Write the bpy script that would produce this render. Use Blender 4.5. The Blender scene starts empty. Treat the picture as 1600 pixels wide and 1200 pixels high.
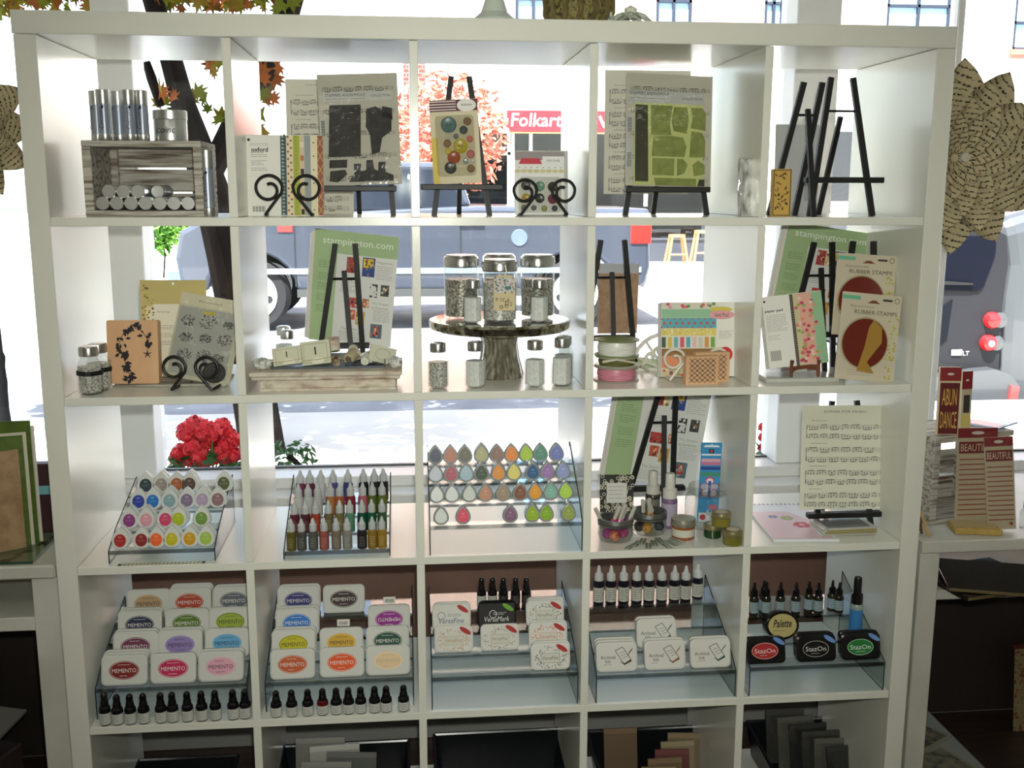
import bpy, math, random
from math import sin, cos, pi, radians as RD, sqrt, atan2
from mathutils import Vector, Matrix, Euler
random.seed(7)
SC = bpy.context.scene
COL = SC.collection

# ------------------------------------------------------------------ camera
CF = 1632.77
CPOS = Vector((0.72236, -2.09317, 1.50337))
YAW, PIT, ROL = 0.098398, -0.183826, 0.002216
_f = Vector((sin(YAW)*cos(PIT), cos(YAW)*cos(PIT), sin(PIT)))
_r = Vector((cos(YAW), -sin(YAW), 0)); _u = _r.cross(_f)
CR = _r*cos(ROL)+_u*sin(ROL); CU = -_r*sin(ROL)+_u*cos(ROL)
cam = bpy.data.cameras.new('camera'); cam.sensor_width = 36; cam.lens = CF*36/1600
cam.clip_start = .05; cam.clip_end = 300
camo = bpy.data.objects.new('camera', cam); COL.objects.link(camo)
camo.matrix_world = Matrix(((CR.x, CU.x, -_f.x, CPOS.x), (CR.y, CU.y, -_f.y, CPOS.y), (CR.z, CU.z, -_f.z, CPOS.z), (0, 0, 0, 1)))
SC.camera = camo

# ------------------------------------------------------------------ world, sun, added fill lamps, flash, exposure
w = bpy.data.worlds.new('sky'); SC.world = w; w.use_nodes = True
nt = w.node_tree
sky = nt.nodes.new('ShaderNodeTexSky'); sky.sky_type = 'NISHITA'; sky.sun_disc = False
sky.sun_elevation = RD(60); sky.sun_rotation = RD(200); sky.air_density = 1.0; sky.dust_density = 1.6
bg = nt.nodes['Background']; bg.inputs['Strength'].default_value = 0.72
hs = nt.nodes.new('ShaderNodeHueSaturation'); hs.inputs['Saturation'].default_value = .6
nt.links.new(sky.outputs[0], hs.inputs['Color']); nt.links.new(hs.outputs[0], bg.inputs[0])
def lamp(name, typ, loc, energy, color=(1, 1, 1), **k):
    l = bpy.data.lights.new(name, typ); l.energy = energy; l.color = color
    for a, b in k.items(): setattr(l, a, b)
    o = bpy.data.objects.new(name, l); COL.objects.link(o); o.location = loc
    return o
sun = lamp('sun', 'SUN', (0, 0, 20), 26.0, (1, .97, .93), angle=RD(.53))
sun.rotation_euler = Vector((.22, .45, -.88)).to_track_quat('-Z', 'Y').to_euler()
FILL_LAMPS = [(-.3, -2.3), (2.0, -2.3)]
for lx, ly in FILL_LAMPS:
    o = lamp('added_fill_light', 'AREA', (lx, ly, 2.80), 5, (1, .96, .86), shape='RECTANGLE', size=1.1, size_y=.28)  # fill lamps added to brighten the room, no such source in view
fl = lamp('camera_flash_light', 'SPOT', CPOS+CU*.07+CR*.02, 100, (.98, 1, .89), spot_size=RD(82), spot_blend=1.0, shadow_soft_size=.018)
fl.rotation_euler = (_f+CU*.0).to_track_quat('-Z', 'Y').to_euler()
vs = SC.view_settings; vs.view_transform = 'Standard'; vs.look = 'None'; vs.gamma = 1; vs.exposure = 0.0; vs.use_curve_mapping = False

# ------------------------------------------------------------------ pixel helpers (photo frame 1600x1200)
_cx = (1.71, -2.34, -0.15, -1.29, 2.72, -1.75, 3.68, 0.36, 3.38, -0.56)
_cy = (1.17, 0.18, -4.81, -2.85, 1.15, 1.7, -0.09, 11.53, -0.81, -1.21)
def ray(px, py):
    u = (px-800)/800; v = (py-600)/600
    b = (1, u, v, u*u, u*v, v*v, u**3, u*u*v, u*v*v, v**3)
    px += sum(a*c for a, c in zip(_cx, b)); py += sum(a*c for a, c in zip(_cy, b))
    return _f + CR*((px-800)/CF) + CU*((600-py)/CF)
def at(px, py, Y):
    d = ray(px, py); return CPOS + d*((Y-CPOS.y)/d.y)
def onz(px, py, z):
    d = ray(px, py); return CPOS + d*((z-CPOS.z)/d.z)
T0, T1, CS, DEP = 0.04287, 0.0166, 0.335, 0.39
def cx(i): return T0+i*(CS+T1)            # left inner edge of column i
HT = 2*T0+5*CS+4*T1
def cz(j): return HT-T0-(j+1)*CS-j*T1      # top surface of the shelf board under row j
WID = HT
def ppm(Y): return CF/((Y-CPOS.y)/_f.y*1.0)  # rough pixels per metre at depth Y

# ------------------------------------------------------------------ materials
_M = {}
def s2l(c): return tuple(((x/255)/12.92 if x/255 <= .04045 else ((x/255+.055)/1.055)**2.4) for x in c)
def _new(name):
    m = bpy.data.materials.new(name); m.use_nodes = True
    return m, m.node_tree, m.node_tree.nodes['Principled BSDF']
def mat(c, rough=.5, metal=0, **k):
    """plain material from an sRGB 0-255 colour"""
    key = (tuple(c), rough, metal, tuple(sorted(k.items())))
    if key in _M: return _M[key]
    m, t, p = _new('paint_%d_%d_%d' % tuple(int(x) for x in c))
    p.inputs['Base Color'].default_value = (*s2l(c), 1); p.inputs['Roughness'].default_value = rough; p.inputs['Metallic'].default_value = metal
    for a, b in k.items(): p.inputs[a.replace('_', ' ')].default_value = b
    _M[key] = m; return m
def nmat(name, stops, scale=10, rough=.6, stretch=(1, 1, 1), metal=0, bump=0, detail=6, coord='Object', contrast=(.35, .65), **k):
    """noise material between sRGB colours"""
    if name in _M: return _M[name]
    m, t, p = _new(name); N = t.nodes; L = t.links
    tc = N.new('ShaderNodeTexCoord'); mp = N.new('ShaderNodeMapping'); mp.inputs['Scale'].default_value = stretch
    nz = N.new('ShaderNodeTexNoise'); nz.inputs['Scale'].default_value = scale; nz.inputs['Detail'].default_value = detail
    cr = N.new('ShaderNodeValToRGB'); e = cr.color_ramp.elements
    n = len(stops)
    while len(e) < n: e.new(.5)
    for i, s in enumerate(stops):
        e[i].position = contrast[0]+(contrast[1]-contrast[0])*i/(n-1); e[i].color = (*s2l(s), 1)
    L.new(tc.outputs[coord], mp.inputs[0]); L.new(mp.outputs[0], nz.inputs[0]); L.new(nz.outputs[0], cr.inputs[0]); L.new(cr.outputs[0], p.inputs['Base Color'])
    p.inputs['Roughness'].default_value = rough; p.inputs['Metallic'].default_value = metal
    if bump:
        b = N.new('ShaderNodeBump'); b.inputs['Strength'].default_value = bump; b.inputs['Distance'].default_value = .004
        L.new(nz.outputs[0], b.inputs['Height']); L.new(b.outputs[0], p.inputs['Normal'])
    for a, v in k.items(): p.inputs[a.replace('_', ' ')].default_value = v
    _M[name] = m; return m
def glass(name, tint=(255, 255, 255), gloss=.06, rough=.02, bump=0, bscale=60):
    """thin clear sheet: transparent with a fresnel gloss on top"""
    if name in _M: return _M[name]
    m = bpy.data.materials.new(name); m.use_nodes = True; t = m.node_tree; N = t.nodes; L = t.links
    for n in list(N): N.remove(n)
    o = N.new('ShaderNodeOutputMaterial'); mx = N.new('ShaderNodeMixShader'); tr = N.new('ShaderNodeBsdfTransparent'); gl = N.new('ShaderNodeBsdfGlossy')
    tr.inputs[0].default_value = (*s2l(tint), 1); gl.inputs['Roughness'].default_value = rough
    fr = N.new('ShaderNodeLayerWeight'); fr.inputs[0].default_value = .5
    pw = N.new('ShaderNodeMath'); pw.operation = 'POWER'; pw.inputs[1].default_value = 4
    ma = N.new('ShaderNodeMath'); ma.operation = 'MULTIPLY_ADD'; ma.use_clamp = True; ma.inputs[1].default_value = .85; ma.inputs[2].default_value = gloss
    L.new(fr.outputs['Facing'], pw.inputs[0]); L.new(pw.outputs[0], ma.inputs[0]); L.new(ma.outputs[0], mx.inputs[0]); L.new(tr.outputs[0], mx.inputs[1]); L.new(gl.outputs[0], mx.inputs[2]); L.new(mx.outputs[0], o.inputs[0])
    if bump:
        tc = N.new('ShaderNodeTexCoord'); nz = N.new('ShaderNodeTexNoise'); nz.inputs['Scale'].default_value = bscale
        b = N.new('ShaderNodeBump'); b.inputs['Strength'].default_value = bump; b.inputs['Distance'].default_value = .003
        L.new(tc.outputs['Object'], nz.inputs[0]); L.new(nz.outputs[0], b.inputs['Height']); L.new(b.outputs[0], gl.inputs['Normal']); L.new(b.outputs[0], fr.inputs['Normal'])
    _M[name] = m; return m

WHITE = mat((228, 228, 217), .22)
WHITE_MATT = mat((236, 238, 238), .5)
BLACK = mat((13, 13, 14), .5)
PAPER = mat((236, 234, 226), .7)
CHROME = mat((200, 200, 198), .22, 1)
TIN = mat((205, 206, 204), .32, 1)
ACRYL = glass('clear_acrylic', (244, 248, 248), .03)
ACRYL_EDGE = mat((44, 52, 54), .2)  # dark colour stands in for internal reflection at the clear edges
JAR = glass('jar_glass', (247, 249, 248), .10, .04, .35, 90)
CELLO = glass('cellophane', (246, 246, 244), .05, .12, .8, 45)
CREAM_WIRE = mat((222, 216, 200), .4)
IRON = mat((16, 15, 15), .5)
KRAFT = nmat('kraft_board', [(150, 118, 92), (172, 140, 110)], 60, .8)
OLDWOOD = nmat('weathered_whitewashed_wood', [(96, 78, 62), (150, 143, 130), (196, 192, 182), (170, 165, 152)], 14, .8, (.6, 6, 9), bump=.5, contrast=(.3, .7))
STAMPWOOD = nmat('maple_stamp_wood', [(212, 166, 124), (226, 184, 142)], 18, .55, (1, 1, .2))

# ------------------------------------------------------------------ mesh builder
class MB:
    def __init__(s): s.v = []; s.f = []; s.m = []; s.mats = []; s.sm = []; s.T = Matrix.Identity(4)
    def mi(s, m):
        if m not in s.mats: s.mats.append(m)
        return s.mats.index(m)
    def add(s, vs, fs, m=None, smooth=False):
        b = len(s.v); s.v += [tuple(s.T @ Vector(q)) for q in vs]
        k = s.mi(m) if m is not None else 0
        for f in fs: s.f.append([i+b for i in f]); s.m.append(k); s.sm.append(smooth)
        return s
    def box(s, x0, x1, y0, y1, z0, z1, m=None):
        return s.add([(x0, y0, z0), (x1, y0, z0), (x1, y1, z0), (x0, y1, z0), (x0, y0, z1), (x1, y0, z1), (x1, y1, z1), (x0, y1, z1)],
                     [(0, 3, 2, 1), (4, 5, 6, 7), (0, 1, 5, 4), (1, 2, 6, 5), (2, 3, 7, 6), (3, 0, 4, 7)], m)
    def bbox(s, x0, x1, y0, y1, z0, z1, b=.001, m=None):
        """box with chamfered edges"""
        vs = []; P = ((x0, x1), (y0, y1), (z0, z1)); idx = {}
        for i in (0, 1):
            for j in (0, 1):
                for k in (0, 1):
                    c = [P[0][i], P[1][j], P[2][k]]; sg = [1 if q == 0 else -1 for q in (i, j, k)]
                    for a in range(3):
                        q = [c[n]+(sg[n]*b if n != a else 0) for n in range(3)]
                        idx[(i, j, k, a)] = len(vs); vs.append(q)
        fs = []
        def F(*l): fs.append([idx[q] for q in l])
        for i in (0, 1):
            F(*[(i, j, k, 0) for j, k in ((0, 0), (0, 1), (1, 1), (1, 0))][::(1 if i == 0 else -1)])
            F(*[(j, i, k, 1) for j, k in ((0, 0), (1, 0), (1, 1), (0, 1))][::(1 if i == 0 else -1)])
            F(*[(j, k, i, 2) for j, k in ((0, 0), (0, 1), (1, 1), (1, 0))][::(1 if i == 0 else -1)])
        for i in (0, 1):
            for j in (0, 1):
                F((i, j, 0, 0), (i, j, 1, 0), (i, j, 1, 1), (i, j, 0, 1))
                F((i, 0, j, 0), (i, 1, j, 0), (i, 1, j, 2), (i, 0, j, 2))
                F((0, i, j, 1), (1, i, j, 1), (1, i, j, 2), (0, i, j, 2))
                for k in (0, 1): F((i, j, k, 0), (i, j, k, 1), (i, j, k, 2))
        return s.add(vs, fs, m)
    def lathe(s, prof, n=20, c=(0, 0, 0), m=None, sq=None, caps=True):
        """surface of revolution about z from (r, z) pairs; sq=corner fraction makes it an octagon/square"""
        vs = []; fs = []
        for r, z in prof:
            for k in range(n):
                a = 2*pi*(k+.5)/n; rr = r
                if sq: rr = min(r/max(abs(cos(a)), abs(sin(a)), 1e-6), r*sq/(abs(cos(a))+abs(sin(a))))
                vs.append((c[0]+rr*cos(a), c[1]+rr*sin(a), c[2]+z))
        for i in range(len(prof)-1):
            for k in range(n):
                a = i*n+k; b = i*n+(k+1) % n
                fs.append((a, b, b+n, a+n))
        if caps and prof[0][0] > 1e-6: fs.append(tuple(range(n))[::-1])
        if caps and prof[-1][0] > 1e-6: fs.append(tuple(range((len(prof)-1)*n, len(prof)*n)))
        return s.add(vs, fs, m, True)
    def tube(s, pts, r, n=8, m=None, closed=False):
        pts = [Vector(p) for p in pts]; vs = []; fs = []; N = len(pts)
        rr = r if isinstance(r, (list, tuple)) else [r]*N
        up = None
        for i, p in enumerate(pts):
            d = (pts[min(i+1, N-1)]-pts[max(i-1, 0)])
            if d.length < 1e-9: d = Vector((0, 0, 1))
            d.normalize()
            if up is None:
                up = Vector((0, 0, 1)) if abs(d.z) < .9 else Vector((1, 0, 0))
            a = d.cross(up)
            if a.length < 1e-6: a = d.orthogonal()
            a.normalize(); up = a.cross(d); 
            for k in range(n):
                t = 2*pi*k/n; vs.append(p+(a*cos(t)+up*sin(t))*rr[i])
        for i in range(N-1):
            for k in range(n):
                q = i*n+k; b = i*n+(k+1) % n; fs.append((q, b, b+n, q+n))
        fs.append(tuple(range(n))[::-1]); fs.append(tuple(range((N-1)*n, N*n)))
        return s.add(vs, fs, m, True)
    def bar(s, a, b, w, t, m=None):
        """rectangular bar from a to b: w wide (in x-ish), t thick"""
        a = Vector(a); b = Vector(b); d = (b-a).normalized()
        x = d.cross(Vector((0, 1, 0)))
        if x.length < 1e-3: x = Vector((1, 0, 0))
        x.normalize(); y = d.cross(x)
        vs = []
        for p in (a, b):
            for i, j in ((-1, -1), (1, -1), (1, 1), (-1, 1)): vs.append(p+x*(w/2*i)+y*(t/2*j))
        return s.add(vs, [(0, 1, 2, 3), (7, 6, 5, 4), (0, 4, 5, 1), (1, 5, 6, 2), (2, 6, 7, 3), (3, 7, 4, 0)], m)
    def prism(s, poly, y0, y1, m=None, me=None, smooth=False):
        """polygon in x,z extruded along y; me = other material for the rim"""
        n = len(poly); vs = [(x, y0, z) for x, z in poly]+[(x, y1, z) for x, z in poly]
        s.add(vs, [tuple(range(n)), tuple(range(n, 2*n))[::-1]], m)
        b = len(s.v)-2*n; k = s.mi(me or m) if (me or m) is not None else 0
        for i in range(n):
            j = (i+1) % n; s.f.append([b+i, b+i+n, b+j+n, b+j]); s.m.append(k); s.sm.append(smooth)
        return s
    def prismx(s, poly, x0, x1, m=None, me=None):
        """polygon in y,z extruded along x"""
        T = s.T; s.T = T @ Matrix(((0, 1, 0, 0), (1, 0, 0, 0), (0, 0, 1, 0), (0, 0, 0, 1)))
        s.prism(poly, x0, x1, m, me); s.T = T; return s
    def prismz(s, poly, z0, z1, m=None, me=None):
        T = s.T; s.T = T @ Matrix(((1, 0, 0, 0), (0, 0, 1, 0), (0, 1, 0, 0), (0, 0, 0, 1)))
        s.prism(poly, z0, z1, m, me); s.T = T; return s
    def mesh(s, name):
        me = bpy.data.meshes.new(name); me.from_pydata(s.v, [], s.f)
        me.polygons.foreach_set('material_index', s.m); me.polygons.foreach_set('use_smooth', s.sm)
        for m in s.mats: me.materials.append(m)
        if any(s.sm): me.set_sharp_from_angle(angle=.5)
        return me
    def build(s, name, m=None, parent=None, loc=None, rot=None):
        if m is not None and not s.mats: s.mats = [m]
        o = bpy.data.objects.new(name, s.mesh(name)); COL.objects.link(o)
        if parent is not None: o.parent = parent
        if loc is not None: o.location = loc
        if rot is not None: o.rotation_euler = rot
        return o
def inst(src, name, parent=None, loc=None, rot=None):
    o = bpy.data.objects.new(name, src.data if hasattr(src, 'data') else src); COL.objects.link(o)
    if parent is not None: o.parent = parent
    if loc is not None: o.location = loc
    if rot is not None: o.rotation_euler = rot
    return o
def tag(o, label, cat, group=None):
    o['label'] = label; o['category'] = cat
    if group: o['group'] = group
    return o
def thing(name, label, cat, loc=(0, 0, 0), rz=0, group=None, rx=0, ry=0):
    o = bpy.data.objects.new(name, None); COL.objects.link(o); o.empty_display_size = .02
    o.location = loc; o.rotation_euler = (rx, ry, rz)
    return tag(o, label, cat, group)
def struct(o): o['kind'] = 'structure'; return o
def stuff(o): o['kind'] = 'stuff'; return o
def rrect(w, h, r, n=4, cx=0, cz=0):
    """rounded rectangle outline, w by h, base at cz"""
    P = []
    for (sx, sz, a0) in ((1, 1, 0), (-1, 1, 90), (-1, -1, 180), (1, -1, 270)):
        for k in range(n+1):
            a = RD(a0+90*k/n); P.append((cx+sx*(w/2-r)+r*cos(a), cz+h/2+sz*(h/2-r)+r*sin(a)))
    return P
def ell(cx, cz, a, b, n=16): return [(cx+a*cos(2*pi*k/n), cz+b*sin(2*pi*k/n)) for k in range(n)]

# ------------------------------------------------------------------ flat print and lettering
_T = {}
_tf = bpy.data.curves
def text_mesh(s, shear=0, bold=0):
    k = (s, shear, bold)
    if k not in _T:
        c = _tf.new('lettering', 'FONT'); c.body = s; c.resolution_u = 2; c.shear = shear; c.offset = bold; c.size = 1
        o = bpy.data.objects.new('tmp', c); COL.objects.link(o)
        dg = bpy.context.evaluated_depsgraph_get(); me = bpy.data.meshes.new_from_object(o.evaluated_get(dg))
        bpy.data.objects.remove(o); xs = [v.co.x for v in me.vertices]; ys = [v.co.y for v in me.vertices]
        _T[k] = (me, min(xs), max(xs), min(ys), max(ys))
    return _T[k]
class Print:
    """flat print on a face: u right, v up, laid just in front of y=y0 (facing -y)"""
    def __init__(s, y=-.0004): s.b = MB(); s.y = y; s.k = 0
    def poly(s, P, c):
        s.k += 1; y = s.y-.000003*s.k
        m = c if not isinstance(c, tuple) else mat(c, .6)
        s.b.add([(u, y, v) for u, v in P], [tuple(range(len(P)))], m); return s
    def rect(s, u0, v0, u1, v1, c): return s.poly([(u0, v0), (u1, v0), (u1, v1), (u0, v1)], c)
    def ell(s, u, v, a, b, c, n=18): return s.poly(ell(u, v, a, b, n), c)
    def line(s, u0, v0, u1, v1, t, c):
        d = Vector((u1-u0, v1-v0)); 
        if d.length < 1e-9: return s
        d.normalize(); n = Vector((-d.y, d.x))*t/2
        return s.poly([(u0-n.x, v0-n.y), (u1-n.x, v1-n.y), (u1+n.x, v1+n.y), (u0+n.x, v0+n.y)], c)
    def ring(s, u, v, a, b, t, c, n=24):
        for k in range(n):
            p = 2*pi*k/n; q = 2*pi*(k+1)/n
            s.poly([(u+a*cos(p), v+b*sin(p)), (u+a*cos(q), v+b*sin(q)), (u+(a-t)*cos(q), v+(b-t)*sin(q)), (u+(a-t)*cos(p), v+(b-t)*sin(p))], c); s.k -= 1
        s.k += 1; return s
    def lines(s, u0, v0, u1, v1, n, c=(110, 110, 108), t=.0009):
        """n lines of print too small to read"""
        for i in range(n):
            v = v1-(v1-v0)*(i+.5)/n; u = u0
            end = u1 if random.random() < .7 else u0+(u1-u0)*random.uniform(.6, .95)
            while u < end-.002:
                q = min(end, u+random.uniform(.004, .012)); s.poly([(u, v), (q, v), (q, v+t), (u, v+t)], c); s.k -= 1; u = q+.0012
        s.k += 1; return s
    def text(s, t, u, v, w=None, h=None, c=(30, 30, 30), shear=0, bold=0, rot=0, mid=True):
        me, x0, x1, y0, y1 = text_mesh(t, shear, bold)
        sx = w/(x1-x0) if w else None; sy = h/(y1-y0) if h else None
        sx = sx or sy; sy = sy or sx
        ox = (x0+x1)/2 if mid else x0; oy = (y0+y1)/2 if mid else 0
        s.k += 1; y = s.y-.000003*s.k
        cr, sr = cos(rot), sin(rot); vs = []
        for q in me.vertices:
            a = (q.co.x-ox)*sx; b = (q.co.y-oy)*sy; vs.append((u+a*cr-b*sr, y, v+a*sr+b*cr))
        s.b.add(vs, [tuple(p.vertices) for p in me.polygons], mat(c, .6)); return s
    def staff(s, u0, u1, v, h, c=(70, 70, 68), dense=1):
        for i in range(5): s.rect(u0, v+h*i/4, u1, v+h*i/4+.00035, (120, 118, 112)); s.k -= 1
        u = u0+.006; s.k += 1
        while u < u1-.012:
            n = random.choice((3, 4, 4)); base = random.uniform(0, .7); stp = (u1-u0)*.035
            pts = []
            for i in range(n):
                vv = v+h*(base+random.uniform(-.3, .4)); pts.append((u, vv)); s.ell(u, vv, .0016, .0011, c, 6); u += stp
                if u > u1-.008: break
            top = v+h*(1.05 if base < .35 else -.25)
            for a, b in pts: s.line(a, b, a, top, .0006, c)
            s.line(pts[0][0], top, pts[-1][0], top+.0006, .0014, c); u += stp*.5
        for q in (0, .34, .67, 1): s.rect(u0+(u1-u0)*q, v, u0+(u1-u0)*q+.0006, v+h, c)
        return s
    def build(s, parent, name='print', loc=None, rot=None): return s.b.build(name, None, parent, loc, rot)
def card(name, w, h, t, m, parent, r=0, y=0):
    """upright sheet, front face at y, base at z=0, centred on x"""
    b = MB()
    if r: b.prism(rrect(w, h, r), y, y+t)
    else: b.bbox(-w/2, w/2, y, y+t, 0, h, min(.0006, t*.3))
    return b.build(name, m, parent)
# ================================================================== THE ROOM AND ITS WINDOW
GZ = 0.13                                   # street level
WG = 0.86                                   # plane of the glass
RX0, RX1, RY0, RZ1 = -2.2, 4.4, -4.6, 2.85
BROWN = nmat('brown_painted_wall', [(118, 88, 76), (128, 97, 85)], 4, .6)
WALLP = mat((206, 200, 184), .7)
FLOORM = nmat('dark_wood_floor', [(46, 34, 28), (70, 52, 42)], 6, .45, (1, 8, 1))
struct(MB().box(RX0, RX1, RY0, .62, -.06, 0).build('floor', FLOORM))
struct(MB().box(RX0-.1, RX1+.1, RY0-.1, 1.0, RZ1, RZ1+.12).build('ceiling', mat((222, 220, 212), .8)))
struct(MB().box(RX0, RX1, RY0-.1, RY0, 0, RZ1).build('wall_back', WALLP))
struct(MB().box(RX0-.1, RX0, RY0, 1.0, 0, RZ1).build('wall_left', WALLP))
struct(MB().box(RX1, RX1+.1, RY0, 1.0, 0, RZ1).build('wall_right', WALLP))
struct(MB().box(RX0, RX1, .62, .90, -.06, .628).build('wall_window', BROWN))
struct(MB().box(RX0, RX1, .75, 1.0, 2.45, RZ1).build('wall_header', WALLP))
struct(MB().bbox(RX0, RX1, .600, .62, 0, .10, .003).build('baseboard_window', mat((150, 150, 146), .5)))
# stepped white window ledge
ZS = at(620, 727, WG).z; ys1 = onz(620, 743, ZS).y; z2 = at(620, 760, ys1).z; ys2 = onz(620, 773, z2).y
SILL = mat((226, 226, 224), .3)
struct(MB().bbox(RX0, RX1, ys1, WG+.02, z2, ZS, .003).build('trim_1', SILL))
struct(MB().bbox(RX0, RX1, ys2, 1.0, .628, z2, .003).build('trim_2', SILL))
POSTS = [(172, 229, .06), (1222, 1288, .06)]
win = bpy.data.objects.new('window_1', None); COL.objects.link(win); struct(win)
PXS = []
def post(xa, xb, ya, yb, name='window_post'):
    return MB().bbox(xa, xb, ya, yb, ZS+.0005, 2.45, .003).build(name, WHITE_MATT, win)
for a, b, _ in POSTS:
    xa = at(a, 500, ys1+.03).x; xb = at(b, 500, ys1+.03).x; PXS.append((xa, xb)); post(xa, xb, ys1+.03, WG+.05)
xa = at(1489, 60, WG).x; post(xa, xa+.022, WG-.02, WG+.03, 'window_post')
xa = at(-20, 300, WG).x; xl = PXS[0][0]-(PXS[1][0]-PXS[0][0])*.60; post(xl, xl+.09, ys1+.03, WG+.05)
xr = PXS[1][1]+1.35; post(xr, xr+.09, ys1+.03, WG+.05)
PANE = glass('window_glass', (250, 252, 252), .015, .0)
edges = [RX0, xl+.045, (PXS[0][0]+PXS[0][1])/2, (PXS[1][0]+PXS[1][1])/2, xr+.045, RX1]
for a, b in zip(edges[:-1], edges[1:]): MB().box(a, b, WG, WG+.006, ZS+.001, 2.45).build('pane', PANE, win)
MB().box(RX0, RX1, WG-.004, WG+.012, ZS, ZS+.005).build('window_frame', mat((60, 62, 64), .4), win)
# unseen boxes added for the fill lamps (behind the photographer)
for lx, ly in FILL_LAMPS:
    t = thing('fill_light_box', 'added white fill light box, unseen over the shop floor, %s side' % ('left' if lx < 1 else 'right'), 'ceiling light', (lx, ly, 2.80), group='added fill light boxes')
    MB().box(-.6, .6, -.18, .18, .012, .05).build('housing', WHITE_MATT, t)

# ================================================================== THE BOOKCASE
shelf = thing('bookcase', 'large white cube bookcase of twenty-five open compartments before the window', 'bookcase', (0, 0, 0))
MB().bbox(0, WID, 0, DEP, HT-T0+.0008, HT, .0012).build('top_board', WHITE, shelf)
MB().bbox(0, WID, 0, DEP, 0, T0, .0012).build('bottom_board', WHITE, shelf)
for x in (0, WID-T0): MB().bbox(x+.002, x+T0-.0005, 0.0005, DEP, T0, HT-T0, .0012).build('side_board', WHITE, shelf)
pm = None
for j in range(4):
    MB().bbox(T0, WID-T0, 0.001, DEP, cz(j)-T1, cz(j), .0008).build('shelf_board', WHITE, shelf)
for j in range(5):
    for i in range(1, 5):
        if pm is None: pm = MB().bbox(0, T1, .0015, DEP, 0.0004, CS-.0004, .0008).build('partition', WHITE, shelf, (cx(i)-T1, 0, cz(j)))
        else: inst(pm, 'partition', shelf, (cx(i)-T1, 0, cz(j)))

# ================================================================== THE STREET
ASPH = nmat('asphalt', [(120, 122, 126), (140, 142, 146)], 3, .9)
PAVE = nmat('concrete_pavement', [(196, 192, 184), (208, 204, 196)], 2, .9)
struct(MB().box(-60, 70, 1.0, 4.4, GZ-.5, GZ).build('pavement_near', PAVE))
struct(MB().box(-60, 70, 4.4, 14.5, GZ-.5, GZ-.10).build('street', ASPH))
struct(MB().box(-60, 70, 14.5, 60, GZ-.5, GZ).build('pavement_far', PAVE))
# building across the street
BY = 18.0
CREAMW = nmat('cream_painted_facade', [(226, 224, 218), (234, 232, 226)], 1.5, .8)
def brickmat(name, c1, c2, mortar, sc):
    m, t, p = _new(name); N = t.nodes; L = t.links
    tc = N.new('ShaderNodeTexCoord'); mp = N.new('ShaderNodeMapping'); mp.inputs['Rotation'].default_value = (RD(90), 0, 0)
    b = N.new('ShaderNodeTexBrick'); b.inputs['Scale'].default_value = sc
    for q, c in (('Color1', c1), ('Color2', c2), ('Mortar', mortar)): b.inputs[q].default_value = (*s2l(c), 1)
    b.inputs['Mortar Size'].default_value = .015
    L.new(tc.outputs['Object'], mp.inputs[0]); L.new(mp.outputs[0], b.inputs[0]); L.new(b.outputs[0], p.inputs['Base Color']); p.inputs['Roughness'].default_value = .9
    return m
BRICK = brickmat('pale_orange_brick', (196, 158, 140), (204, 170, 152), (206, 194, 182), 3.4)
RBRICK = brickmat('dark_red_brick', (128, 58, 52), (146, 70, 62), (176, 150, 140), 3.4)
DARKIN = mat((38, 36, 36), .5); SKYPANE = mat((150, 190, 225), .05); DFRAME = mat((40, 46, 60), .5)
bl = thing('shop_building', 'long building across the street, cream ground floor under pale orange brick', 'building', (0, BY, GZ))
zb = at(1580, 98, BY).z-GZ; xL = at(560, 200, BY).x; xR = 26
zs0 = at(800, 318, BY).z-GZ; zs1 = at(800, 203, BY).z-GZ; xs0 = at(664, 260, BY).x; xs1 = at(1110, 260, BY).x
# ground floor wall round the shop front opening
MB().box(xL, xs0, 0, 5, 0, zb).build('wall', CREAMW, bl)
MB().box(xs1, xR, 0, 5, 0, zb).build('wall', CREAMW, bl)
MB().box(xs0, xs1, 0, 5, zs1, zb).build('wall', CREAMW, bl)
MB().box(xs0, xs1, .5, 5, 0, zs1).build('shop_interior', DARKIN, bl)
MB().box(xs0, xs1, -.02, .5, 0, .42).build('stall_riser', mat((52, 56, 66), .6), bl)
# upper storey of brick with window openings
def upwin(pa, pb, py0, py1):
    return at(pa, 20, BY).x, at(pb, 20, BY).x, at(800, py1, BY).z-GZ, at(800, py0, BY).z-GZ
zt = 9.5
wins = []
for a, b in ((805, 862), (1026, 1082), (1196, 1226), (1388, 1488)): wins.append((at(a, 20, BY).x, at(b, 20, BY).x, at(1300, 42, BY).z-GZ, 6.5))
wins.append((at(1585, 60, BY).x, at(1680, 60, BY).x, at(1590, 84, BY).z-GZ, 6.5)); wins.append((at(470, 20, BY).x, at(530, 20, BY).x, wins[0][2], 6.5))
wins.sort()
x = xL
for a, b, z0, z1 in wins:
    if b < xL: continue
    MB().box(x, a, .05, 5, zb, zt).build('brick_wall', BRICK, bl)
    MB().box(a, b, .05, 5, zb, z0).build('brick_wall', BRICK, bl); MB().box(a, b, .05, 5, z1, zt).build('brick_wall', BRICK, bl)
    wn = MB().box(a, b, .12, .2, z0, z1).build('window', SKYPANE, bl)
    fb = MB(); fw = .05
    for q in (a, (a+b)/2-fw/2, b-fw): fb.box(q, q+fw, .06, .14, z0, z1)
    for q in (z0, z0+(z1-z0)*.2, z0+(z1-z0)*.6): fb.box(a, b, .06, .14, q, q+fw)
    fb.build('window_frame', DFRAME, wn)
    MB().box(a-.06, b+.06, -.05, .1, z0-.1, z0).build('window_sill', mat((190, 110, 90), .8), bl)
    x = b
MB().box(x, xR, .05, 5, zb, zt).build('brick_wall', BRICK, bl)
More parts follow.
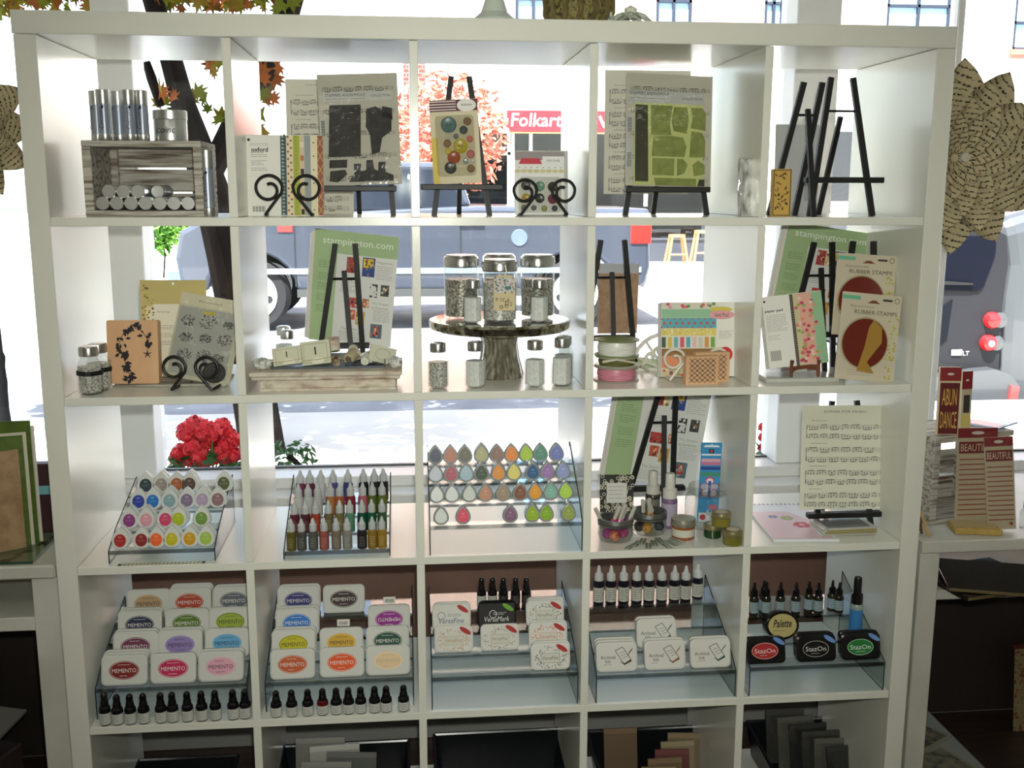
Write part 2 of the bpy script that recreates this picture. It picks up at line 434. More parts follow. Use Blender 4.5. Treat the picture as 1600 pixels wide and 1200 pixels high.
# red brick pier, glazing bars and sign of the shop front
pa, pb = at(630, 200, BY).x, at(663, 200, BY).x
MB().box(pa, pb, -.3, .2, 0, at(650, 88, BY).z-GZ).build('brick_pier', RBRICK, bl)
for q in (666, 794, 800, 828, 1010, 1108):
    xx = at(q, 260, BY-.05).x; MB().box(xx-.03, xx+.03, -.06, .06, zs0, zs1).build('glazing_bar', WHITE_MATT, bl)
zz = at(800, 235, BY).z-GZ; MB().box(xs0, at(797, 235, BY).x, -.06, .06, zz-.03, zz+.03).build('glazing_bar', mat((214, 196, 160), .6), bl)
MB().box(xs0, xs1, -.05, .3, .42, .46).build('shop_sill', mat((62, 64, 70), .6), bl)
MB().box(xs0, xs1, -.05, .49, zs1, zs1+.05).build('shop_lintel', mat((236, 214, 160), .6), bl)
PANE2 = glass('shop_glass', (205, 210, 214), .04)
MB().box(xs0, xs1, 0, .01, .46, zs1).build('shop_pane', PANE2, bl)
sg = thing('shop_sign', 'red shop sign with white brush lettering above the dark shop front', 'sign', (0, BY-.22, 0))
a, b = at(791, 200, BY-.22), at(946, 168, BY-.22)
MB().bbox(a.x, b.x, 0, .08, a.z, b.z, .01).build('sign_board', mat((168, 34, 44), .5), sg)
p = Print(-.004); u0 = at(797, 185, BY-.22).x; u1 = at(877, 185, BY-.22).x
p.text('Folkart', (u0+u1)/2, (a.z+b.z)/2+.02, w=u1-u0, h=(b.z-a.z)*.62, c=(250, 248, 244), bold=.01, shear=.1)
p.line(at(936, 176, BY-.22).x, at(936, 176, BY-.22).z, at(944, 192, BY-.22).x, at(944, 194, BY-.22).z, .05, (250, 248, 244)); p.build(sg, 'lettering')
# goods seen in the shop front
def goods(name, label, cat, pxs, py0, py1, col, kind):
    t = thing(name, label, cat, (0, 0, 0))
    for k, q in enumerate(pxs):
        p0 = at(q, py1, BY-.5); p1 = at(q, py0, BY-.5)
        if kind == 'stool':
            w_ = .16; h = p1.z-GZ
            MB().lathe([(.01, 0), (w_, .0), (w_, .05), (.01, .05)], 12, (p0.x, BY-.5, p1.z)).build('seat', mat(col, .6), t)
            for sx in (-1, 1):
                for sy in (-1, 1): MB().tube([(p0.x+sx*w_*.7, BY-.5+sy*.1, p1.z), (p0.x+sx*w_*1.2, BY-.5+sy*.14, GZ)], .025, 6).build('leg', mat(col, .6), t)
            MB().tube([(p0.x-w_, BY-.6, GZ+h*.35), (p0.x+w_, BY-.6, GZ+h*.35)], .02, 6).build('stretcher', mat(col, .6), t)
    return t
goods('bar_stool', 'left wooden bar stool in the dark shop front', 'stool', [1056], 368, 400, (176, 128, 78), 'stool')
goods('bar_stool', 'right wooden bar stool in the dark shop front', 'stool', [1096], 362, 400, (190, 138, 84), 'stool')
# ---------------------------------------------------------------- pickup truck, side on, nose to the left
TY = 9.0
def soft(o, w_=.06):
    m_ = o.modifiers.new('bevel', 'BEVEL'); m_.width = w_; m_.segments = 3; m_.limit_method = 'ANGLE'; m_.angle_limit = RD(50); m_.use_clamp_overlap = True; return o
def tp(px, py): q = at(px, py, TY); return (q.x, q.z)
PAINT = mat((78, 84, 96), .28, .5, Coat_Weight=.6); CGLASS = mat((40, 46, 56), .1); RUBBER = mat((26, 26, 28), .8); ALLOY = mat((226, 226, 222), .4)
tr = thing('pickup_truck', 'grey-blue pickup truck parked side-on across the street window view', 'truck', (0, 0, 0))
xf, xb_ = tp(272, 420)[0], tp(1016, 400)[0]
zsl = tp(640, 452)[1]; zrail = tp(800, 322)[1]; zhood = tp(330, 345)[1]; zroof = tp(600, 248)[1]
def wheelc(px): return tp(px, 442)
r_t = (tp(390, 386)[1]-tp(390, 500)[1])/2
WC = [wheelc(392), wheelc(898)]
WC = [(x_, GZ-.10+r_t) for x_, _ in WC]
def arch(xc, zc, r, zbot, n=10):
    P = []; a0 = math.asin(max(-1, min(1, (zbot-zc)/r)))
    for k in range(n+1):
        a = pi-a0+(2*a0-pi)*k/n; P.append((xc+r*cos(a), zc+r*sin(a)))
    return P
body = [(xf+.05, zsl+.05), (xf, zsl+.35), (xf+.06, zhood-.1), (xf+.25, zhood), (tp(470, 345)[0], zhood+.08)]
xw0, xw1 = tp(480, 330)[0], tp(742, 330)[0]
body += [(xw1, zrail+.03), (xb_-.02, zrail), (xb_, zsl+.25), (xb_-.05, zsl+.05)]
ra = r_t*1.22
body += arch(WC[1][0], WC[1][1], ra, zsl)[::-1]+arch(WC[0][0], WC[0][1], ra, zsl)[::-1]
TW = 1.75
soft(MB().prism(body, TY, TY+TW).build('body', PAINT, tr), .05)
cab = [(xw0+.02, zhood+.06), (xw0+.62, zroof), (xw1-.2, zroof), (xw1-.04, zrail+.02)]
soft(MB().prism(cab, TY+.10, TY+TW-.1).build('cab', PAINT, tr), .05)
xm = (xw0+xw1)/2+.25
for P in ([(xw0+.30, zhood+.12), (xw0+.68, zroof-.08), (xm-.05, zroof-.08), (xm-.05, zhood+.12)], [(xm+.05, zhood+.12), (xm+.05, zroof-.08), (xw1-.26, zroof-.08), (xw1-.16, zhood+.12)]):
    MB().prism(P, TY+.085, TY+.12).build('side_window', CGLASS, tr)
for px in (459, 718): 
    q = tp(px, 400)[0]; MB().box(q-.008, q+.008, TY-.004, TY+.01, zsl+.05, zrail).build('door_seam', mat((30, 32, 36), .6), tr)
MB().box(xf+.9, xb_-.1, TY-.012, TY+.005, tp(640, 425)[1], tp(640, 416)[1]).build('side_moulding', mat((170, 182, 200), .2, .6), tr)
MB().box(WC[0][0]+ra, WC[1][0]-ra, TY-.03, TY+.2, zsl-.06, zsl+.02).build('running_board', mat((60, 62, 60), .6), tr)
q = tp(735, 350); MB().bbox(q[0]-.13, q[0]+.13, TY-.03, TY, tp(735, 348)[1], tp(735, 341)[1], .004).build('door_handle', mat((60, 64, 70), .4), tr)
q = tp(810, 368); cap_ = MB(); cap_.T = Matrix.Translation((q[0], TY-.006, q[1])) @ Matrix.Rotation(RD(90), 4, 'X'); cap_.lathe([(.09, -.008), (.085, .004), (0, .005)], 24); cap_.build('fuel_cap', mat((130, 146, 170), .25, .6), tr)
a, b = tp(432, 361), tp(455, 350); MB().bbox(a[0], b[0], TY-.012, TY, a[1], b[1], .004).build('side_marker', mat((214, 60, 56), .3), tr)
a, b = tp(984, 378), tp(1016, 345); MB().bbox(a[0], b[0]+.01, TY-.02, TY+.25, a[1], b[1], .01).build('tail_light', mat((225, 40, 34), .25), tr)
MB().bbox(xb_-.05, xb_+.14, TY+.05, TY+TW-.05, zsl+.0, zsl+.22, .02).build('rear_bumper', ALLOY, tr)
MB().bbox(xf-.10, xf+.12, TY+.05, TY+TW-.05, zsl-.02, zsl+.24, .03).build('front_bumper', mat((120, 136, 160), .3, .5), tr)
for xc, zc in WC:
  for yy in (TY+.02, TY+TW-.26):
    wh = MB(); wh.T = Matrix.Translation((xc, yy, zc)) @ Matrix.Rotation(RD(-90), 4, 'X')
    wh.lathe([(r_t*.64, 0), (r_t*.9, 0), (r_t, .04), (r_t, .2), (r_t*.9, .24), (r_t*.6, .24)], 32, caps=False)
    wo = wh.build('wheel', RUBBER, tr)
    rim = MB(); rim.T = wh.T
    rim.lathe([(0, .05), (r_t*.2, .03), (r_t*.26, .07), (r_t*.52, .07), (r_t*.6, .0), (r_t*.66, -.01), (r_t*.66, .1), (0, .1)], 32); rim.build('rim', ALLOY, wo)
    for k in range(5):
        a = 2*pi*k/5+.3; sp = MB(); sp.T = wh.T; c_ = (r_t*.42*cos(a), r_t*.42*sin(a))
        sp.prismz([(c_[0]+r_t*.11*cos(t), c_[1]+r_t*.11*sin(t)) for t in [2*pi*i/10 for i in range(10)]], .055, .08); sp.build('rim_hole', RUBBER, wo)
# ---------------------------------------------------------------- silver wagon at the right, seen from behind
HY = 4.7
def hp(px, py): q = at(px, py, HY); return (q.x, q.z)
SILV = mat((72, 75, 78), .4, .2, Coat_Weight=.5); hw = thing('silver_wagon', 'silver rounded wagon with round red tail lights right of the bookcase', 'car', (0, 0, 0))
def zc_(py): return hp(1530, py)[1]
hb = [hp(1380, 640), hp(1378, 470), hp(1388, 400), hp(1410, 362), hp(1460, 348), hp(1530, 348), hp(1572, 372), hp(1574, 420), hp(1566, 470), hp(1560, 560), hp(1556, 640)]
MB().prism(hb, HY, HY+.35).build('tailgate', mat((34, 34, 38), .5, 0, Specular_IOR_Level=.2), hw)
side = [hp(1566, 350), hp(1640, 330), hp(1800, 330), hp(1830, 400), hp(1830, 640), hp(1556, 640), hp(1560, 560), hp(1566, 470), hp(1574, 420)]
soft(MB().prism(side, HY+.05, HY+4.0).build('body', SILV, hw), .12)
wl = [hp(1400, 452), hp(1404, 392), hp(1420, 372), hp(1545, 372), hp(1554, 382), hp(1553, 400), hp(1534, 450), hp(1526, 457)]
MB().prism(wl, HY-.015, HY+.02).build('rear_window', mat((9, 12, 24), .5, 0, Specular_IOR_Level=.1), hw)
MB().prism([hp(1400, 428), hp(1470, 446), hp(1514, 447), hp(1516, 444), hp(1470, 440), hp(1400, 420)], HY-.04, HY-.01).build('wiper', BLACK, hw)
MB().prism([hp(1412, 520), hp(1487, 470), hp(1478, 530), hp(1455, 550), hp(1412, 556)], HY-.01, HY+.01).build('plate_recess', mat((16, 19, 26), .5, 0, Specular_IOR_Level=.1), hw)
for px, py in ((1547, 502), (1541, 537)):
    q = hp(px, py); tl = MB(); tl.T = Matrix.Translation((q[0], HY-.03, q[1])) @ Matrix.Rotation(RD(90), 4, 'X')
    tl.lathe([(.052, -.1), (.056, .0), (.048, .02), (.03, .028), (0, .03)], 24); o = tl.build('tail_light', mat((214, 36, 40), .2), hw)
    q2 = hp(px+14, py+1); sh = MB(); sh.T = Matrix.Translation((q2[0], HY+.06, q2[1])) @ Matrix.Rotation(RD(90), 4, 'X'); sh.lathe([(.068, -.05), (.066, .03), (.05, .075), (0, .08)], 24); sh.build('tail_light_shroud', SILV, hw)
    if py > 520: ln = MB(); ln.T = tl.T; ln.lathe([(.024, .0), (.022, .034), (0, .036)], 16); ln.build('reversing_lamp', mat((220, 200, 205), .2), o)
MB().prism([hp(1400, 640), hp(1400, 592), hp(1495, 578), hp(1540, 574), hp(1562, 582), hp(1575, 598), hp(1562, 650)], HY-.12, HY+.3).build('rear_bumper', SILV, hw)
MB().prism([hp(1557, 628), hp(1561, 598), hp(1574, 600), hp(1569, 628)], HY-.14, HY-.1).build('reflector', mat((220, 70, 70), .3), hw)
MB().prism([hp(1400, 573), hp(1400, 560), hp(1508, 572), hp(1508, 580)], HY-.01, HY+.05).build('bumper_gap', BLACK, hw)
p = Print(HY-.012); a, b = hp(1484, 556), hp(1501, 547); p.rect(a[0], a[1], b[0], b[1], (226, 226, 220)); p.text('LT', hp(1507, 553)[0], hp(1507, 553)[1], h=.03, c=(240, 240, 240)); p.build(hw, 'badge')
# ---------------------------------------------------------------- trees and plants outside
def leafshape(n=5):
    """one star-shaped maple leaf, about 1 unit across, in x,z"""
    P = []
    for k, (a, r) in enumerate([(-90, .15), (-35, .42), (-20, .22), (15, .55), (32, .26), (62, .5), (76, .3), (90, .62), (104, .3), (118, .5), (148, .26), (165, .55), (200, .22), (215, .42)]):
        P.append((r*cos(RD(a)), r*sin(RD(a))))
    return P
LEAFM = [mat((104, 84, 24), .8, 0, Specular_IOR_Level=.1), mat((120, 66, 28), .8, 0, Specular_IOR_Level=.1), mat((84, 88, 20), .8, 0, Specular_IOR_Level=.1), mat((100, 96, 20), .8, 0, Specular_IOR_Level=.1)]
lm = []
for m_ in LEAFM:
    b = MB(); P = leafshape(); b.add([(x_, .08*abs(x_)-.05*z_*z_, z_) for x_, z_ in P], [tuple(range(len(P)))], m_); lm.append(b.mesh('leaf'))
BARK = nmat('dark_tree_bark', [(18, 15, 13), (34, 28, 24)], 20, .95, (1, 1, .3), bump=.6, Specular_IOR_Level=.1)
t = thing('street_maple', 'dark leaning maple trunk with brown-green leaves, left of the window', 'tree', (at(410, 720, 3.4).x, 3.4, GZ))
def lp(px, py, Y): q = at(px, py, Y); return (q.x-t.location.x, q.y-t.location.y, q.z-t.location.z)
MB().tube([lp(430, 800, 3.4), lp(408, 700, 3.4), lp(385, 560, 3.4), lp(352, 400, 3.4), lp(326, 290, 3.4), lp(302, 215, 3.4), lp(285, 160, 3.4), lp(268, 95, 3.4), lp(240, 0, 3.4), lp(215, -80, 3.4)], [.15, .12, .11, .10, .09, .075, .06, .055, .05, .04], 12).build('trunk', BARK, t)
for P, R in (([(322, 280), (365, 190), (410, 110), (450, 20), (480, -80)], [.06, .06, .055, .05, .04]), ([(250, 165), (236, 120), (228, 95)], [.02, .025, .02])):
    MB().tube([lp(a, b, 3.4) for a, b in P], R, 10).build('branch', BARK, t)
def leaves(par, spots, size, Y, jit=.25):
    for (px, py) in spots:
        o = inst(random.choice(lm), 'leaf', par); o.location = Vector(lp(px, py, Y+random.uniform(-jit, jit)))
        s_ = size*random.uniform(.75, 1.25); o.scale = (s_, s_, s_); o.rotation_euler = (random.uniform(-.7, .7), random.uniform(-2.5, 2.5), random.uniform(-.9, .9))
sp = [(random.uniform(-10, 175), random.triangular(-30, 20, -12)) for _ in range(90)]
sp += [(random.uniform(235, 460), random.triangular(-30, 16, -14)) for _ in range(70)]
sp += [(random.uniform(0, 40), random.uniform(0, 25)) for _ in range(10)]
sp += [(322, 98), (332, 108), (308, 142), (318, 150), (345, 180), (340, 186), (324, 168), (330, 96), (245, 160), (252, 142), (256, 158), (270, 150), (296, 150), (342, 95), (248, 130), (262, 175), (276, 168)]
sp += [(410, 120), (420, 128), (428, 118), (405, 145), (415, 155), (425, 150), (404, 175), (402, 195), (412, 202), (408, 108), (435, 100), (418, 138)]
leaves(t, sp, .10, 3.4)
b = MB(); zc0 = at(300, -60, 3.4).z-GZ
for _ in range(5200):
    while True:
        q = Vector((random.uniform(-1, 1), random.uniform(-1, 1), random.uniform(-1, 1)))
        if q.length < 1: break
    ctr = Vector((-.6+q.x*2.1, q.y*1.7-.1, zc0+1.15+q.z*1.1)); e = Euler((random.uniform(0, 6), random.uniform(0, 6), random.uniform(0, 6))).to_matrix(); s_ = random.uniform(.06, .12)
    if ctr.z < zc0+.02+.45*max(0, ctr.y): continue
    b.add([ctr+e @ Vector(v)*s_ for v in ((0, 0, -1), (.7, .1, .1), (0, 0, 1), (-.7, .1, .1))], [(0, 1, 2, 3)], LEAFM[_ % 4])
stuff(b.build('crown', None, t))  # crown above the view, added to shade trunk and leaves
def blob(name, label, cat, px, py, Y, rx_, rz_, cols, size, n, group=None, trunk=True, lo=None):
    """bush or far tree: a stem with a mass of small leaves"""
    c = at(px, py, Y); o = thing(name, label, cat, (c.x, Y, GZ if lo is None else lo), group=group)
    b = MB(); h = c.z-o.location.z
    for _ in range(n):
        while True:
            q = Vector((random.uniform(-1, 1), random.uniform(-1, 1), random.uniform(-1, 1)))
            if q.length < 1: break
        ctr = Vector((q.x*rx_, q.y*rx_*.7, h+q.z*rz_)); e = Euler((random.uniform(0, 6), random.uniform(0, 6), random.uniform(0, 6))).to_matrix()
        s_ = size*random.uniform(.6, 1.3)
        b.add([ctr+e @ Vector(v)*s_ for v in ((0, 0, -1), (.42, .1, 0), (0, 0, 1), (-.42, .1, 0))], [(0, 1, 2, 3)], mat(random.choice(cols), .6))
    f_ = b.build('foliage', None, o); stuff(f_)
    if trunk: MB().tube([(0, 0, 0), (.04, 0, h*.5), (0, 0, h)], max(.012, rx_*.06), 8).build('stem', BARK, o)
    return o
dx0, dx1 = at(1283, 260, BY).x, at(1331, 260, BY).x
MB().box(dx0, dx1, -.04, .0, 0, at(1300, 205, BY).z-GZ).build('shop_door', mat((44, 46, 48), .5), bl); MB().box(dx0-.06, dx0, -.06, .0, 0, at(1300, 200, BY).z-GZ).build('door_frame', WHITE_MATT, bl)
blob('red_maple', 'red-leaved small tree before the far shop front', 'tree', 700, 205, 15.5, 1.0, 1.05, [(196, 122, 98), (206, 136, 110), (176, 96, 78)], .09, 1500)
blob('street_bush', 'bright green bush behind the truck bonnet', 'bush', 250, 362, 14.8, .22, .35, [(96, 150, 40), (70, 120, 34)], .09, 420)
blob('street_bush', 'bright green bush against the truck bonnet, right of a post', 'bush', 287, 358, 15.2, .2, .38, [(110, 160, 50), (80, 130, 40)], .09, 350)
blob('window_plant', 'green leafy plant outside behind the rows of small bottles', 'plant', 448, 712, 1.25, .10, .05, [(60, 104, 48), (90, 128, 96), (120, 150, 130)], .016, 130, lo=at(320, 768, 1.12).z)
blob('window_plant', 'green leafy plant outside beside the blue pen packet', 'plant', 1088, 705, 1.25, .035, .045, [(60, 110, 40), (80, 130, 50)], .016, 60, lo=at(320, 768, 1.12).z)
blob('window_plant', 'green stalky plant outside beside the left window post', 'plant', 196, 705, 1.25, .03, .05, [(60, 104, 48), (90, 128, 70)], .014, 50, lo=at(320, 768, 1.12).z)
# geraniums in a window box
def geranium(px, py, label, n, heads):
    o = thing('geranium', label, 'plant', (at(px, 740, 1.22).x, 1.22, at(320, 768, 1.12).z))
    base = o.location.copy()
    for hx, hy, r_ in heads:
        c = at(hx, hy, 1.22+random.uniform(-.03, .03))-base
        b = MB(); R_ = r_/1633*3.3
        for k in range(90):
            a = random.uniform(0, 2*pi); zz = random.uniform(-.6, 1); q = Vector((cos(a)*sqrt(1-zz*zz), sin(a)*sqrt(1-zz*zz), zz))
            u_ = q.orthogonal().normalized(); v_ = q.cross(u_); ctr = c+q*R_*random.uniform(.75, 1); s_ = R_*.5
            P = [ctr+u_*s_*cos(t_)*(.8+.2*cos(5*t_))+v_*s_*sin(t_)*(.8+.2*cos(5*t_))+q*.003*cos(2*t_) for t_ in [2*pi*i/10 for i in range(10)]]
            b.add(P, [tuple(range(10))], mat(random.choice(((226, 28, 44), (206, 18, 38), (234, 54, 62))), .55))
        f_ = b.build('flower_head', None, o)
        MB().tube([c, (c.x*.9, c.y, c.z*.5), (c.x*.7, 0, 0)], .003, 6).build('stem', mat((90, 130, 60), .6), o)
    b = MB()
    for _ in range(n):
        ctr = Vector((random.uniform(-.11, .11), random.uniform(-.05, .03), random.uniform(.03, .10))); e = Euler((random.uniform(-1, 1), random.uniform(-1, 1), random.uniform(0, 6))).to_matrix()
        b.add([ctr+e @ Vector((.02*cos(t_), .02*sin(t_), 0)) for t_ in [2*pi*i/8 for i in range(8)]], [tuple(range(8))], mat((60, 110, 50), .6))
    b.build('leaf_cluster', None, o)
    return o
geranium(318, 690, 'bright red geranium flowers outside behind the left ink display', 60, [(292, 676, 17), (303, 666, 16), (318, 672, 17), (312, 684, 15), (338, 690, 15), (345, 700, 14), (332, 716, 13), (318, 722, 11), (275, 716, 12), (330, 676, 15), (345, 668, 15), (352, 680, 15), (362, 690, 14), (282, 708, 15), (300, 700, 15), (310, 712, 15), (322, 692, 12), (296, 720, 12), (366, 712, 12), (352, 712, 14)])
o = geranium(1193, 700, 'sliver of red flowers outside beside the right window post', 6, [(1192, 668, 8), (1192, 684, 8), (1191, 700, 8)])
ZBX = at(320, 768, 1.12).z
wb = thing('window_box', 'dark planter box below the geraniums outside the window', 'planter', (0, 1.22, 0))
a, b = at(170, 740, 1.12), at(1210, 740, 1.12); a.z = ZBX
MB().bbox(a.x, b.x, -.08, .08, a.z-.16, a.z-.0, .004).build('trough', mat((50, 44, 40), .8), wb)
MB().box(a.x-.01, b.x+.01, -.09, .09, a.z-.004, a.z+.004).build('rim', mat((60, 54, 50), .8), wb)
for px in (a.x+.1, (a.x+b.x)/2, b.x-.1): MB().box(px-.02, px+.02, -.06, .06, GZ-.0, a.z-.16).build('bracket', mat((50, 44, 40), .8), wb)
# lamp post at the left edge
lpst = thing('street_lamp', 'dark fluted iron lamp post at the left edge of the photo', 'lamp post', (at(2, 600, 3.0).x, 3.0, GZ))
z_ = lambda py: at(2, py, 3.0).z-GZ
MB().lathe([(r_*.62, q_) for r_, q_ in [(.10, 0), (.10, .1), (.07, .14), (.045, z_(640)), (.047, z_(608)), (.05, z_(598)), (.046, z_(590)), (.042, z_(575)), (.046, z_(568)), (.05, z_(560)), (.036, z_(552)), (.03, z_(500)), (.026, z_(470)), (.024, 3.0), (.0, 3.05)]], 16).build('post', mat((10, 11, 15), .8, 0, Specular_IOR_Level=.15), lpst)
MB().lathe([(.05, 0), (.12, .1), (.15, .3), (.06, .42), (0, .5)], 16, (0, 0, 3.0)).build('lantern', mat((230, 226, 210), .3), lpst)
# ================================================================== BUILDERS FOR THE GOODS
def base(px, row, Y):
    """point on the board of a row at depth Y under photo column px"""
    z = cz(row); lo, hi = -200, 1600
    for _ in range(30):
        m_ = (lo+hi)/2
        if at(px, m_, Y).z > z: lo = m_
        else: hi = m_
    p_ = at(px, lo, Y); return Vector((p_.x, Y, z))
def wd(a, b, py, Y): return at(b, py, Y).x-at(a, py, Y).x
def hz(px, py, Y, row): return at(px, py, Y).z-cz(row)
def easel(label, px, row, Y, h, foot, top, lz, lw, lean=.16, rz=0, rear=.11, m=BLACK, bw=.0115, ledge=True, dowel=.68, sk=0, rb=None, rtop=.72, loc=None, group='black display easels'):
    """A-frame easel: two front legs, ledge, dowel and a rear prop"""
    t = thing('display_easel', label, 'easel', loc if loc is not None else base(px, row, Y), rz, group)
    tn = math.tan(lean); k = .0075
    for s_ in (-1, 1): MB().bar((s_*foot/2, 0, 0), (s_*top/2+sk, tn*h, h), bw, .009).build('leg', m, t)
    if ledge:
        MB().bbox(-lw/2, lw/2, tn*lz-.024, tn*lz-.005, lz-.006, lz+.006, .0015).build('ledge', m, t)
    z1 = h*rtop; MB().bar((sk*rtop, tn*z1+.006, z1), (sk*rtop if rb is None else rb, tn*z1+rear, 0), bw*.9, .008).build('rear_leg', m, t)
    zd = h*dowel; xw = foot/2+(top/2-foot/2)*dowel
    MB().tube([(-xw+sk*dowel, tn*zd, zd), (xw+sk*dowel, tn*zd, zd)], .0028, 6).build('dowel', m, t)
    return t
def scroll_path(R, tail, flip=1):
    P = []
    for k in range(0, 34):
        a = RD(110-k*14); r_ = R*(.34+.66*min(1, k/22)) if k < 26 else R
        P.append((r_*cos(a), r_*sin(a)))
    ex, ez = P[-1]
    P += [(ex-.1*R, ez-.45*R), (ex-.55*R, ez-1.0*R), (tail*R, -1.9*R)]
    return [(flip*x_, z_) for x_, z_ in P]
def scroll_stand(label, px, row, Y, w_, R, m=IRON, rz=0, th=.0032, depth=.06, group='scroll plate stands', loc=None):
    """wire plate stand: two scrolls in front, cross wire and a rear prop"""
    t = thing('scroll_stand', label, 'stand', loc if loc is not None else base(px, row, Y), rz, group)
    for s_ in (-1, 1):
        P = scroll_path(R, -.35, -s_*-1 if s_ == -1 else -1)
        P = scroll_path(R, -.35, 1 if s_ == -1 else -1)
        c = s_*w_/2
        pts = [(c+x_, 0, z_+1.9*R+th) for x_, z_ in P]
        pts += [(pts[-1][0], .02, th), (pts[-1][0], depth, th)]
        MB().tube(pts, th, 8).build('scroll', m, t)
    xe = w_/2-.35*R*1.0; xe = abs(-w_/2+(-.35*R))
    MB().tube([(-xe, depth, th), (xe, depth, th)], th, 8).build('cross_wire', m, t)
    MB().tube([(-xe*.5, depth, th), (-xe*.5, depth+.02, 3.2*R), (xe*.5, depth+.02, 3.2*R), (xe*.5, depth, th)], th*.9, 8).build('back_loop', m, t)
    return t
def flat(name, label, cat, px, row, Y, w_, h_, t_=.002, m=PAPER, rx=-.12, rz=0, ry=0, r=0, lift=0, group=None, part='card', loc=None):
    """upright card, packet or pad standing on its lower edge"""
    o = thing(name, label, cat, loc if loc is not None else base(px, row, Y)+Vector((0, 0, lift)), rz, group, rx, ry)
    card(part, w_, h_, t_, m, o, r); return o
def bagover(o, w_, h_, t_=.003, name='clear_bag', m=None, y=-.0022):
    b = MB(); n = 7; vs = []; fs = []
    for j in range(n+1):
        for i in range(n+1):
            u_ = i/n; v_ = j/n; e = min(u_, 1-u_, v_, 1-v_)
            vs.append(((u_-.5)*w_, y-t_*(min(1, e*6))*(.5+.5*sin(i*2.1+j*1.3)), v_*h_))
    for j in range(n):
        for i in range(n): q = j*(n+1)+i; fs.append((q, q+1, q+n+2, q+n+1))
    return b.add(vs, fs, None, True).build(name, m or CELLO, o)
def shaker(label, loc, h, w_, fill, group, band=None, name='glass_shaker', fl=.72):
    """eight-sided glass shaker with a chrome cap"""
    t = thing(name, label, 'jar', loc, RD(8), group); r_ = w_/2
    body = [(r_*.8, 0), (r_, .004), (r_, h*.60), (r_*.66, h*.74), (r_*.66, h*.80)]
    MB().lathe(body, 16, (0, 0, 0), None, 1.25).build('glass_body', JAR, t)
    MB().lathe([(r_*.72, .003), (r_*.88, .006), (r_*.88, h*.58*fl/.72)], 16, (0, 0, 0), None, 1.25).build('filling', fill, t)
    MB().lathe([(r_*.74, h*.79), (r_*.78, h*.80), (r_*.78, h*.955), (r_*.73, h*.985), (r_*.5, h), (0, h)], 20).build('cap', CHROME, t)
    if band: MB().lathe([(r_*1.04, h*band), (r_*1.04, h*(band+.09))], 16, (0, 0, 0), None, 1.25).build('ribbon_band', BLACK, t)
    return t
GLIT_S = nmat('silver_glitter', [(120, 116, 108), (210, 206, 198), (250, 250, 246)], 260, .35, metal=.3)
GLIT_D = nmat('dark_silver_glitter', [(70, 66, 58), (150, 144, 130), (226, 222, 210)], 240, .4, metal=.3)
GLIT_P = nmat('pink_glitter', [(180, 150, 150), (224, 196, 196), (240, 226, 226)], 260, .4)
SANDW = nmat('white_sand', [(226, 226, 222), (248, 248, 246)], 160, .8)
GREY_T = (96, 96, 94)

# ================================================================== ROW 1
# ---- compartment 1: crate with glue sticks
def glue_stick(label, loc, r_, L, rx=0, rz=0, group='silver glue sticks', letter=True):
    """stick stands along z with its base at 0"""
    t = thing('glue_stick', label, 'glue stick', loc, rz, group, rx)
    MB().lathe([(r_*.9, 0), (r_, .003), (r_, L*.13), (r_*.94, L*.14)], 20).build('base', TIN, t)
    MB().lathe([(r_*.95, L*.135), (r_*.95, L*.72)], 20).build('label_sleeve', mat((150, 158, 172), .35, .4), t)
    MB().lathe([(r_*.97, L*.715), (r_, L*.73), (r_, L*.99), (r_*.93, L), (0, L)], 20).build('cap', TIN, t)
    if letter:
        p = Print(-r_-.0005); p.text('Coccoina', 0, L*.44, w=L*.42, h=r_*.62, c=(24, 26, 36), rot=RD(90), shear=.2)
        p.ell(r_*.3, L*.66, r_*.2, r_*.24, (24, 28, 60)); p.build(t, 'lettering')
    return t
Yc = .06; b0 = base(228, 0, Yc); cw = wd(133, 318, 300, Yc); ch = hz(228, 219, Yc, 0); cd = .15; th = .012
cr = thing('wooden_crate', 'weathered whitewashed wooden crate lying on its side, holding glue sticks', 'crate', (at(225.5, 333, Yc).x, Yc, cz(0)))
for nm, bb in (('plank', (-cw/2, cw/2, 0, cd, 0, th)), ('plank', (-cw/2, cw/2, 0, cd, ch-th, ch)), ('end_board', (-cw/2, -cw/2+th*1.4, .001, cd, th, ch-th)), ('end_board', (cw/2-th*1.4, cw/2, .001, cd, th, ch-th)),
               ('slat', (-cw/2, cw/2, cd, cd+.008, 0, ch*.30)), ('slat', (-cw/2, cw/2, cd, cd+.008, ch*.33, ch*.64)), ('slat', (-cw/2, cw/2, cd, cd+.008, ch*.67, ch)),
               ('corner_post', (-cw/2+th*1.4, -cw/2+th*2.6, cd-.015, cd, th, ch-th))):
    MB().bbox(*bb, .0015).build(nm, OLDWOOD, cr)
rs = 0.0136
zin = cz(0)+th+rs+.0005
for k, px in enumerate((154, 175.5, 198.6, 222, 244, 267, 290)):
    glue_stick('%s glue stick from the left lying in the bottom row inside the crate' % ('first', 'second', 'third', 'fourth', 'fifth', 'sixth', 'seventh')[k],
               (at(225.5, 333, Yc).x-cw/2+th*1.4+rs+.0008+k*(cw-th*2.8-2*rs-.002)/6, Yc+.105, zin), rs, .098, RD(90), group='glue sticks lying in the crate', letter=False)
for k in range(3):
    x_ = at(225.5, 333, Yc).x-cw/2+th*1.4+rs+.0008+(k+.5)*(cw-th*2.8-2*rs-.002)/6
    glue_stick('%s glue stick lying in the upper row inside the crate' % ('left', 'middle', 'right')[k], (x_, Yc+.105, zin+rs*1.68), rs, .098, RD(90), group='glue sticks lying in the crate', letter=False)
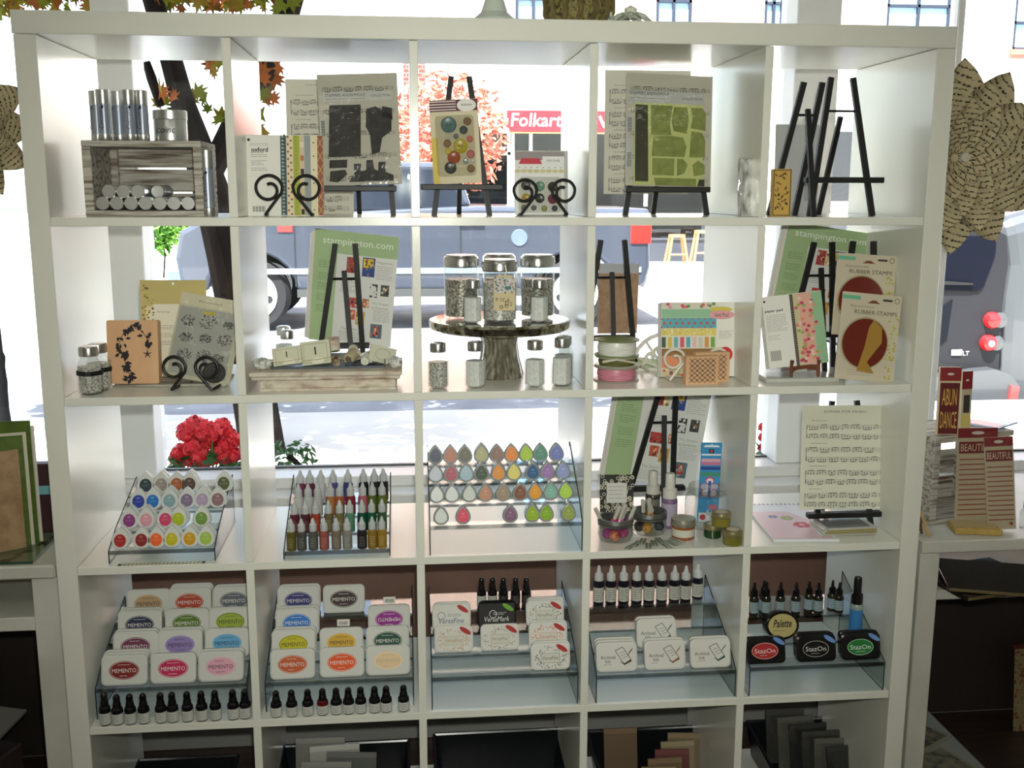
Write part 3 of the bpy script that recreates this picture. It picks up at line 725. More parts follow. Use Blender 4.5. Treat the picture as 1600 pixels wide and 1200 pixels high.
x_ = at(225.5, 333, Yc).x-cw/2+th*1.4+rs+.0008+3.5*(cw-th*2.8-2*rs-.002)/6
glue_stick('dark glue stick pushed back in the upper row inside the crate', (x_, Yc+.145, zin+rs*1.68), rs*.96, .09, RD(90), group='glue sticks lying in the crate', letter=False)
zt_ = cz(0)+ch
for k, (px, dy) in enumerate(((153, .05), (164, .018), (187, .052), (203, .02), (223, .03))):
    q = at(px, 214, Yc+dy); lab = ('leftmost glue stick standing on the crate, half hidden', 'front left glue stick standing on the crate', 'middle glue stick standing on the crate behind the others', 'front right glue stick standing on the crate', 'rightmost glue stick standing on the crate beside the tin')[k]
    glue_stick(lab, (q.x, Yc+dy, zt_), rs*.95, .097, rz=RD((-40, -10, -55, 5, -15)[k]), group='glue sticks standing on the crate')
q = at(266, 214, Yc+.05); rt = wd(240, 292, 190, Yc+.05)/2; L = hz(266, 171, Yc+.05, 0)-ch
t = thing('glue_tin', 'round silver tin with lid standing on the weathered crate', 'tin', (q.x, Yc+.05, zt_))
MB().lathe([(rt*.96, 0), (rt, .002), (rt, L*.68), (rt*.98, L*.7)], 32).build('can', TIN, t)
MB().lathe([(rt*.99, L*.69), (rt*1.03, L*.71), (rt*1.03, L*.97), (rt*.98, L), (0, L)], 32).build('lid', TIN, t)
p = Print(-rt-.001); p.text('coinc', -.002, L*.36, w=rt*1.1, h=L*.2, c=(24, 26, 34), shear=.2); p.build(t, 'lettering')
glue_stick('large glue stick standing on the shelf right of the crate', base(325, 0, .085), .0136, hz(325, 232, .085, 0), rz=RD(-15), group='silver glue sticks')
# ---- compartment 2: paper pad, easel with stamp set and music sheet
def paper_pad(name, label, px, row, Y, w_, h_, strips, split, word, rx=-.1, rz=0, flip=False, ry=0, lift=0, n=3, loc=None):
    o = flat(name, label, 'paper pad', px, row, Y, w_, h_, .004, PAPER, rx, rz, ry, lift=lift, part='pages', loc=loc)
    b = MB()
    for k in range(n): b.bbox(-w_/2-.002*k, w_/2-.003*k, .0045+k*.004, .008+k*.004, .0, h_-.001*k, .0004)
    b.build('page_block', mat((206, 204, 196), .7), o)
    return o
Y = .13; h_ = hz(440, 206, Y, 0); w_ = wd(378, 504, 270, Y)
o = paper_pad('paper_pad', 'white and patterned paper pad lettered oxford on a black scroll stand', 442, 0, Y, w_, h_, None, .45, 'oxford', rz=RD(-3))
p = Print(); u = -w_/2
p.text('oxford', u+.034, h_*.82, w=.034, h=.0095, c=(20, 20, 20), bold=.02)
p.ell(u+.012, h_*.94, .003, .003, (40, 40, 40)); p.lines(u+.014, h_*.86, u+.052, h_*.9, 2, (170, 170, 168))
for a, b_, n_ in ((.72, .79, 3), (.62, .69, 3), (.55, .60, 2)): p.lines(u+.016, h_*a, u+.050, h_*b_, n_, (130, 130, 128))
for k in range(12): p.rect(u+.018+k*.0022, h_*.05, u+.0188+k*.0022+.0006*(k % 3 == 0), h_*.12, (60, 60, 60))
S = wd(437, 504, 270, Y); us = w_/2-S; cols = [(.14, (70, 96, 100)), (.30, (226, 214, 178)), (.45, (170, 176, 62)), (.565, (214, 196, 160)), (.71, (150, 158, 160)), (.87, (228, 218, 184)), (1.0, (150, 84, 58))]
a = 0
for f_, c in cols: p.rect(us+S*a, .001, us+S*f_, h_-.001, c); a = f_
for j in range(22):
    v_ = h_*(j+.5)/22
    p.ell(us+S*(.18 if j % 2 else .25), v_, .0022, .0022, (150, 60, 50), 8); p.ell(us+S*.37, v_, .0012, .0012, (90, 130, 40), 6); p.ell(us+S*.06, v_, .003, .0014, (190, 196, 180), 8); p.ell(us+S*.10, v_+.003, .002, .003, (44, 70, 76), 6)
for j in range(6): p.rect(us+S*.47, h_*(j+.1)/6, us+S*.55, h_*(j+.5)/6, ((60, 40, 34), (196, 120, 70), (230, 220, 190))[j % 3]); p.rect(us+S*.76, h_*(j+.4)/6, us+S*.80, h_*(j+.48)/6, (70, 70, 60)); p.line(us+S*.875, h_*j/6+.002, us+S*.995, h_*(j+.8)/6, .0012, (210, 180, 110)); p.line(us+S*.995, h_*j/6+.002, us+S*.875, h_*(j+.8)/6, .0012, (210, 180, 110))
p.build(o)
scroll_stand('black wire scroll stand holding the oxford pad', 449, 0, .10, wd(422, 480, 300, .10), wd(0, 22, 300, .10))
# music sheet and its easel
MUSIC = mat((208, 204, 190), .8)
def music_sheet(name, label, px, row, Y, w_, h_, ns, rx=-.1, rz=0, ry=0, m=MUSIC, title=None, lift=0, cat='sheet music'):
    o = flat(name, label, cat, px, row, Y, w_, h_, .0008, m, rx, rz, ry, lift=lift, part='sheet')
    p = Print(); u0 = -w_/2+.012; u1 = w_/2-.012
    sh = (h_-.03)/ns
    for k in range(ns):
        v_ = h_-.03-sh*(k+1)
        p.lines(u0+.01, v_+sh*.86, u0+.05, v_+sh*.94, 1, (120, 118, 112)); p.staff(u0, u1, v_+sh*.55, sh*.16); p.staff(u0, u1, v_+sh*.14, sh*.16)
        p.rect(u0-.001, v_+sh*.14, u0, v_+sh*.71, (80, 80, 78))
    p.text(title, 0, h_-.014, w=w_*.5, h=.005, c=(110, 108, 104)) if title else p.lines(-w_*.2, h_-.016, w_*.2, h_-.01, 1)
    p.build(o); return o
Y = .33; music_sheet('music_sheet', 'folded music sheet standing behind the dark stamp packet', 500, 0, Y, wd(441, 545, 200, Y), hz(480, 117, Y, 0), 5, rx=-.05, rz=RD(-4))
easel('black easel holding the dark stamp packet and sheet music', 556, 0, .19, hz(495, 118, .22, 0), wd(492, 606, 300, .19), wd(491, 580, 150, .2), hz(560, 291, .18, 0), wd(500, 626, 290, .18), lean=.12, dowel=.8, rear=.09)
Y = .185; w_ = wd(502, 628, 200, Y); h_ = hz(560, 106, Y, 0)-hz(560, 286, Y-.01, 0); L0 = hz(560, 286, Y-.01, 0)
o = flat('stamp_packet', 'clear packet of black rubber stamps over sheet music, on an easel', 'stamp packet', 565, 0, Y, w_, h_, .002, MUSIC, -.12, RD(-2), RD(-2), lift=L0+.001, part='backing_sheet')
p = Print(-.0005); 
for k in range(5): p.staff(-w_/2+.01, w_/2-.01, h_*(.05+.2*k), .007)
p.rect(-w_*.44, h_*.76, w_*.42, h_*.84, (214, 214, 212)); p.text('STAMPERS ANONYMOUS', -w_*.16, h_*.81, w=w_*.5, h=.0065, c=(60, 62, 66)); p.text('COLLECTION', w_*.28, h_*.80, w=w_*.24, h=.005, c=(70, 72, 76)); p.lines(-w_*.4, h_*.765, w_*.1, h_*.785, 1)
p.rect(-w_*.49, h_*.44, -w_*.42, h_*.60, (206, 206, 204)); [p.rect(-w_*.475, h_*(.45+.014*k), -w_*.43, h_*(.458+.014*k), (70, 70, 70)) for k in range(10)]
p.build(o)
RUB = nmat('black_rubber_stamp', [(44, 42, 42), (64, 62, 62)], 90, .7)
def rub(o, P, m=RUB, t_=.004): MB().prism(P, -.0006-t_, -.0006).build('rubber_stamp', m, o)
def R4(a, b, c, d): return [(w_*a, h_*b), (w_*c, h_*b), (w_*c, h_*d), (w_*a, h_*d)]
rub(o, [(w_*-.40, h_*.26), (w_*.0, h_*.26), (w_*.03, h_*.72), (w_*-.36, h_*.72)])
rub(o, [(w_*.14, h_*.27), (w_*.24, h_*.29), (w_*.28, h_*.42), (w_*.40, h_*.48), (w_*.41, h_*.62), (w_*.30, h_*.66), (w_*.22, h_*.70), (w_*.10, h_*.68), (w_*.08, h_*.52), (w_*.13, h_*.45)])
rub(o, [(w_*.28, h_*.60), (w_*.42, h_*.58), (w_*.42, h_*.68), (w_*.30, h_*.70)])
rub(o, [(w_*-.40, h_*.16), (w_*-.18, h_*.16), (w_*-.17, h_*.23), (w_*-.39, h_*.23)]); rub(o, [(w_*-.40, h_*.04), (w_*-.3, h_*.03), (w_*-.18, h_*.1), (w_*-.2, h_*.14), (w_*-.39, h_*.13)])
rub(o, [(w_*-.16, h_*.03), (w_*.40, h_*.03), (w_*.40, h_*.08), (w_*.30, h_*.11), (w_*.31, h_*.20), (w_*.22, h_*.20), (w_*.21, h_*.12), (w_*.16, h_*.14), (w_*.15, h_*.22), (w_*.07, h_*.22), (w_*.06, h_*.13), (w_*-.01, h_*.12), (w_*.0, h_*.19), (w_*-.09, h_*.19), (w_*-.09, h_*.10)])
bagover(o, w_*1.02, h_*1.0, .004, y=-.006)
# ---- compartment 3: easel with buttons, scroll stand with brads
easel('black easel holding the card of coloured buttons', 720, 0, .15, hz(700, 113, .19, 0), wd(678, 765, 325, .15), wd(692, 720, 120, .18), hz(720, 288, .14, 0), wd(655, 784, 288, .14), lean=.13, dowel=.6, rear=.10)
def button_card(name, label, px, Y, w_, h_, L0, spots, rx, rz=0, ry=0, base_c=(216, 206, 176)):
    o = flat(name, label, 'button card', px, 0, Y, w_, h_, .0012, mat(base_c, .7), rx, rz, ry, lift=L0, part='backing_card')
    for i, (u_, v_, r_, c) in enumerate(spots):
        r_ *= w_; m_ = MB(); m_.T = Matrix.Translation((w_*u_, -.002, h_*v_)) @ Matrix.Rotation(RD(90), 4, 'X')
        m_.lathe([(r_, -.001), (r_, .002), (r_*.85, .0034), (r_*.6, .0022), (0, .0022)], 18); bt = m_.build('button', mat(c, .3), o)
        if r_ > .005:
            hb_ = MB(); hb_.T = m_.T
            for s_ in (-1, 1): hb_.lathe([(r_*.1, .0021), (r_*.1, .0026), (0, .0026)], 8, (s_*r_*.18, 0, 0))
            stuff(hb_.build('button_holes', mat((40, 36, 34), .6), bt))
    return o
Y = .142; w_ = wd(676, 752, 215, Y); L0 = hz(712, 284, Y-.01, 0); h_ = hz(712, 148, Y, 0)-L0
o = button_card('button_card', 'blister card of assorted coloured buttons on a black easel', 714, Y, w_, h_, L0+.002,
    [(-.12, .70, .165, (96, 128, 132)), (.27, .73, .085, (150, 116, 84)), (.18, .63, .085, (70, 88, 86)), (-.15, .56, .06, (214, 214, 206)), (.02, .56, .055, (120, 130, 130)), (.30, .52, .07, (220, 130, 110)), (-.17, .48, .08, (160, 120, 84)), (.10, .44, .15, (200, 180, 40)), (-.16, .39, .07, (222, 200, 60)), (-.05, .31, .135, (176, 84, 44)), (.30, .34, .085, (206, 120, 110)), (.19, .26, .06, (150, 160, 166)), (.33, .26, .04, (224, 224, 220)), (-.13, .19, .125, (60, 66, 62)), (.29, .17, .08, (134, 104, 60))], -.13, RD(-3), RD(-3))
p = Print(-.0014); p.rect(-w_/2, h_*.86, w_/2, h_*.995, (96, 50, 62))
for k in range(4): p.rect(-w_/2, h_*(.875+.032*k), w_*.05, h_*(.887+.032*k), (226, 220, 214))
p.ell(w_*.27, h_*.925, w_*.2, h_*.075, (234, 230, 224)); p.text('buttons', w_*.27, h_*.935, w=w_*.22, h=.006, c=(60, 50, 50)); p.rect(-w_/2, .002, -w_*.36, h_*.55, (214, 190, 90)); p.build(o)
MB().prism(rrect(w_*.8, h_*.72, .008, cz=h_*.08), -.012, -.011).build('blister', CELLO, o)
Y = .13; w_ = wd(802, 884, 280, Y); h_ = hz(842, 229, Y, 0)
o = flat('brad_card', 'second card of brads hidden behind the front one', 'brad card', 846, 0, Y+.02, w_, h_, .001, mat((190, 190, 186), .7), -.1, part='backing_card')
p = Print(); [p.ell(random.uniform(-w_*.45, w_*.45), random.uniform(h_*.9, h_*.98), .004, .003, random.choice(((60, 66, 66), (214, 210, 200), (130, 80, 70)))) for _ in range(16)]; p.build(o)
o = button_card('brad_card', 'white card of round printed brads on the small scroll stand', 842, Y, w_*.95, h_*.97, .002,
    [(-.28, .46, .095, (90, 80, 90)), (.0, .45, .10, (110, 160, 140)), (.26, .44, .10, (70, 74, 60)), (-.28, .26, .095, (206, 176, 70)), (.0, .26, .095, (50, 46, 48)), (.26, .25, .10, (140, 66, 84)), (-.32, .11, .06, (110, 120, 90)), (-.12, .11, .055, (110, 110, 120)), (.09, .10, .06, (170, 166, 110)), (.30, .10, .06, (80, 84, 96))], -.1, base_c=(232, 232, 228))
w_ *= .95; h_ *= .97; p = Print(-.0014); p.rect(-w_*.5, h_*.86, w_*.5, h_*.995, (150, 140, 140)); p.poly([(-w_*.42, h_*.80), (w_*.05, h_*.80), (w_*.0, h_*.89), (-w_*.36, h_*.89)], (196, 50, 70)); p.rect(w_*.06, h_*.80, w_*.5, h_*.92, (232, 230, 226)); p.text('mini brads', w_*.28, h_*.86, w=w_*.26, h=.006, c=(80, 76, 74))
for k in range(8): p.ell(-w_*.44+k*w_*.125, h_*.69, w_*.06, h_*.03, (206, 196, 150)); p.rect(-w_*.42+k*w_*.12, h_*.74, -w_*.39+k*w_*.12, h_*.75, (90, 90, 90))
p.build(o); MB().prism(rrect(w_*.86, h_*.56, .008, cz=h_*.03), -.010, -.009).build('blister', CELLO, o)
scroll_stand('black wire scroll stand holding the card of brads', 849, 0, .10, wd(818, 878, 300, .10), wd(0, 20, 300, .10))
# ---- compartment 4: sheet music, green stamp packet, cellophane bag
Y = .355; music_sheet('music_sheet', 'tall music sheet standing behind the green stamp packet', 1008, 0, Y, wd(938, 1072, 200, Y), hz(1000, 103, Y, 0)-.045, 5, rx=-.03, lift=.045, rz=0)
easel('black easel holding the green stamp packet', 1040, 0, .17, hz(1040, 130, .20, 0), wd(962, 1090, 320, .17), wd(1000, 1070, 140, .2), hz(1040, 293, .16, 0), wd(976, 1108, 293, .16), lean=.12, dowel=.7, rear=.10)
Y = .163; w_ = wd(974, 1111, 200, Y); L0 = hz(1040, 289, Y-.01, 0); h_ = hz(1030, 108, Y, 0)-L0
o = flat('stamp_packet', 'clear packet of olive green stamps over sheet music, on an easel', 'stamp packet', 1042, 0, Y, w_, h_, .002, MUSIC, -.12, RD(3), RD(1.5), lift=L0+.001, part='backing_sheet')
p = Print(-.0005)
for k in range(5): p.staff(-w_/2+.01, w_/2-.008, h_*(.05+.2*k), .007)
p.rect(-w_*.48, h_*.73, w_*.40, h_*.85, (196, 198, 196)); p.text('STAMPERS ANONYMOUS', -w_*.24, h_*.825, w=w_*.46, h=.0065, c=(60, 62, 66)); p.text('COLLECTION', w_*.26, h_*.79, w=w_*.24, h=.005, c=(70, 72, 76)); p.lines(-w_*.46, h_*.77, w_*.0, h_*.79, 1)
for a, b in ((.47, .63), (.16, .42)): p.rect(-w_*.5, h_*a, -w_*.42, h_*b, (206, 206, 204)); [p.rect(-w_*.49, h_*(a+.01+.013*k), -w_*.435, h_*(a+.016+.013*k), (80, 80, 80)) for k in range(10)]
p.rect(-w_*.41, h_*.01, w_*.40, h_*.74, (206, 212, 140)); p.build(o)
OLV = nmat('olive_rubber', [(128, 138, 66), (150, 160, 84)], 60, .6); OLVD = mat((62, 64, 44), .6)
for P, m_ in (([(-.39, .04), (-.24, .04), (-.26, .72), (-.40, .72)], OLVD), ([(-.21, .46), (.02, .46), (.0, .55), (.03, .72), (-.22, .72)], OLV), ([(-.20, .27), (.18, .27), (.2, .36), (.16, .44), (.04, .45), (-.18, .45)], OLV),
             ([(.05, .50), (.20, .48), (.22, .6), (.20, .71), (.05, .71), (.02, .6)], OLV), ([(.25, .53), (.42, .51), (.42, .66), (.38, .71), (.25, .71), (.27, .62)], OLV), ([(.24, .27), (.42, .27), (.42, .42), (.38, .49), (.26, .5), (.25, .4)], OLV),
             ([(-.19, .10), (.06, .10), (.06, .25), (-.19, .25)], OLV), ([(.10, .10), (.18, .12), (.22, .20), (.16, .25), (.10, .25)], OLV), ([(.30, .10), (.42, .12), (.42, .2), (.34, .24), (.28, .2)], OLV), ([(-.15, .01), (.32, .01), (.32, .075), (-.17, .075)], OLV), ([(.34, .01), (.42, .01), (.42, .07), (.36, .07)], OLVD)):
    rub(o, [(w_*a, h_*b) for a, b in P], m_)
bagover(o, w_*1.0, h_*1.0, .004, y=-.006)
Y = .05; w_ = wd(1153, 1188, 290, Y); h_ = hz(1170, 246, Y, 0)
o = flat('cellophane_packet', 'slim clear packet of silver wire strands against the partition', 'packet', 1170, 0, Y, w_, h_, .006, nmat('silver_strands', [(110, 110, 108), (190, 190, 188), (240, 240, 240)], 90, .3, (1, 1, .35), .3), -.05, part='strands'); bagover(o, w_*1.08, h_*1.03, .004)
# ---- compartment 5: stamp block, two empty easels, grey card
Y = .30; o = flat('grey_card', 'plain pale grey card leaning behind the small empty easel', 'card', 1243, 0, Y, wd(1205, 1276, 240, Y), hz(1243, 192, Y, 0), .002, mat((176, 178, 180), .6), -.06, RD(4), part='sheet'); MB().bbox(.02, .05, -.001, 0, .03, .10, .0003).build('label_strip', mat((150, 152, 154), .6), o)
Y = .06; w_ = wd(1207, 1236, 300, Y); h_ = hz(1220, 262, Y, 0)
o = flat('stamp_block', 'small gold printed stamp block at the right compartment edge', 'stamp block', 1220, 0, Y, w_, h_, .018, mat((196, 158, 72), .45), -.03, RD(-4), part='block')
p = Print(-.0005); p.ring(0, h_/2, w_*.01, w_*.01, .001, (40, 30, 20))
for a, b, c, d in ((-.46, .02, .46, .035), (-.46, .965, .46, .98), (-.46, .02, -.42, .98), (.42, .02, .46, .98)): p.rect(w_*a, h_*b, w_*c, h_*d, (44, 34, 24))
for k in range(34): x_, z_ = random.uniform(-.34, .34)*w_, random.uniform(.08, .9)*h_; a = random.uniform(0, 3.1); p.line(x_, z_, x_+.006*cos(a), z_+.006*sin(a), random.uniform(.001, .003), (52, 40, 26))
p.build(o)
easel('small empty black easel beside the gold stamp block', 1221, 0, .13, hz(1250, 132, .17, 0), wd(1201, 1241, 320, .13), wd(1240, 1268, 140, .16), .030, .001, sk=-wd(0, 32, 320, .13), lean=.14, rz=RD(180), ledge=False, dowel=.76, rear=.07, rtop=.8)
easel('large empty black easel with its ledge in the top right compartment', 1314, 0, .09, hz(1320, 121, .13, 0), wd(1266, 1364, 330, .09), wd(1300, 1334, 130, .12), hz(1310, 281, .08, 0), wd(1262, 1384, 281, .08), lean=.13, dowel=.76, rear=.10)
# ================================================================== ROW 2
# ---- compartment 1
G_SH = 'glass shakers with chrome caps'
for lab, px, py0, py1, Y in (('front glass shaker with a black ribbon band by the left side board', 142, 541, 614, .045), ('rear glass shaker with a black ribbon band, behind its twin', 156, 536, 606, .085)):
    b_ = base(px, 1, Y); shaker(lab, b_, hz(px, py0, Y, 1), wd(122, 160, 580, .045), GLIT_S if Y > .05 else GLIT_S, G_SH, band=.40)
pb = thing('whitewashed_plank', 'low whitewashed board under the wooden stamp and the stamp packets', 'board', base(262, 1, .10))
wq = wd(176, 350, 605, .10); MB().bbox(-wq/2, wq/2, 0, .13, 0, .006, .001).build('board', OLDWOOD, pb)
for k in range(5): MB().box(-wq/2+.01, wq/2-.01, .01+k*.025, .012+k*.025, .006, .0066).build('groove', mat((110, 100, 88), .8), pb)
Y = .115; w_ = wd(168, 249, 550, Y); h_ = hz(205, 502, Y, 1)-.006
o = flat('wooden_stamp', 'square maple stamp block printed with a dark floral wreath', 'stamp block', 208, 1, Y, w_, h_, .022, STAMPWOOD, -.10, RD(-4), 0, lift=.0065, part='block', r=.004)
p = Print(-.0006); INK = (34, 28, 34)
cxs, czs, rr_ = w_*.10, h_*.62, w_*.27
pts = []
for k in range(40):
    a = RD(250-k*5.6-20); pts.append((cxs+rr_*1.05*cos(a)-.0, czs+rr_*1.1*sin(a)))
stem = [(w_*-.05, h_*.08), (w_*-.12, h_*.25), (w_*-.2, h_*.45), (w_*-.28, h_*.6), (w_*-.18, h_*.78), (w_*.0, h_*.88), (w_*.15, h_*.86), (w_*.26, h_*.76), (w_*.32, h_*.62)]
for a, b in zip(stem[:-1], stem[1:]): p.line(*a, *b, .0012, INK)
for i, (a, b) in enumerate(stem):
    for _ in range((9, 9, 12, 8, 7, 5, 4, 3, 2)[i]):
        x_ = a+random.gauss(0, w_*.055); z_ = b+random.gauss(0, h_*.045); r_ = random.uniform(.0028, .0058); an = random.uniform(0, 6.3)
        P = [(x_+r_*1.7*cos(an), z_+r_*1.7*sin(an)), (x_+r_*.8*cos(an+1.7), z_+r_*.8*sin(an+1.7)), (x_-r_*1.3*cos(an), z_-r_*1.3*sin(an)), (x_+r_*.8*cos(an-1.7), z_+r_*.8*sin(an-1.7))]
        p.poly(P, INK)
for k in range(5):
    an = 2*pi*k/5+pi/2; x_, z_ = w_*.29, h_*.47; p.poly([(x_+.011*cos(an), z_+.011*sin(an)), (x_+.0028*cos(an+.6), z_+.0028*sin(an+.6)), (x_, z_), (x_+.0028*cos(an-.6), z_+.0028*sin(an-.6))], INK)
x_, z_ = w_*.33, h_*.62; p.poly([(x_, z_-.008), (x_+.007, z_+.002), (x_+.004, z_+.006), (x_, z_+.003), (x_-.004, z_+.006), (x_-.007, z_+.002)], INK)
p.build(o)
Y = .20; w_ = wd(222, 326, 470, Y); h_ = hz(270, 438, Y, 1)
o = flat('stamp_card', 'tall cream printed card with a punched hole behind the stamp packets', 'card', 274, 1, Y, w_, h_, .0012, mat((222, 214, 168), .7), -.08, RD(-2), part='backing_card')
p = Print(); p.rect(-w_*.5, h_*.74, w_*.5, h_, (198, 182, 116)); p.rect(-w_*.5, 0, -w_*.43, h_*.74, (198, 182, 116)); p.poly([(-w_*.40, 0), (w_*.5, 0), (w_*.5, h_*.76), (-w_*.3, h_*.76), (-w_*.38, h_*.7), (-w_*.40, h_*.6)], (232, 228, 208))
for k in range(26): p.ell(random.uniform(-.48, -.3)*w_, random.uniform(.6, .95)*h_, .003, .002, random.choice(((150, 120, 70), (120, 90, 60), (176, 160, 90))), 7)
p.text('Kissing', -w_*.16, h_*.68, w=w_*.2, h=.005, c=(160, 140, 90), shear=.3); [p.lines(-w_*.26, h_*a, w_*.02, h_*(a+.05), 3, (150, 146, 130)) for a in (.5, .42, .34)]; p.ell(0, h_*.965, .0028, .0028, (250, 250, 246)); p.build(o)
Y = .10; w_ = wd(252, 354, 540, Y); h_ = hz(312, 466, Y+.04, 1)
for k in range(3):
    o = flat('stamp_packet', ('front clear packet of grey stamps on the black scroll stand', 'middle packet of grey stamps behind the front one', 'rear packet of grey stamps in the leaning stack')[k], 'stamp packet', 303+k*3, 1, Y+.008+k*.012, w_, h_-.004*k, .003, mat((206, 202, 178), .6), -.30, RD(-10), RD(9), lift=.012, part='backing_card', group='leaning stamp packets')
    if k == 0:
        p = Print(); p.rect(-w_*.5, h_*.86, w_*.5, h_, (224, 218, 190)); p.rect(-w_*.47, h_*.05, w_*.47, h_*.84, (176, 178, 170)); p.text('Botanicals', 0, h_*.925, w=w_*.4, h=.005, c=(150, 140, 100), shear=.3); p.poly([(-w_*.1, h_*.78), (w_*.12, h_*.78), (w_*.10, h_*.82), (-w_*.08, h_*.82)], (206, 190, 40))
        for u_, v_, r_ in ((-.3, .68, .11), (.02, .7, .15), (.35, .7, .08), (-.28, .48, .11), (.03, .5, .10), (.34, .52, .12), (-.25, .28, .12), (.06, .3, .12), (.3, .3, .09)):
            for _ in range(60): a = random.uniform(0, 6.3); q = random.random()**.5*r_*w_; p.ell(u_*w_+q*cos(a), v_*h_+q*sin(a)*.8, .0016, .0012, random.choice(((70, 72, 70), (96, 98, 94), (50, 52, 50))), 5)
        p.ell(w_*.28, h_*.13, w_*.19, w_*.17, (44, 42, 42)); p.ring(w_*.28, h_*.13, w_*.14, w_*.125, .0012, (90, 88, 84)); p.ring(w_*.28, h_*.13, w_*.08, w_*.07, .0012, (90, 88, 84)); p.build(o)
        bagover(o, w_, h_, .003)
scroll_stand('black wire scroll stand holding the leaning stamp packets', 298, 1, .052, wd(266, 318, 580, .05), wd(0, 19, 580, .05), rz=RD(-8))
# ---- compartment 2: magazine, reversed easel and vintage box
def magazine(label, px, row, Y, w_, h_, rx=.12, rz=0, ry=0, lift=0, title=True, cut=1.0):
    o = flat('magazine', label, 'magazine', px, row, Y, w_, h_, .003, mat((226, 226, 222), .35), rx, rz, ry, lift=lift, part='pages')
    g1, g2, bar = (166, 190, 142), (122, 150, 96), (120, 176, 90)
    p = Print(); p.rect(-w_*.5, 0, -w_*.22, h_, g1); p.rect(-w_*.5, h_*.82, w_*.5, h_, g1); p.rect(-w_*.22, h_*.80, w_*.5, h_*.82, g1)
    if title: p.text('stampington.com', w_*.02, h_*.90, w=w_*.84, h=h_*.075, c=(232, 238, 226), bold=.004)
    for a in (.66, .55, .46, .36, .26): p.lines(-w_*.44, h_*a, -w_*.27, h_*(a+.07), 4, (84, 116, 66))
    for (u0, v0, u1, v1, c) in ((-.10, .64, .0, .78, (170, 60, 60)), (.0, .64, .06, .78, (226, 200, 150)), (.09, .62, .24, .79, (40, 74, 140)), (.10, .70, .22, .78, (232, 190, 50)), (-.08, .33, .08, .42, (190, 60, 60)), (-.06, .22, .04, .31, (196, 90, 60)), (.05, .18, .16, .30, (206, 160, 80)), (.12, .34, .2, .42, (196, 110, 60)), (.24, .07, .38, .20, (90, 110, 120)), (.28, .10, .34, .18, (190, 60, 50)), (.20, .44, .29, .56, (40, 40, 40)), (.33, .46, .43, .56, (70, 70, 70))):
        p.rect(w_*u0, h_*v0, w_*u1, h_*v1, c)
        for _ in range(9):
            uu, vv = random.uniform(u0+.012, u1-.012), random.uniform(v0+.012, v1-.012); cc = random.choice((tuple(min(255, x+70) for x in c), tuple(int(x*.5) for x in c), (206, 196, 170), (150, 110, 90)))
            p.ell(w_*uu, h_*vv, .0028, .0036, cc, 7)
    for _ in range(26): p.ell(random.uniform(.21, .28)*w_, random.uniform(.45, .55)*h_, .003, .003, (220, 220, 216), 6)
    for t_, u_, v_ in (('Magazines', .36, .755), ('The Shoppe', .34, .385), ('at Somerset', .34, .35), ('The Studio', -.02, .135)): p.text(t_, w_*u_, h_*v_, w=w_*.2, h=h_*.026, c=(150, 160, 130))
    for u0, v0, u1, v1, n in ((.26, .60, .46, .73, 8), (-.16, .46, .02, .58, 7), (.26, .22, .46, .33, 8), (-.14, .02, .14, .11, 6)): p.lines(w_*u0, h_*v0, w_*u1, h_*v1, n, (120, 120, 118), .0007)
    p.build(o)
    for k in range(3): MB().bbox(-w_/2-.006-.003*k, w_/2-.004, .0035+k*.003, .006+k*.003, .002, h_-.004-.004*k, .0005).build('inner_magazine', mat(((214, 206, 200), (200, 204, 196), (222, 222, 220))[k], .5), o)
    return o
Y = .25; zl = hz(545, 538, Y, 1); w_ = wd(492, 622, 450, Y); h_ = hz(545, 362, Y, 1)-zl
magazine('magazine with a green stampington.com cover behind the vintage box', 545, 1, Y, w_, h_, rx=.06, rz=RD(-5), ry=RD(6), lift=zl+.004)
easel('black easel seen from behind, holding the magazine over the vintage box', 530, 1, .225, hz(550, 378, .2, 1), wd(492, 567, 545, .22), wd(530, 561, 390, .2), hz(545, 538, .24, 1), wd(490, 582, 540, .24), lean=.10, rz=RD(180), sk=-wd(0, 15, 500, .2), rb=-wd(0, 26, 500, .2), dowel=.74, rear=.07, rtop=.80)
for lab, px, py0, Y in (('glass shaker with dark lid behind the numbered cards, front', 449, 514, .27), ('glass shaker with dark lid behind the numbered cards, rear', 443, 508, .31)):
    shaker(lab, base(px, 1, Y), hz(px, py0, Y, 1), wd(433, 462, 530, .27), SANDW, G_SH)
OLDP = nmat('marbled_old_paint', [(150, 124, 112), (196, 180, 164), (214, 206, 190), (176, 164, 140)], 22, .7, (1, 1, 2.5), bump=.3, contrast=(.3, .7))
Y0 = .035; xa, xb = at(403, 600, Y0).x, at(617, 600, Y0).x; zt_ = hz(500, 576, Y0+.02, 1)
vb = thing('vintage_plinth', 'marbled old painted wooden plinth with moulded top carrying a metal tray', 'plinth', ((xa+xb)/2, Y0, cz(1)))
W2 = (xb-xa)/2; dpt = .15
MB().bbox(-W2, W2, .0, dpt, 0, .006, .001).build('base_moulding', OLDP, vb)
MB().bbox(-W2+.001, W2-.001, .002, dpt-.002, .006, zt_-.017, .001).build('body', OLDP, vb)
MB().bbox(-W2-.014, W2+.008, -.012, dpt+.01, zt_-.017, zt_-.009, .002).build('top_moulding', OLDP, vb)
MB().bbox(-W2-.018, W2+.012, -.016, dpt+.012, zt_-.009, zt_, .002).build('top_board', OLDP, vb)
ZT = cz(1)+zt_
ty0, ty1 = Y0+.025, Y0+.135; ta, tb_ = at(421, 578, ty0).x, at(600, 578, ty0).x
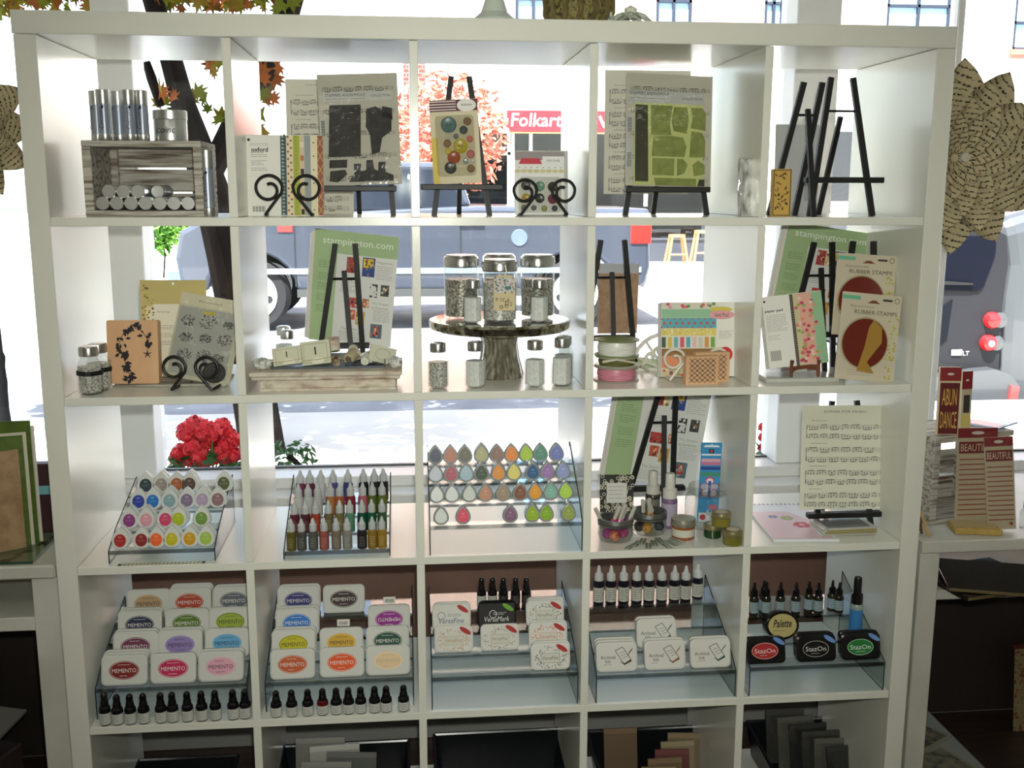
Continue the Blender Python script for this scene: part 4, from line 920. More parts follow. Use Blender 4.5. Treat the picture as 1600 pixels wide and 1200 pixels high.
tray = thing('metal_tray', 'shallow grey metal tray on the marbled plinth', 'tray', ((ta+tb_)/2, (ty0+ty1)/2, ZT)); tw = (tb_-ta)/2; td = (ty1-ty0)/2; GM = mat((84, 90, 96), .35, .7)
MB().box(-tw, tw, -td, td, 0, .002).build('tray_floor', GM, tray)
for bb in ((-tw, tw, -td, -td+.002, .002, .0045), (-tw, tw, td-.002, td, .002, .016), (-tw, -tw+.002, -td, td, .002, .014), (tw-.002, tw, -td, td, .002, .014)): MB().box(*bb).build('tray_rim', GM, tray)
ZI = ZT+.0025
def numcard(label, px, pya, pyb, wpx, Y, num, ry, thick=.012):
    pa = at(px, pyb, Y); w_ = wd(px-wpx/2, px+wpx/2, pyb, Y); h_ = at(px, pya, Y).z-ZI
    o = flat('number_card', label, 'card', px, 1, Y, w_, h_, thick, mat((206, 206, 182), .7), -.25, RD(-4), ry, part='card_stack', loc=Vector((pa.x, Y, ZI+abs(sin(ry))*w_/2)))
    p = Print(); c = (150, 150, 126)
    for a, b, e, d in ((-.40, .10, .40, .12), (-.40, .86, .40, .88), (-.40, .10, -.385, .88), (.385, .10, .40, .88)): p.rect(w_*a, h_*b, w_*e, h_*d, c)
    p.text(num, 0, h_*.58, h=h_*.32, c=(24, 24, 24), bold=.02); p.ell(w_*.05, h_*.16, w_*.22, h_*.14, (226, 224, 206)); p.build(o)
    MB().tube([(-w_/2, -.001, h_*.22), (0, -.0016, h_*.20), (w_/2, -.001, h_*.24)], .0009, 5).build('string', mat((190, 176, 130), .8), o)
    return o
numcard('left card numbered 1 in the metal tray', 448, 544, 577, 46, .075, '1', RD(-8)); numcard('right card numbered 1 with black script in the metal tray', 493, 534, 577, 47, .078, '1', RD(-7))
pa = at(598, 577, .09); o = flat('number_card', 'tilted patterned card at the right end of the metal tray', 'card', 0, 1, .09, wd(580, 622, 560, .09), .035, .010, mat((198, 198, 176), .7), -.2, RD(10), RD(14), part='card_stack', loc=Vector((pa.x-.006, .09, ZI+.003))); p = Print(); p.ring(0, .018, .016, .012, .001, (140, 140, 120)); p.build(o)
def spool(label, px, py, Y, r_, L, m, m2, rz, rx=RD(90), group='spools and rolls in the tray'):
    q = at(px, py, Y); t = thing('thread_spool', label, 'spool', (q.x, Y, max(q.z, ZI+r_)), rz, group, rx)
    MB().lathe([(r_*.55, 0), (r_*.9, .0), (r_, .003), (r_, L-.003), (r_*.9, L), (r_*.55, L)], 20).build('roll', m, t)
    MB().lathe([(r_*.56, -.0004), (r_*.55, L*.5), (0, L*.5)], 16).build('core', m2, t); return t
spool('wooden spool with open end facing out in the metal tray', 542, 562, .085, .0125, .035, mat((186, 172, 140), .6), mat((110, 98, 80), .7), RD(-20), RD(-75))
spool('marbled paper roll standing behind the cards in the tray', 520, 548, .105, .013, .03, OLDP, mat((170, 160, 140), .7), RD(15), RD(-20))
spool('small white reel with round end at the tray front', 568, 571, .075, .009, .02, mat((226, 226, 210), .5), mat((214, 216, 190), .5), 0, RD(-82))
spool('pale paper reel behind the white reel in the tray', 556, 556, .105, .011, .03, mat((206, 198, 178), .6), mat((150, 140, 120), .7), RD(25), RD(-60))
def lump(name, label, cat, c, rx_, rz_, m, n=7, seed=1, ry_=None, group=None):
    rnd = random.Random(seed); t = thing(name, label, cat, c, 0, group); b = MB(); vs = []; fs = []
    N = 22; n = 12
    for j in range(n+1):
        f_ = pi*j/n
        for k in range(N):
            a = 2*pi*k/N; q = 1+.34*rnd.uniform(-1, 1); vs.append((rx_*sin(f_)*cos(a)*q, (ry_ or rx_)*sin(f_)*sin(a)*q, rz_*(1-cos(f_))*(.85+.15*q)))
    for j in range(n):
        for k in range(N): q = j*N+k; e = j*N+(k+1) % N; fs.append((q, e, e+N, q+N))
    b.add(vs, fs, None, True).build('bundle', m, t); return t
RAG = nmat('crumpled_white_ribbon', [(176, 178, 176), (214, 214, 208), (236, 234, 226)], 60, .6, bump=1.0)
for lab, px, py, sd in (('crumpled white ribbon knot at the left end of the plinth', 411, 582, 3), ('crumpled white ribbon knot at the right end of the plinth', 617, 579, 5)):
    q = at(px, py, .05); x_ = q.x if px < 500 else vb.location.x+W2-.002
    lump('ribbon_knot', lab, 'ribbon', (x_ if px > 500 else vb.location.x-W2+.004, .06, ZT), .016 if px < 500 else .012, .012, RAG, 6, sd)
q = at(566, 570, .10); lump('tissue_ball', 'crumpled clear tissue lying in the metal tray', 'tissue', (at(575, 560, .105).x, .105, ZI), .016, .013, RAG, 6, 9)
q = at(524, 570, .08); lump('thread_bundle', 'brown and cream thread bundle beside the numbered cards', 'thread', (q.x, .072, ZI), .009, .012, nmat('brown_thread', [(90, 60, 44), (206, 196, 166)], 70, .8), 6, 11)
q = at(545, 574, .07); lump('button_pouch', 'small blue-grey pouch at the front of the tray', 'pouch', (q.x, .068, ZI), .009, .005, mat((86, 92, 104), .6), 6, 13)
# ---- compartment 3: mirrored cake stand with glitter jars
MIRR = nmat('mirror_mosaic_rim', [(60, 54, 40), (150, 140, 110), (214, 210, 196), (110, 104, 84)], 55, .12, (1, 1, 1), .95, contrast=(.3, .7))
Yk = .17; bk = base(780, 1, Yk); Rk = wd(668, 889, 515, Yk)/2
ks = thing('cake_stand', 'mirrored round cake stand on a ribbed glass foot', 'cake stand', (at(779, 515, Yk).x, Yk, cz(1)))
zr0 = hz(779, 527, Yk-Rk, 1)
zr1 = zr0+.021
MB().lathe([(0, zr0), (Rk*.5, zr0), (Rk*.94, zr0), (Rk*.985, zr0+.004), (Rk, zr1-.004), (Rk*.985, zr1), (Rk*.96, zr1+.001), (0, zr1+.001)], 64).build('plate', MIRR, ks)
MB().lathe([(Rk*.955, zr1+.0012), (Rk*.3, zr1+.0014), (0, zr1+.0014)], 64).build('mirror_top', mat((220, 220, 214), .04, 1), ks)
FOOTG = nmat('grey_ribbed_glass', [(96, 90, 74), (150, 144, 126), (206, 202, 190)], 30, .1, (6, 6, 1), .6, contrast=(.3, .7))
ft = MB(); prof = [(.050, 0), (.052, .004), (.048, zr0*.2), (.043, zr0*.38), (.040, zr0*.55), (.039, zr0*.68), (.041, zr0*.82), (.044, zr0*.92), (.042, zr0)]
n = 48; vs = []; fs = []
for r_, z_ in prof:
    for k in range(n): a = 2*pi*k/n; q = r_*(1+.03*cos(12*a)); vs.append((q*cos(a), q*sin(a), z_))
for j in range(len(prof)-1):
    for k in range(n): q = j*n+k; e = j*n+(k+1) % n; fs.append((q, e, e+n, q+n))
fs.append(tuple(range(n))[::-1]); ft.add(vs, fs, None, True).build('foot', FOOTG, ks)
ZP = cz(1)+zr1+.0014+.0002
def big_jar(label, px, Y, h_, w_, fill, flr, group='big glitter jars on the cake stand'):
    q = at(px, 480, Y); t = thing('glitter_jar', label, 'jar', (q.x, Y, ZP), 0, group); r_ = w_/2
    prof = [(r_*.95, 0), (r_, .004)]
    for k in range(9): z_ = h_*(.1+.075*k); prof += [(r_*(.985 if k % 2 else 1.0), z_)]
    prof += [(r_*.94, h_*.82)]
    MB().lathe(prof, 32).build('glass_body', JAR, t)
    MB().lathe([(0, .006), (r_*.92, .006), (r_*.92, h_*flr), (0, h_*(flr+.015))], 28).build('filling', fill, t)
    MB().lathe([(r_*.97, h_*.81), (r_*1.02, h_*.83), (r_*1.02, h_*.945), (r_*.98, h_*.972), (r_*.90, h_*.975), (r_*.88, h_), (0, h_)], 32).build('lid', CHROME, t)
    return t
wj = wd(692, 746, 450, Yk+.01)
hj = .135
hj = at(720, 395, Yk+.01).z-ZP
big_jar('left large ribbed jar of dark glitter on the cake stand', 719, Yk+.01, hj, wj, GLIT_D, .62)
big_jar('rear large ribbed jar on the cake stand behind the tagged jar', 778, Yk+.085, hj*.98, wj*.98, GLIT_D, .6)
tj = big_jar('front large ribbed jar with a paper tag on the cake stand', 779, Yk-.055, hj*.96, wj, GLIT_S, .64)
big_jar('right large ribbed jar of dark glitter on the cake stand', 838, Yk+.01, hj, wj, GLIT_D, .62)
# tag hanging on the front jar
tg = thing('paper_tag', 'cream gift tag with cut-out letters hanging on the front jar', 'tag', (tj.location.x+.006, Yk-.055-wj/2-.006, ZP+.028))
tw_, thh = wd(766, 799, 450, Yk-.07), wd(0, 59, 450, Yk-.07)
MB().prism([(-tw_/2, 0), (tw_/2, 0), (tw_/2, thh*.9), (tw_*.3, thh), (-tw_*.3, thh), (-tw_/2, thh*.9)], 0, .001).build('tag_card', mat((210, 194, 152), .7), tg)
p = Print(); p.rect(-tw_*.45, thh*.5, tw_*.45, thh*.93, (200, 196, 190)); [p.ell(random.uniform(-.45, .45)*tw_, random.uniform(.5, .95)*thh, .0022, .0022, random.choice(((120, 140, 140), (230, 224, 216), (160, 110, 120), (90, 90, 100))), 6) for _ in range(40)]
p.poly([(tw_*.12, thh*.56), (tw_*.34, thh*.64), (tw_*.28, thh*.7), (tw_*.16, thh*.68), (tw_*.04, thh*.7), (tw_*.0, thh*.64)], (70, 120, 120))
for s_, u_, v_, r_ in (('P', -.34, .31, .1), ('I', -.16, .31, 0), ('C', -.02, .30, .2), ('A', .18, .29, -.2), ('D', .12, .2, .1), ('O', .1, .13, .2), ('S', .32, .18, -.2), ('o', -.14, .10, .1)): p.text(s_, tw_*u_, thh*v_, h=.0078, c=(40, 36, 34), rot=r_)
p.build(tg); MB().tube([(0, .004, thh*.92), (.004, -.003, thh*1.1), (.002, .002, thh*1.28)], .0016, 6).build('ribbon', mat((232, 230, 224), .5), tg)
for lab, px, Y in (('left small square shaker of white sand on the cake stand', 737, Yk-.075), ('right small square shaker of white sand on the cake stand', 841, Yk-.07)):
    q = at(px, 500, Y); shaker(lab, (q.x, Y, ZP), at(px, 431, Y).z-ZP-.003, wd(722, 752, 470, Y), SANDW, G_SH)
for lab, px, py0, fill in (('first small shaker from left below the cake stand, pink and silver filling', 683, 533, GLIT_S), ('second small shaker from left below the cake stand', 741, 531, SANDW), ('third small shaker from left below the cake stand', 834, 529, SANDW), ('rightmost small shaker below the cake stand', 876, 525, SANDW)):
    Y = .05 if px != 876 else .055; shaker(lab, base(px, 1, Y), hz(px, py0, Y, 1), wd(668, 700, 580, Y), fill, G_SH)
shaker('small shaker hidden behind the rightmost one below the cake stand', base(879, 1, .11), hz(879, 522, .11, 1), wd(668, 700, 580, .1), SANDW, G_SH)
# ---- compartment 4
Y = .15
easel('black easel seen from behind, holding a kraft backing board', 948, 1, .23, hz(950, 372, .2, 1), wd(898, 988, 530, .2), wd(925, 962, 380, .2), hz(950, 525, .25, 1), wd(930, 1000, 525, .25), lean=.10, rz=RD(180), dowel=.72, rear=.06, rtop=.76)
Y = .265; zl = hz(960, 522, Y, 1); o = flat('kraft_board', 'brown kraft backing board with a grey top edge on the reversed easel', 'board', 962, 1, Y, wd(936, 998, 450, Y), hz(960, 412, Y, 1)-zl, .004, KRAFT, .05, lift=zl+.004, part='board'); MB().bbox(-.044, .044, -.0005, .0045, hz(960, 427, Y, 1)-zl, hz(960, 412, Y, 1)-zl+.0005, .0003).build('grey_edge', mat((170, 172, 178), .5), o)
def ribbon_spool(label, z0, h_, r_, mw, mr, px=962):
    q = base(px, 1, .11); t = thing('ribbon_spool', label, 'ribbon spool', (at(px, 570, .11).x, .11, cz(1)+z0), 0, 'stacked ribbon spools')
    MB().lathe([(0, 0), (r_*.98, 0), (r_, .0015), (r_*.98, .003), (0, .003)], 36).build('flange', mr, t)
    MB().lathe([(r_*.80, .003), (r_*.86, h_*.5), (r_*.80, h_-.003)], 36).build('ribbon', mw, t)
    MB().lathe([(0, h_-.003), (r_*.98, h_-.003), (r_, h_-.0015), (r_*.98, h_), (0, h_)], 36).build('flange', mr, t); return t
rsp = wd(925, 995, 590, .11)/2; CLR = mat((176, 176, 160), .3)
hA = hz(962, 570, .11-rsp, 1); 
ribbon_spool('pink ribbon spool at the bottom of the stack', 0, .032, rsp, nmat('pink_ribbon', [(186, 100, 124), (222, 150, 166)], 30, .4, (1, 1, 12)), mat((160, 150, 140), .35))
ribbon_spool('olive cord spool in the middle of the stack', .032, .022, rsp*.95, nmat('olive_cord', [(70, 72, 30), (120, 118, 60)], 30, .6, (1, 1, 12)), CLR)
ribbon_spool('white satin ribbon spool on top of the stack', .054, .036, rsp, nmat('white_ribbon', [(206, 204, 196), (240, 240, 234)], 30, .35, (1, 1, 12)), mat((120, 136, 84), .4))
rb = thing('ribbon_tail', 'loose white ribbon end trailing from the spools across the shelf', 'ribbon', (0, 0, 0)); q0 = at(937, 585, .05); q0 = Vector((at(940, 575, .045).x, .045, cz(1)+.05))
MB().tube([q0, Vector((at(962, 570, .04).x, .038, cz(1)+.056)), Vector((at(1000, 580, .06).x, .065, cz(1)+.042)), Vector((at(1030, 578, .1).x, .10, cz(1)+.003))], [.003, .003, .0018, .0012], 6).build('ribbon', mat((206, 200, 180), .5), rb)
# white filigree metal fan
FIL = mat((216, 212, 198), .45); Y = .21; q = base(1035, 1, Y); Rf = wd(985, 1040, 530, Y)
fg = thing('filigree_fan', 'cream scroll-cut metal fan ornament behind the patterned pad', 'ornament', (at(1040, 560, Y).x, Y, cz(1)), 0, None, -.1)
def arc(r_, a0, a1, n=14): return [(r_*cos(RD(a0+(a1-a0)*k/n)), 0, r_*sin(RD(a0+(a1-a0)*k/n))*1.05) for k in range(n+1)]
MB().tube(arc(Rf, 0, 180), .0042, 8).build('rim', FIL, fg)
MB().bbox(-Rf, Rf, -.004, .004, 0, .007, .001).build('foot_bar', FIL, fg)
for k, a in enumerate((25, 55, 90, 125, 155)):
    ca, sa = cos(RD(a)), sin(RD(a)); mid = Vector((Rf*.55*ca, 0, Rf*.55*sa)); tip = Vector((Rf*.98*ca, 0, Rf*sa)); s0 = Vector((Rf*.08*ca, 0, .006))
    MB().tube([s0, mid, tip], [.0045, .0035, .003], 6).build('stalk', FIL, fg)
    for s_ in (-1, 1):
        nrm = Vector((-sa*s_, 0, ca*s_)); P = []
        for i in range(14):
            t_ = i/13; an = t_*4.6; rr2 = Rf*.15*(1-t_*.55); P.append(mid+nrm*(Rf*.15-rr2*cos(an))+Vector((ca, 0, sa))*(rr2*sin(an)+Rf*.02))
        MB().tube(P, [.0036]*11+[.0045, .005, .004], 6).build('scroll', FIL, fg)
# patterned pad on cream scroll stand
Y = .12; h_ = hz(1090, 472, Y+.01, 1); w_ = wd(1034, 1150, 540, Y)
o = paper_pad('paper_pad', 'bright floral striped six inch paper pad on a cream scroll stand', 1090, 1, Y, w_, h_, None, 0, '', rx=-.12, rz=RD(-2), lift=.002)
p = Print(); S = w_*.74; u0 = -w_/2
rows = [(.0, .12, (206, 190, 150)), (.12, .28, (222, 136, 88)), (.28, .38, (150, 108, 60)), (.38, .55, (226, 224, 206)), (.55, .65, (226, 206, 110)), (.65, .79, (92, 172, 186)), (.79, .91, (150, 196, 160)), (.91, 1.0, (220, 214, 196))]
for a, b_, c in rows: p.rect(u0+.001, h_*a+.0005, u0+S, h_*b_, c)
for k in range(9): p.ell(u0+S*(k+.5)/9, h_*.72, .003, .003, (206, 66, 60), 10); p.ell(u0+S*(k+.1)/9, h_*.775, .0022, .0016, (206, 66, 60), 8); p.ell(u0+S*(k+.1)/9, h_*.665, .0022, .0016, (206, 66, 60), 8)
for k in range(40): p.ell(u0+random.uniform(.02, .98)*S, h_*random.uniform(.56, .64), .0024, .0014, random.choice(((240, 230, 160), (196, 170, 60), (236, 236, 220))), 6)
for k in range(12): p.ell(u0+random.uniform(.03, .97)*S, h_*random.uniform(.93, .985), .0042, .0036, random.choice(((214, 90, 110), (110, 150, 80), (230, 150, 160))), 8)
for k, c in enumerate(((70, 90, 70), (220, 190, 70), (110, 180, 190), (214, 90, 110), (90, 170, 186), (230, 190, 190), (206, 206, 196), (220, 150, 70), (120, 170, 70))): p.rect(u0+S*(k+.1)/9, h_*.395, u0+S*(k+.75)/9, h_*.535, c)
for k in range(12): p.rect(u0+.002, h_*(.125+.0125*k), u0+S*.98, h_*(.128+.0125*k), (232, 170, 130))
for k in range(22): p.ell(u0+random.uniform(.05, .95)*S, h_*random.uniform(.02, .11), .004, .003, random.choice(((206, 90, 90), (110, 90, 80), (130, 160, 80), (226, 210, 180))), 7)
p.ell(w_*.30, h_*.90, w_*.15, h_*.04, (214, 196, 80)); p.ell(w_*.31, h_*.83, w_*.17, h_*.06, (226, 164, 170)); p.text('6x6 Pad', w_*.31, h_*.83, w=w_*.18, h=.0085, c=(90, 40, 50)); p.lines(w_*.27, h_*.5, w_*.46, h_*.62, 7, (150, 150, 148), .0007); p.ell(w_*.36, h_*.30, w_*.10, w_*.10, (206, 40, 44)); p.build(o)
scroll_stand('cream wire scroll stand holding the bright floral pad', 1086, 1, .085, wd(1050, 1118, 560, .08), wd(0, 18, 560, .08), CREAM_WIRE, group='scroll plate stands')
for lab, px, Y, wpx in (('front maple stamp block printed with a trellis lattice', 1096, .035, 52), ('rear maple trellis stamp block peeking out behind its twin', 1112, .060, 54)):
    w_ = wd(px-wpx/2, px+wpx/2, 580, Y); h_ = hz(px, 556 if Y < .05 else 550, Y, 1)
    o = flat('wooden_stamp', lab, 'stamp block', px, 1, Y, w_, h_, .02, STAMPWOOD, -.02, RD(3), part='block', group='trellis stamp blocks')
    p = Print(-.0006)
    for i in range(6):
        for j in range(6):
            u_, v_ = w_*(-.40+.16*i), h_*(.08+.17*j)
            if j < 5 and i < 5: p.line(u_, v_, u_+w_*.16, v_+h_*.17, .0012, (60, 50, 44)); p.line(u_+w_*.16, v_, u_, v_+h_*.17, .0012, (60, 50, 44)); p.ell(u_+w_*.08, v_+h_*.085, .0018, .0018, (60, 50, 44), 6)
    p.build(o)
# ---- compartment 5
Y = .27; w_ = wd(1200, 1340, 420, Y); zl = hz(1260, 520, Y, 1); h_ = hz(1262, 356, Y, 1)-zl
magazine('magazine with a green stampington.com cover behind two easels, right compartment', 1262, 1, Y, w_, h_, .05, RD(6), RD(8), lift=zl+.004)
easel('black easel holding the right magazine, seen from behind', 1262, 1, .235, hz(1270, 378, .2, 1), wd(1222, 1300, 545, .22), wd(1262, 1290, 385, .2), zl, wd(1215, 1310, 530, .25), lean=.10, rz=RD(180), sk=-.008, dowel=.74, rear=.06, rtop=.8)
easel('black easel behind the two round-window stamp packets', 1336, 1, .115, hz(1340, 377, .15, 1), wd(1306, 1366, 545, .11), wd(1340, 1372, 385, .14), hz(1341, 527, .1, 1), .08, lean=.10, sk=.012, dowel=.8, rear=.07)
gb = thing('clear_block', 'low clear acrylic slab under the small wooden plate stand', 'slab', base(1254, 1, .045)); wq = wd(1196, 1310, 598, .045)
MB().bbox(-wq/2, wq/2, 0, .075, 0, .010, .0012).build('slab', mat((196, 198, 190), .15), gb); MB().bbox(-wq/2, wq/2, -.0006, 0, .0085, .0100, .0002).build('edge', mat((150, 152, 146), .2), gb)
Y = .095; w_ = wd(1199, 1290, 520, Y); h_ = hz(1240, 458, Y, 1)-.028
o = paper_pad('paper_pad', 'white paper pad with a floral strip on a small wooden plate stand', 1247, 1, Y, w_, h_, None, 0, '', rx=-.16, rz=RD(-6), ry=RD(-7), lift=.028)
p = Print(); u0 = -w_/2; p.text('paper pad', u0+w_*.18, h_*.79, w=w_*.30, h=.0075, c=(20, 20, 20), bold=.02); p.ell(u0+w_*.04, h_*.93, .0025, .0025, (40, 40, 40)); p.lines(u0+w_*.04, h_*.50, u0+w_*.38, h_*.74, 10, (120, 120, 118), .0007); p.lines(u0+w_*.04, h_*.38, u0+w_*.25, h_*.46, 3, (140, 140, 138), .0007)
for k in range(12): p.rect(u0+w_*(.05+.015*k), h_*.1, u0+w_*(.057+.015*k), h_*.24, (60, 60, 60))
a = .46
for f_, c in ((.52, (110, 100, 84)), (.60, (206, 196, 150)), (.82, (224, 170, 150)), (1.0, (150, 190, 150))): p.rect(u0+w_*a, .001, u0+w_*f_-.0003, h_-.001, c); a = f_
for k in range(30): p.rect(u0+w_*.465, h_*k/30, u0+w_*.515, h_*(k+.45)/30, (60, 54, 50))
for k in range(60): p.ell(u0+w_*random.uniform(.55, .86), h_*random.uniform(.03, .97), .0042, .0036, random.choice(((214, 90, 100), (230, 140, 110), (150, 170, 90), (236, 200, 190), (190, 60, 90))), 8)
p.build(o)
ps = thing('plate_stand', 'small turned wooden plate stand holding the floral strip pad', 'stand', base(1256, 1, .055)+Vector((0, 0, .010))); PW = nmat('red_brown_wood', [(96, 54, 34), (126, 74, 46)], 30, .4, (1, 1, .3))
for s_ in (-1, 1):
    x_ = s_*.030; MB().tube([(x_, 0, 0), (x_, 0, .012), (x_, 0, .026), (x_, -.002, .036)], [.0032, .0045, .0034, .0046], 10).build('post', PW, ps)
    MB().bar((x_, 0, .018), (x_, .055, .006), .006, .007).build('side_rail', PW, ps)
P = [(-.030, .010), (-.018, .016), (0, .018), (.018, .016), (.030, .014), (.030, .026), (.016, .027), (0, .026), (-.016, .024), (-.030, .022)]
MB().prism(P, -.003, .003).build('cross_rail', PW, ps)
def rubber_packet(label, px, py0, py1, wpx, Y, rz, ry, fold, lift=0):
    w_ = wd(px-wpx/2, px+wpx/2, py1, Y); h_ = hz(px, py0, Y, 1)-lift
    o = flat('stamp_packet', label, 'stamp packet', px, 1, Y, w_, h_, .003, mat((206, 196, 172), .7), -.10, rz, ry, lift=lift+.003, part='backing_card', group='round-window stamp packets')
    p = Print(); p.rect(-w_*.5, h_*.92, -w_*.2, h_*.965, (110, 186, 150)); p.rect(w_*.18, h_*.925, w_*.34, h_*.95, (70, 66, 60)); p.ring(w_*.42, h_*.94, .006, .006, .0012, (90, 86, 80)); p.poly([(-w_*.08, h_*.89), (w_*.14, h_*.89), (w_*.06, h_*.925), (0, h_*.925)], (120, 70, 54))
    p.text('Repositionable', -w_*.16, h_*.845, w=w_*.4, h=.0062, c=(130, 120, 100), shear=.3); p.text('RUBBER STAMPS', w_*.08, h_*.785, w=w_*.72, h=.0088, c=(86, 78, 66)); p.lines(-w_*.3, h_*.05, w_*.1, h_*.13, 3, (150, 142, 124), .0007)
    for k in range(44): p.ell(w_*random.uniform(.32, .49), h_*random.uniform(.03, .74), .0034, .0022, random.choice(((190, 184, 96), (176, 172, 80), (206, 200, 130))), 6)
    p.ell(-w_*.06, h_*.43, w_*.40, w_*.40, (170, 160, 124), 32); p.build(o)
    m_ = MB(); m_.prism(ell(-w_*.06, h_*.43, w_*.375, w_*.375, 32), -.0026, -.0012); wn = m_.build('round_window', mat((110, 38, 26), .35), o)
    if fold: MB().prism([(-w_*.16, h_*.11), (w_*.14, h_*.09), (w_*.0, h_*.22), (w_*.22, h_*.45), (w_*.2, h_*.62), (w_*.05, h_*.70), (-w_*.02, h_*.62), (-w_*.06, h_*.4)], -.0036, -.0028).build('folded_stamp', mat((170, 132, 56), .5), wn)
    return o
rubber_packet('rear cream packet with a round dark red window on the easel', 1341, 400, 525, 96, .092, RD(4), RD(4), False, hz(1341, 527, .092, 1))
rubber_packet('front cream packet with round red window and folded gold stamp', 1349, 462, 595, 98, .035, RD(6), RD(6), True)
# ================================================================== ROWS 3 AND 4: CLEAR STEPPED DISPLAYS
ORD = ('first', 'second', 'third', 'fourth', 'fifth', 'sixth', 'seventh', 'eighth', 'ninth', 'tenth', 'eleventh')
def tier_display(label, row, pl, pr, pyf, Yf, tiers, pyb, Yb, lip=.006, pback=None):
    """clear acrylic display with stepped treads; tiers = (photo row of the tread, depth) from the front. Returns tread heights"""
    pm_ = (pl+pr)/2; x0 = base(pl, row, Yf).x; x1 = base(pr, row, Yf).x; z0 = cz(row)
    t = thing('tiered_display', label, 'display stand', ((x0+x1)/2, Yf, z0), 0, 'clear tiered displays'); W_ = (x1-x0)/2
    zs = [max(.006, at(pm_, py, Y).z-z0) for py, Y in tiers]
    zb = max(at(pback or pr, pyb, Yb).z-z0, zs[-1]+.02); yb = Yb-Yf
    P = [(0, 0), (0, zs[0]+lip), (tiers[1][1]-Yf-.02, zs[1]+.01), (yb, zb), (yb, 0)]
    for s_ in (-1, 1): 
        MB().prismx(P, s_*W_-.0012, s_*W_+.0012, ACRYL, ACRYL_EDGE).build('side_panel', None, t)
    nb = len(tiers)
    for k, (z_, (py, Y)) in enumerate(zip(zs, tiers)):
        ya = 0 if k == 0 else Y-Yf-.022; yb2 = (tiers[k+1][1]-Yf-.022) if k+1 < nb else yb
        MB().box(-W_+.0013, W_-.0013, ya, yb2, z_-.0022, z_).build('tread', ACRYL, t)
        MB().box(-W_+.0013, W_-.0013, ya, ya+.002, z_-.0022, z_+(lip if k == 0 else .003)).build('lip', glass('acrylic_lip', (206, 212, 212), .10), t)
        zl_ = 0 if k == 0 else zs[k-1]
        MB().box(-W_+.0013, W_-.0013, ya+(.0 if k == 0 else .0022), ya+.002+(0 if k == 0 else .0022), zl_+.0005, z_-.0024).build('riser', ACRYL, t)
    return [z0+z_ for z_ in zs]
def tear(r_, n=22, k=.62):
    P = []
    for i in range(n):
        t_ = 2*pi*i/n; P.append((r_*1.27*sin(t_)*(abs(sin(t_/2))**.8), r_*(cos(t_)*1.28)))
    return P
_case = {}
def drop_ink(label, x_, Y, z_, h_, col, clear, group, rz=0):
    """teardrop ink pad in its case, leaning back a little"""
    r_ = h_/2.56; t = thing('drop_ink_pad', label, 'ink pad', (x_, Y, z_+.0006), rz, group, -.16)
    key = (round(h_, 4), clear)
    if key not in _case:
        P = [(a, b+r_*1.28) for a, b in tear(r_)]; b1 = MB(); n = len(P)
        inn = [(a*.90, (b-h_*.46)*.92+h_*.46) for a, b in P]
        vs = [(a, 0, b) for a, b in P]+[(a, .010, b) for a, b in P]+[(a, -.003, b) for a, b in inn]
        fs = [tuple(range(n, 2*n))[::-1]]+[(i, (i+1) % n, (i+1) % n+n, i+n) for i in range(n)]+[(i+2*n, (i+1) % n+2*n, (i+1) % n, i) for i in range(n)]+[tuple(range(2*n, 3*n))]
        b1.add(vs, fs, mat((214, 216, 212), .25) if not clear else mat((176, 182, 182), .15, .35))
        b2 = MB(); P2 = [(a*.76, (b-h_*.42)*.76+h_*.42) for a, b in P] if clear else ell(0, h_*.40, r_*.66, r_*.74, 18)
        b2.prism(P2, -.0045, -.003)
        ink = b2.mesh('ink'); _case[key] = (b1.mesh('case'), b2, ink)
    c_, b2, _ = _case[key]
    inst(c_, 'case', t)
    b3 = MB(); b3.v = b2.v; b3.f = b2.f; b3.m = b2.m; b3.sm = b2.sm; o = b3.build('ink', mat(col, .35), t)
    p = Print(-.0047); q = h_*.42; lc = tuple(min(255, int(c*.7+75)) for c in col)
    for k in range(2): p.rect(-r_*.38, q-.0006-k*.0022, r_*.38, q+.0002-k*.0022, lc)
    p.ell(0, q+h_*.13, r_*.22, r_*.14, lc, 8); p.build(t)
    return t
def drops(dlabel, tiers, zs, rows, hpx, clear, where, group, dup=()):
    for k, (lst, z_, (py, Y)) in enumerate(zip(rows, zs, tiers)):
        h_ = wd(0, hpx, 800, Y)
        for i, (px, nm, col) in enumerate(lst):
            x_ = at(px, py, Y).x
            drop_ink('%s teardrop ink pad, %s from left in the %s row, %s' % (nm, ORD[i], ('front', 'second', 'third', 'back')[k], where), x_, Y, z_, h_, col, clear, group)
            if (k, i) in dup: drop_ink('%s teardrop ink pad behind the %s one in the %s row, %s' % (nm, ORD[i], ('front', 'second', 'third', 'back')[k], where), x_+.001, Y+.0145, z_, h_, col, clear, group)
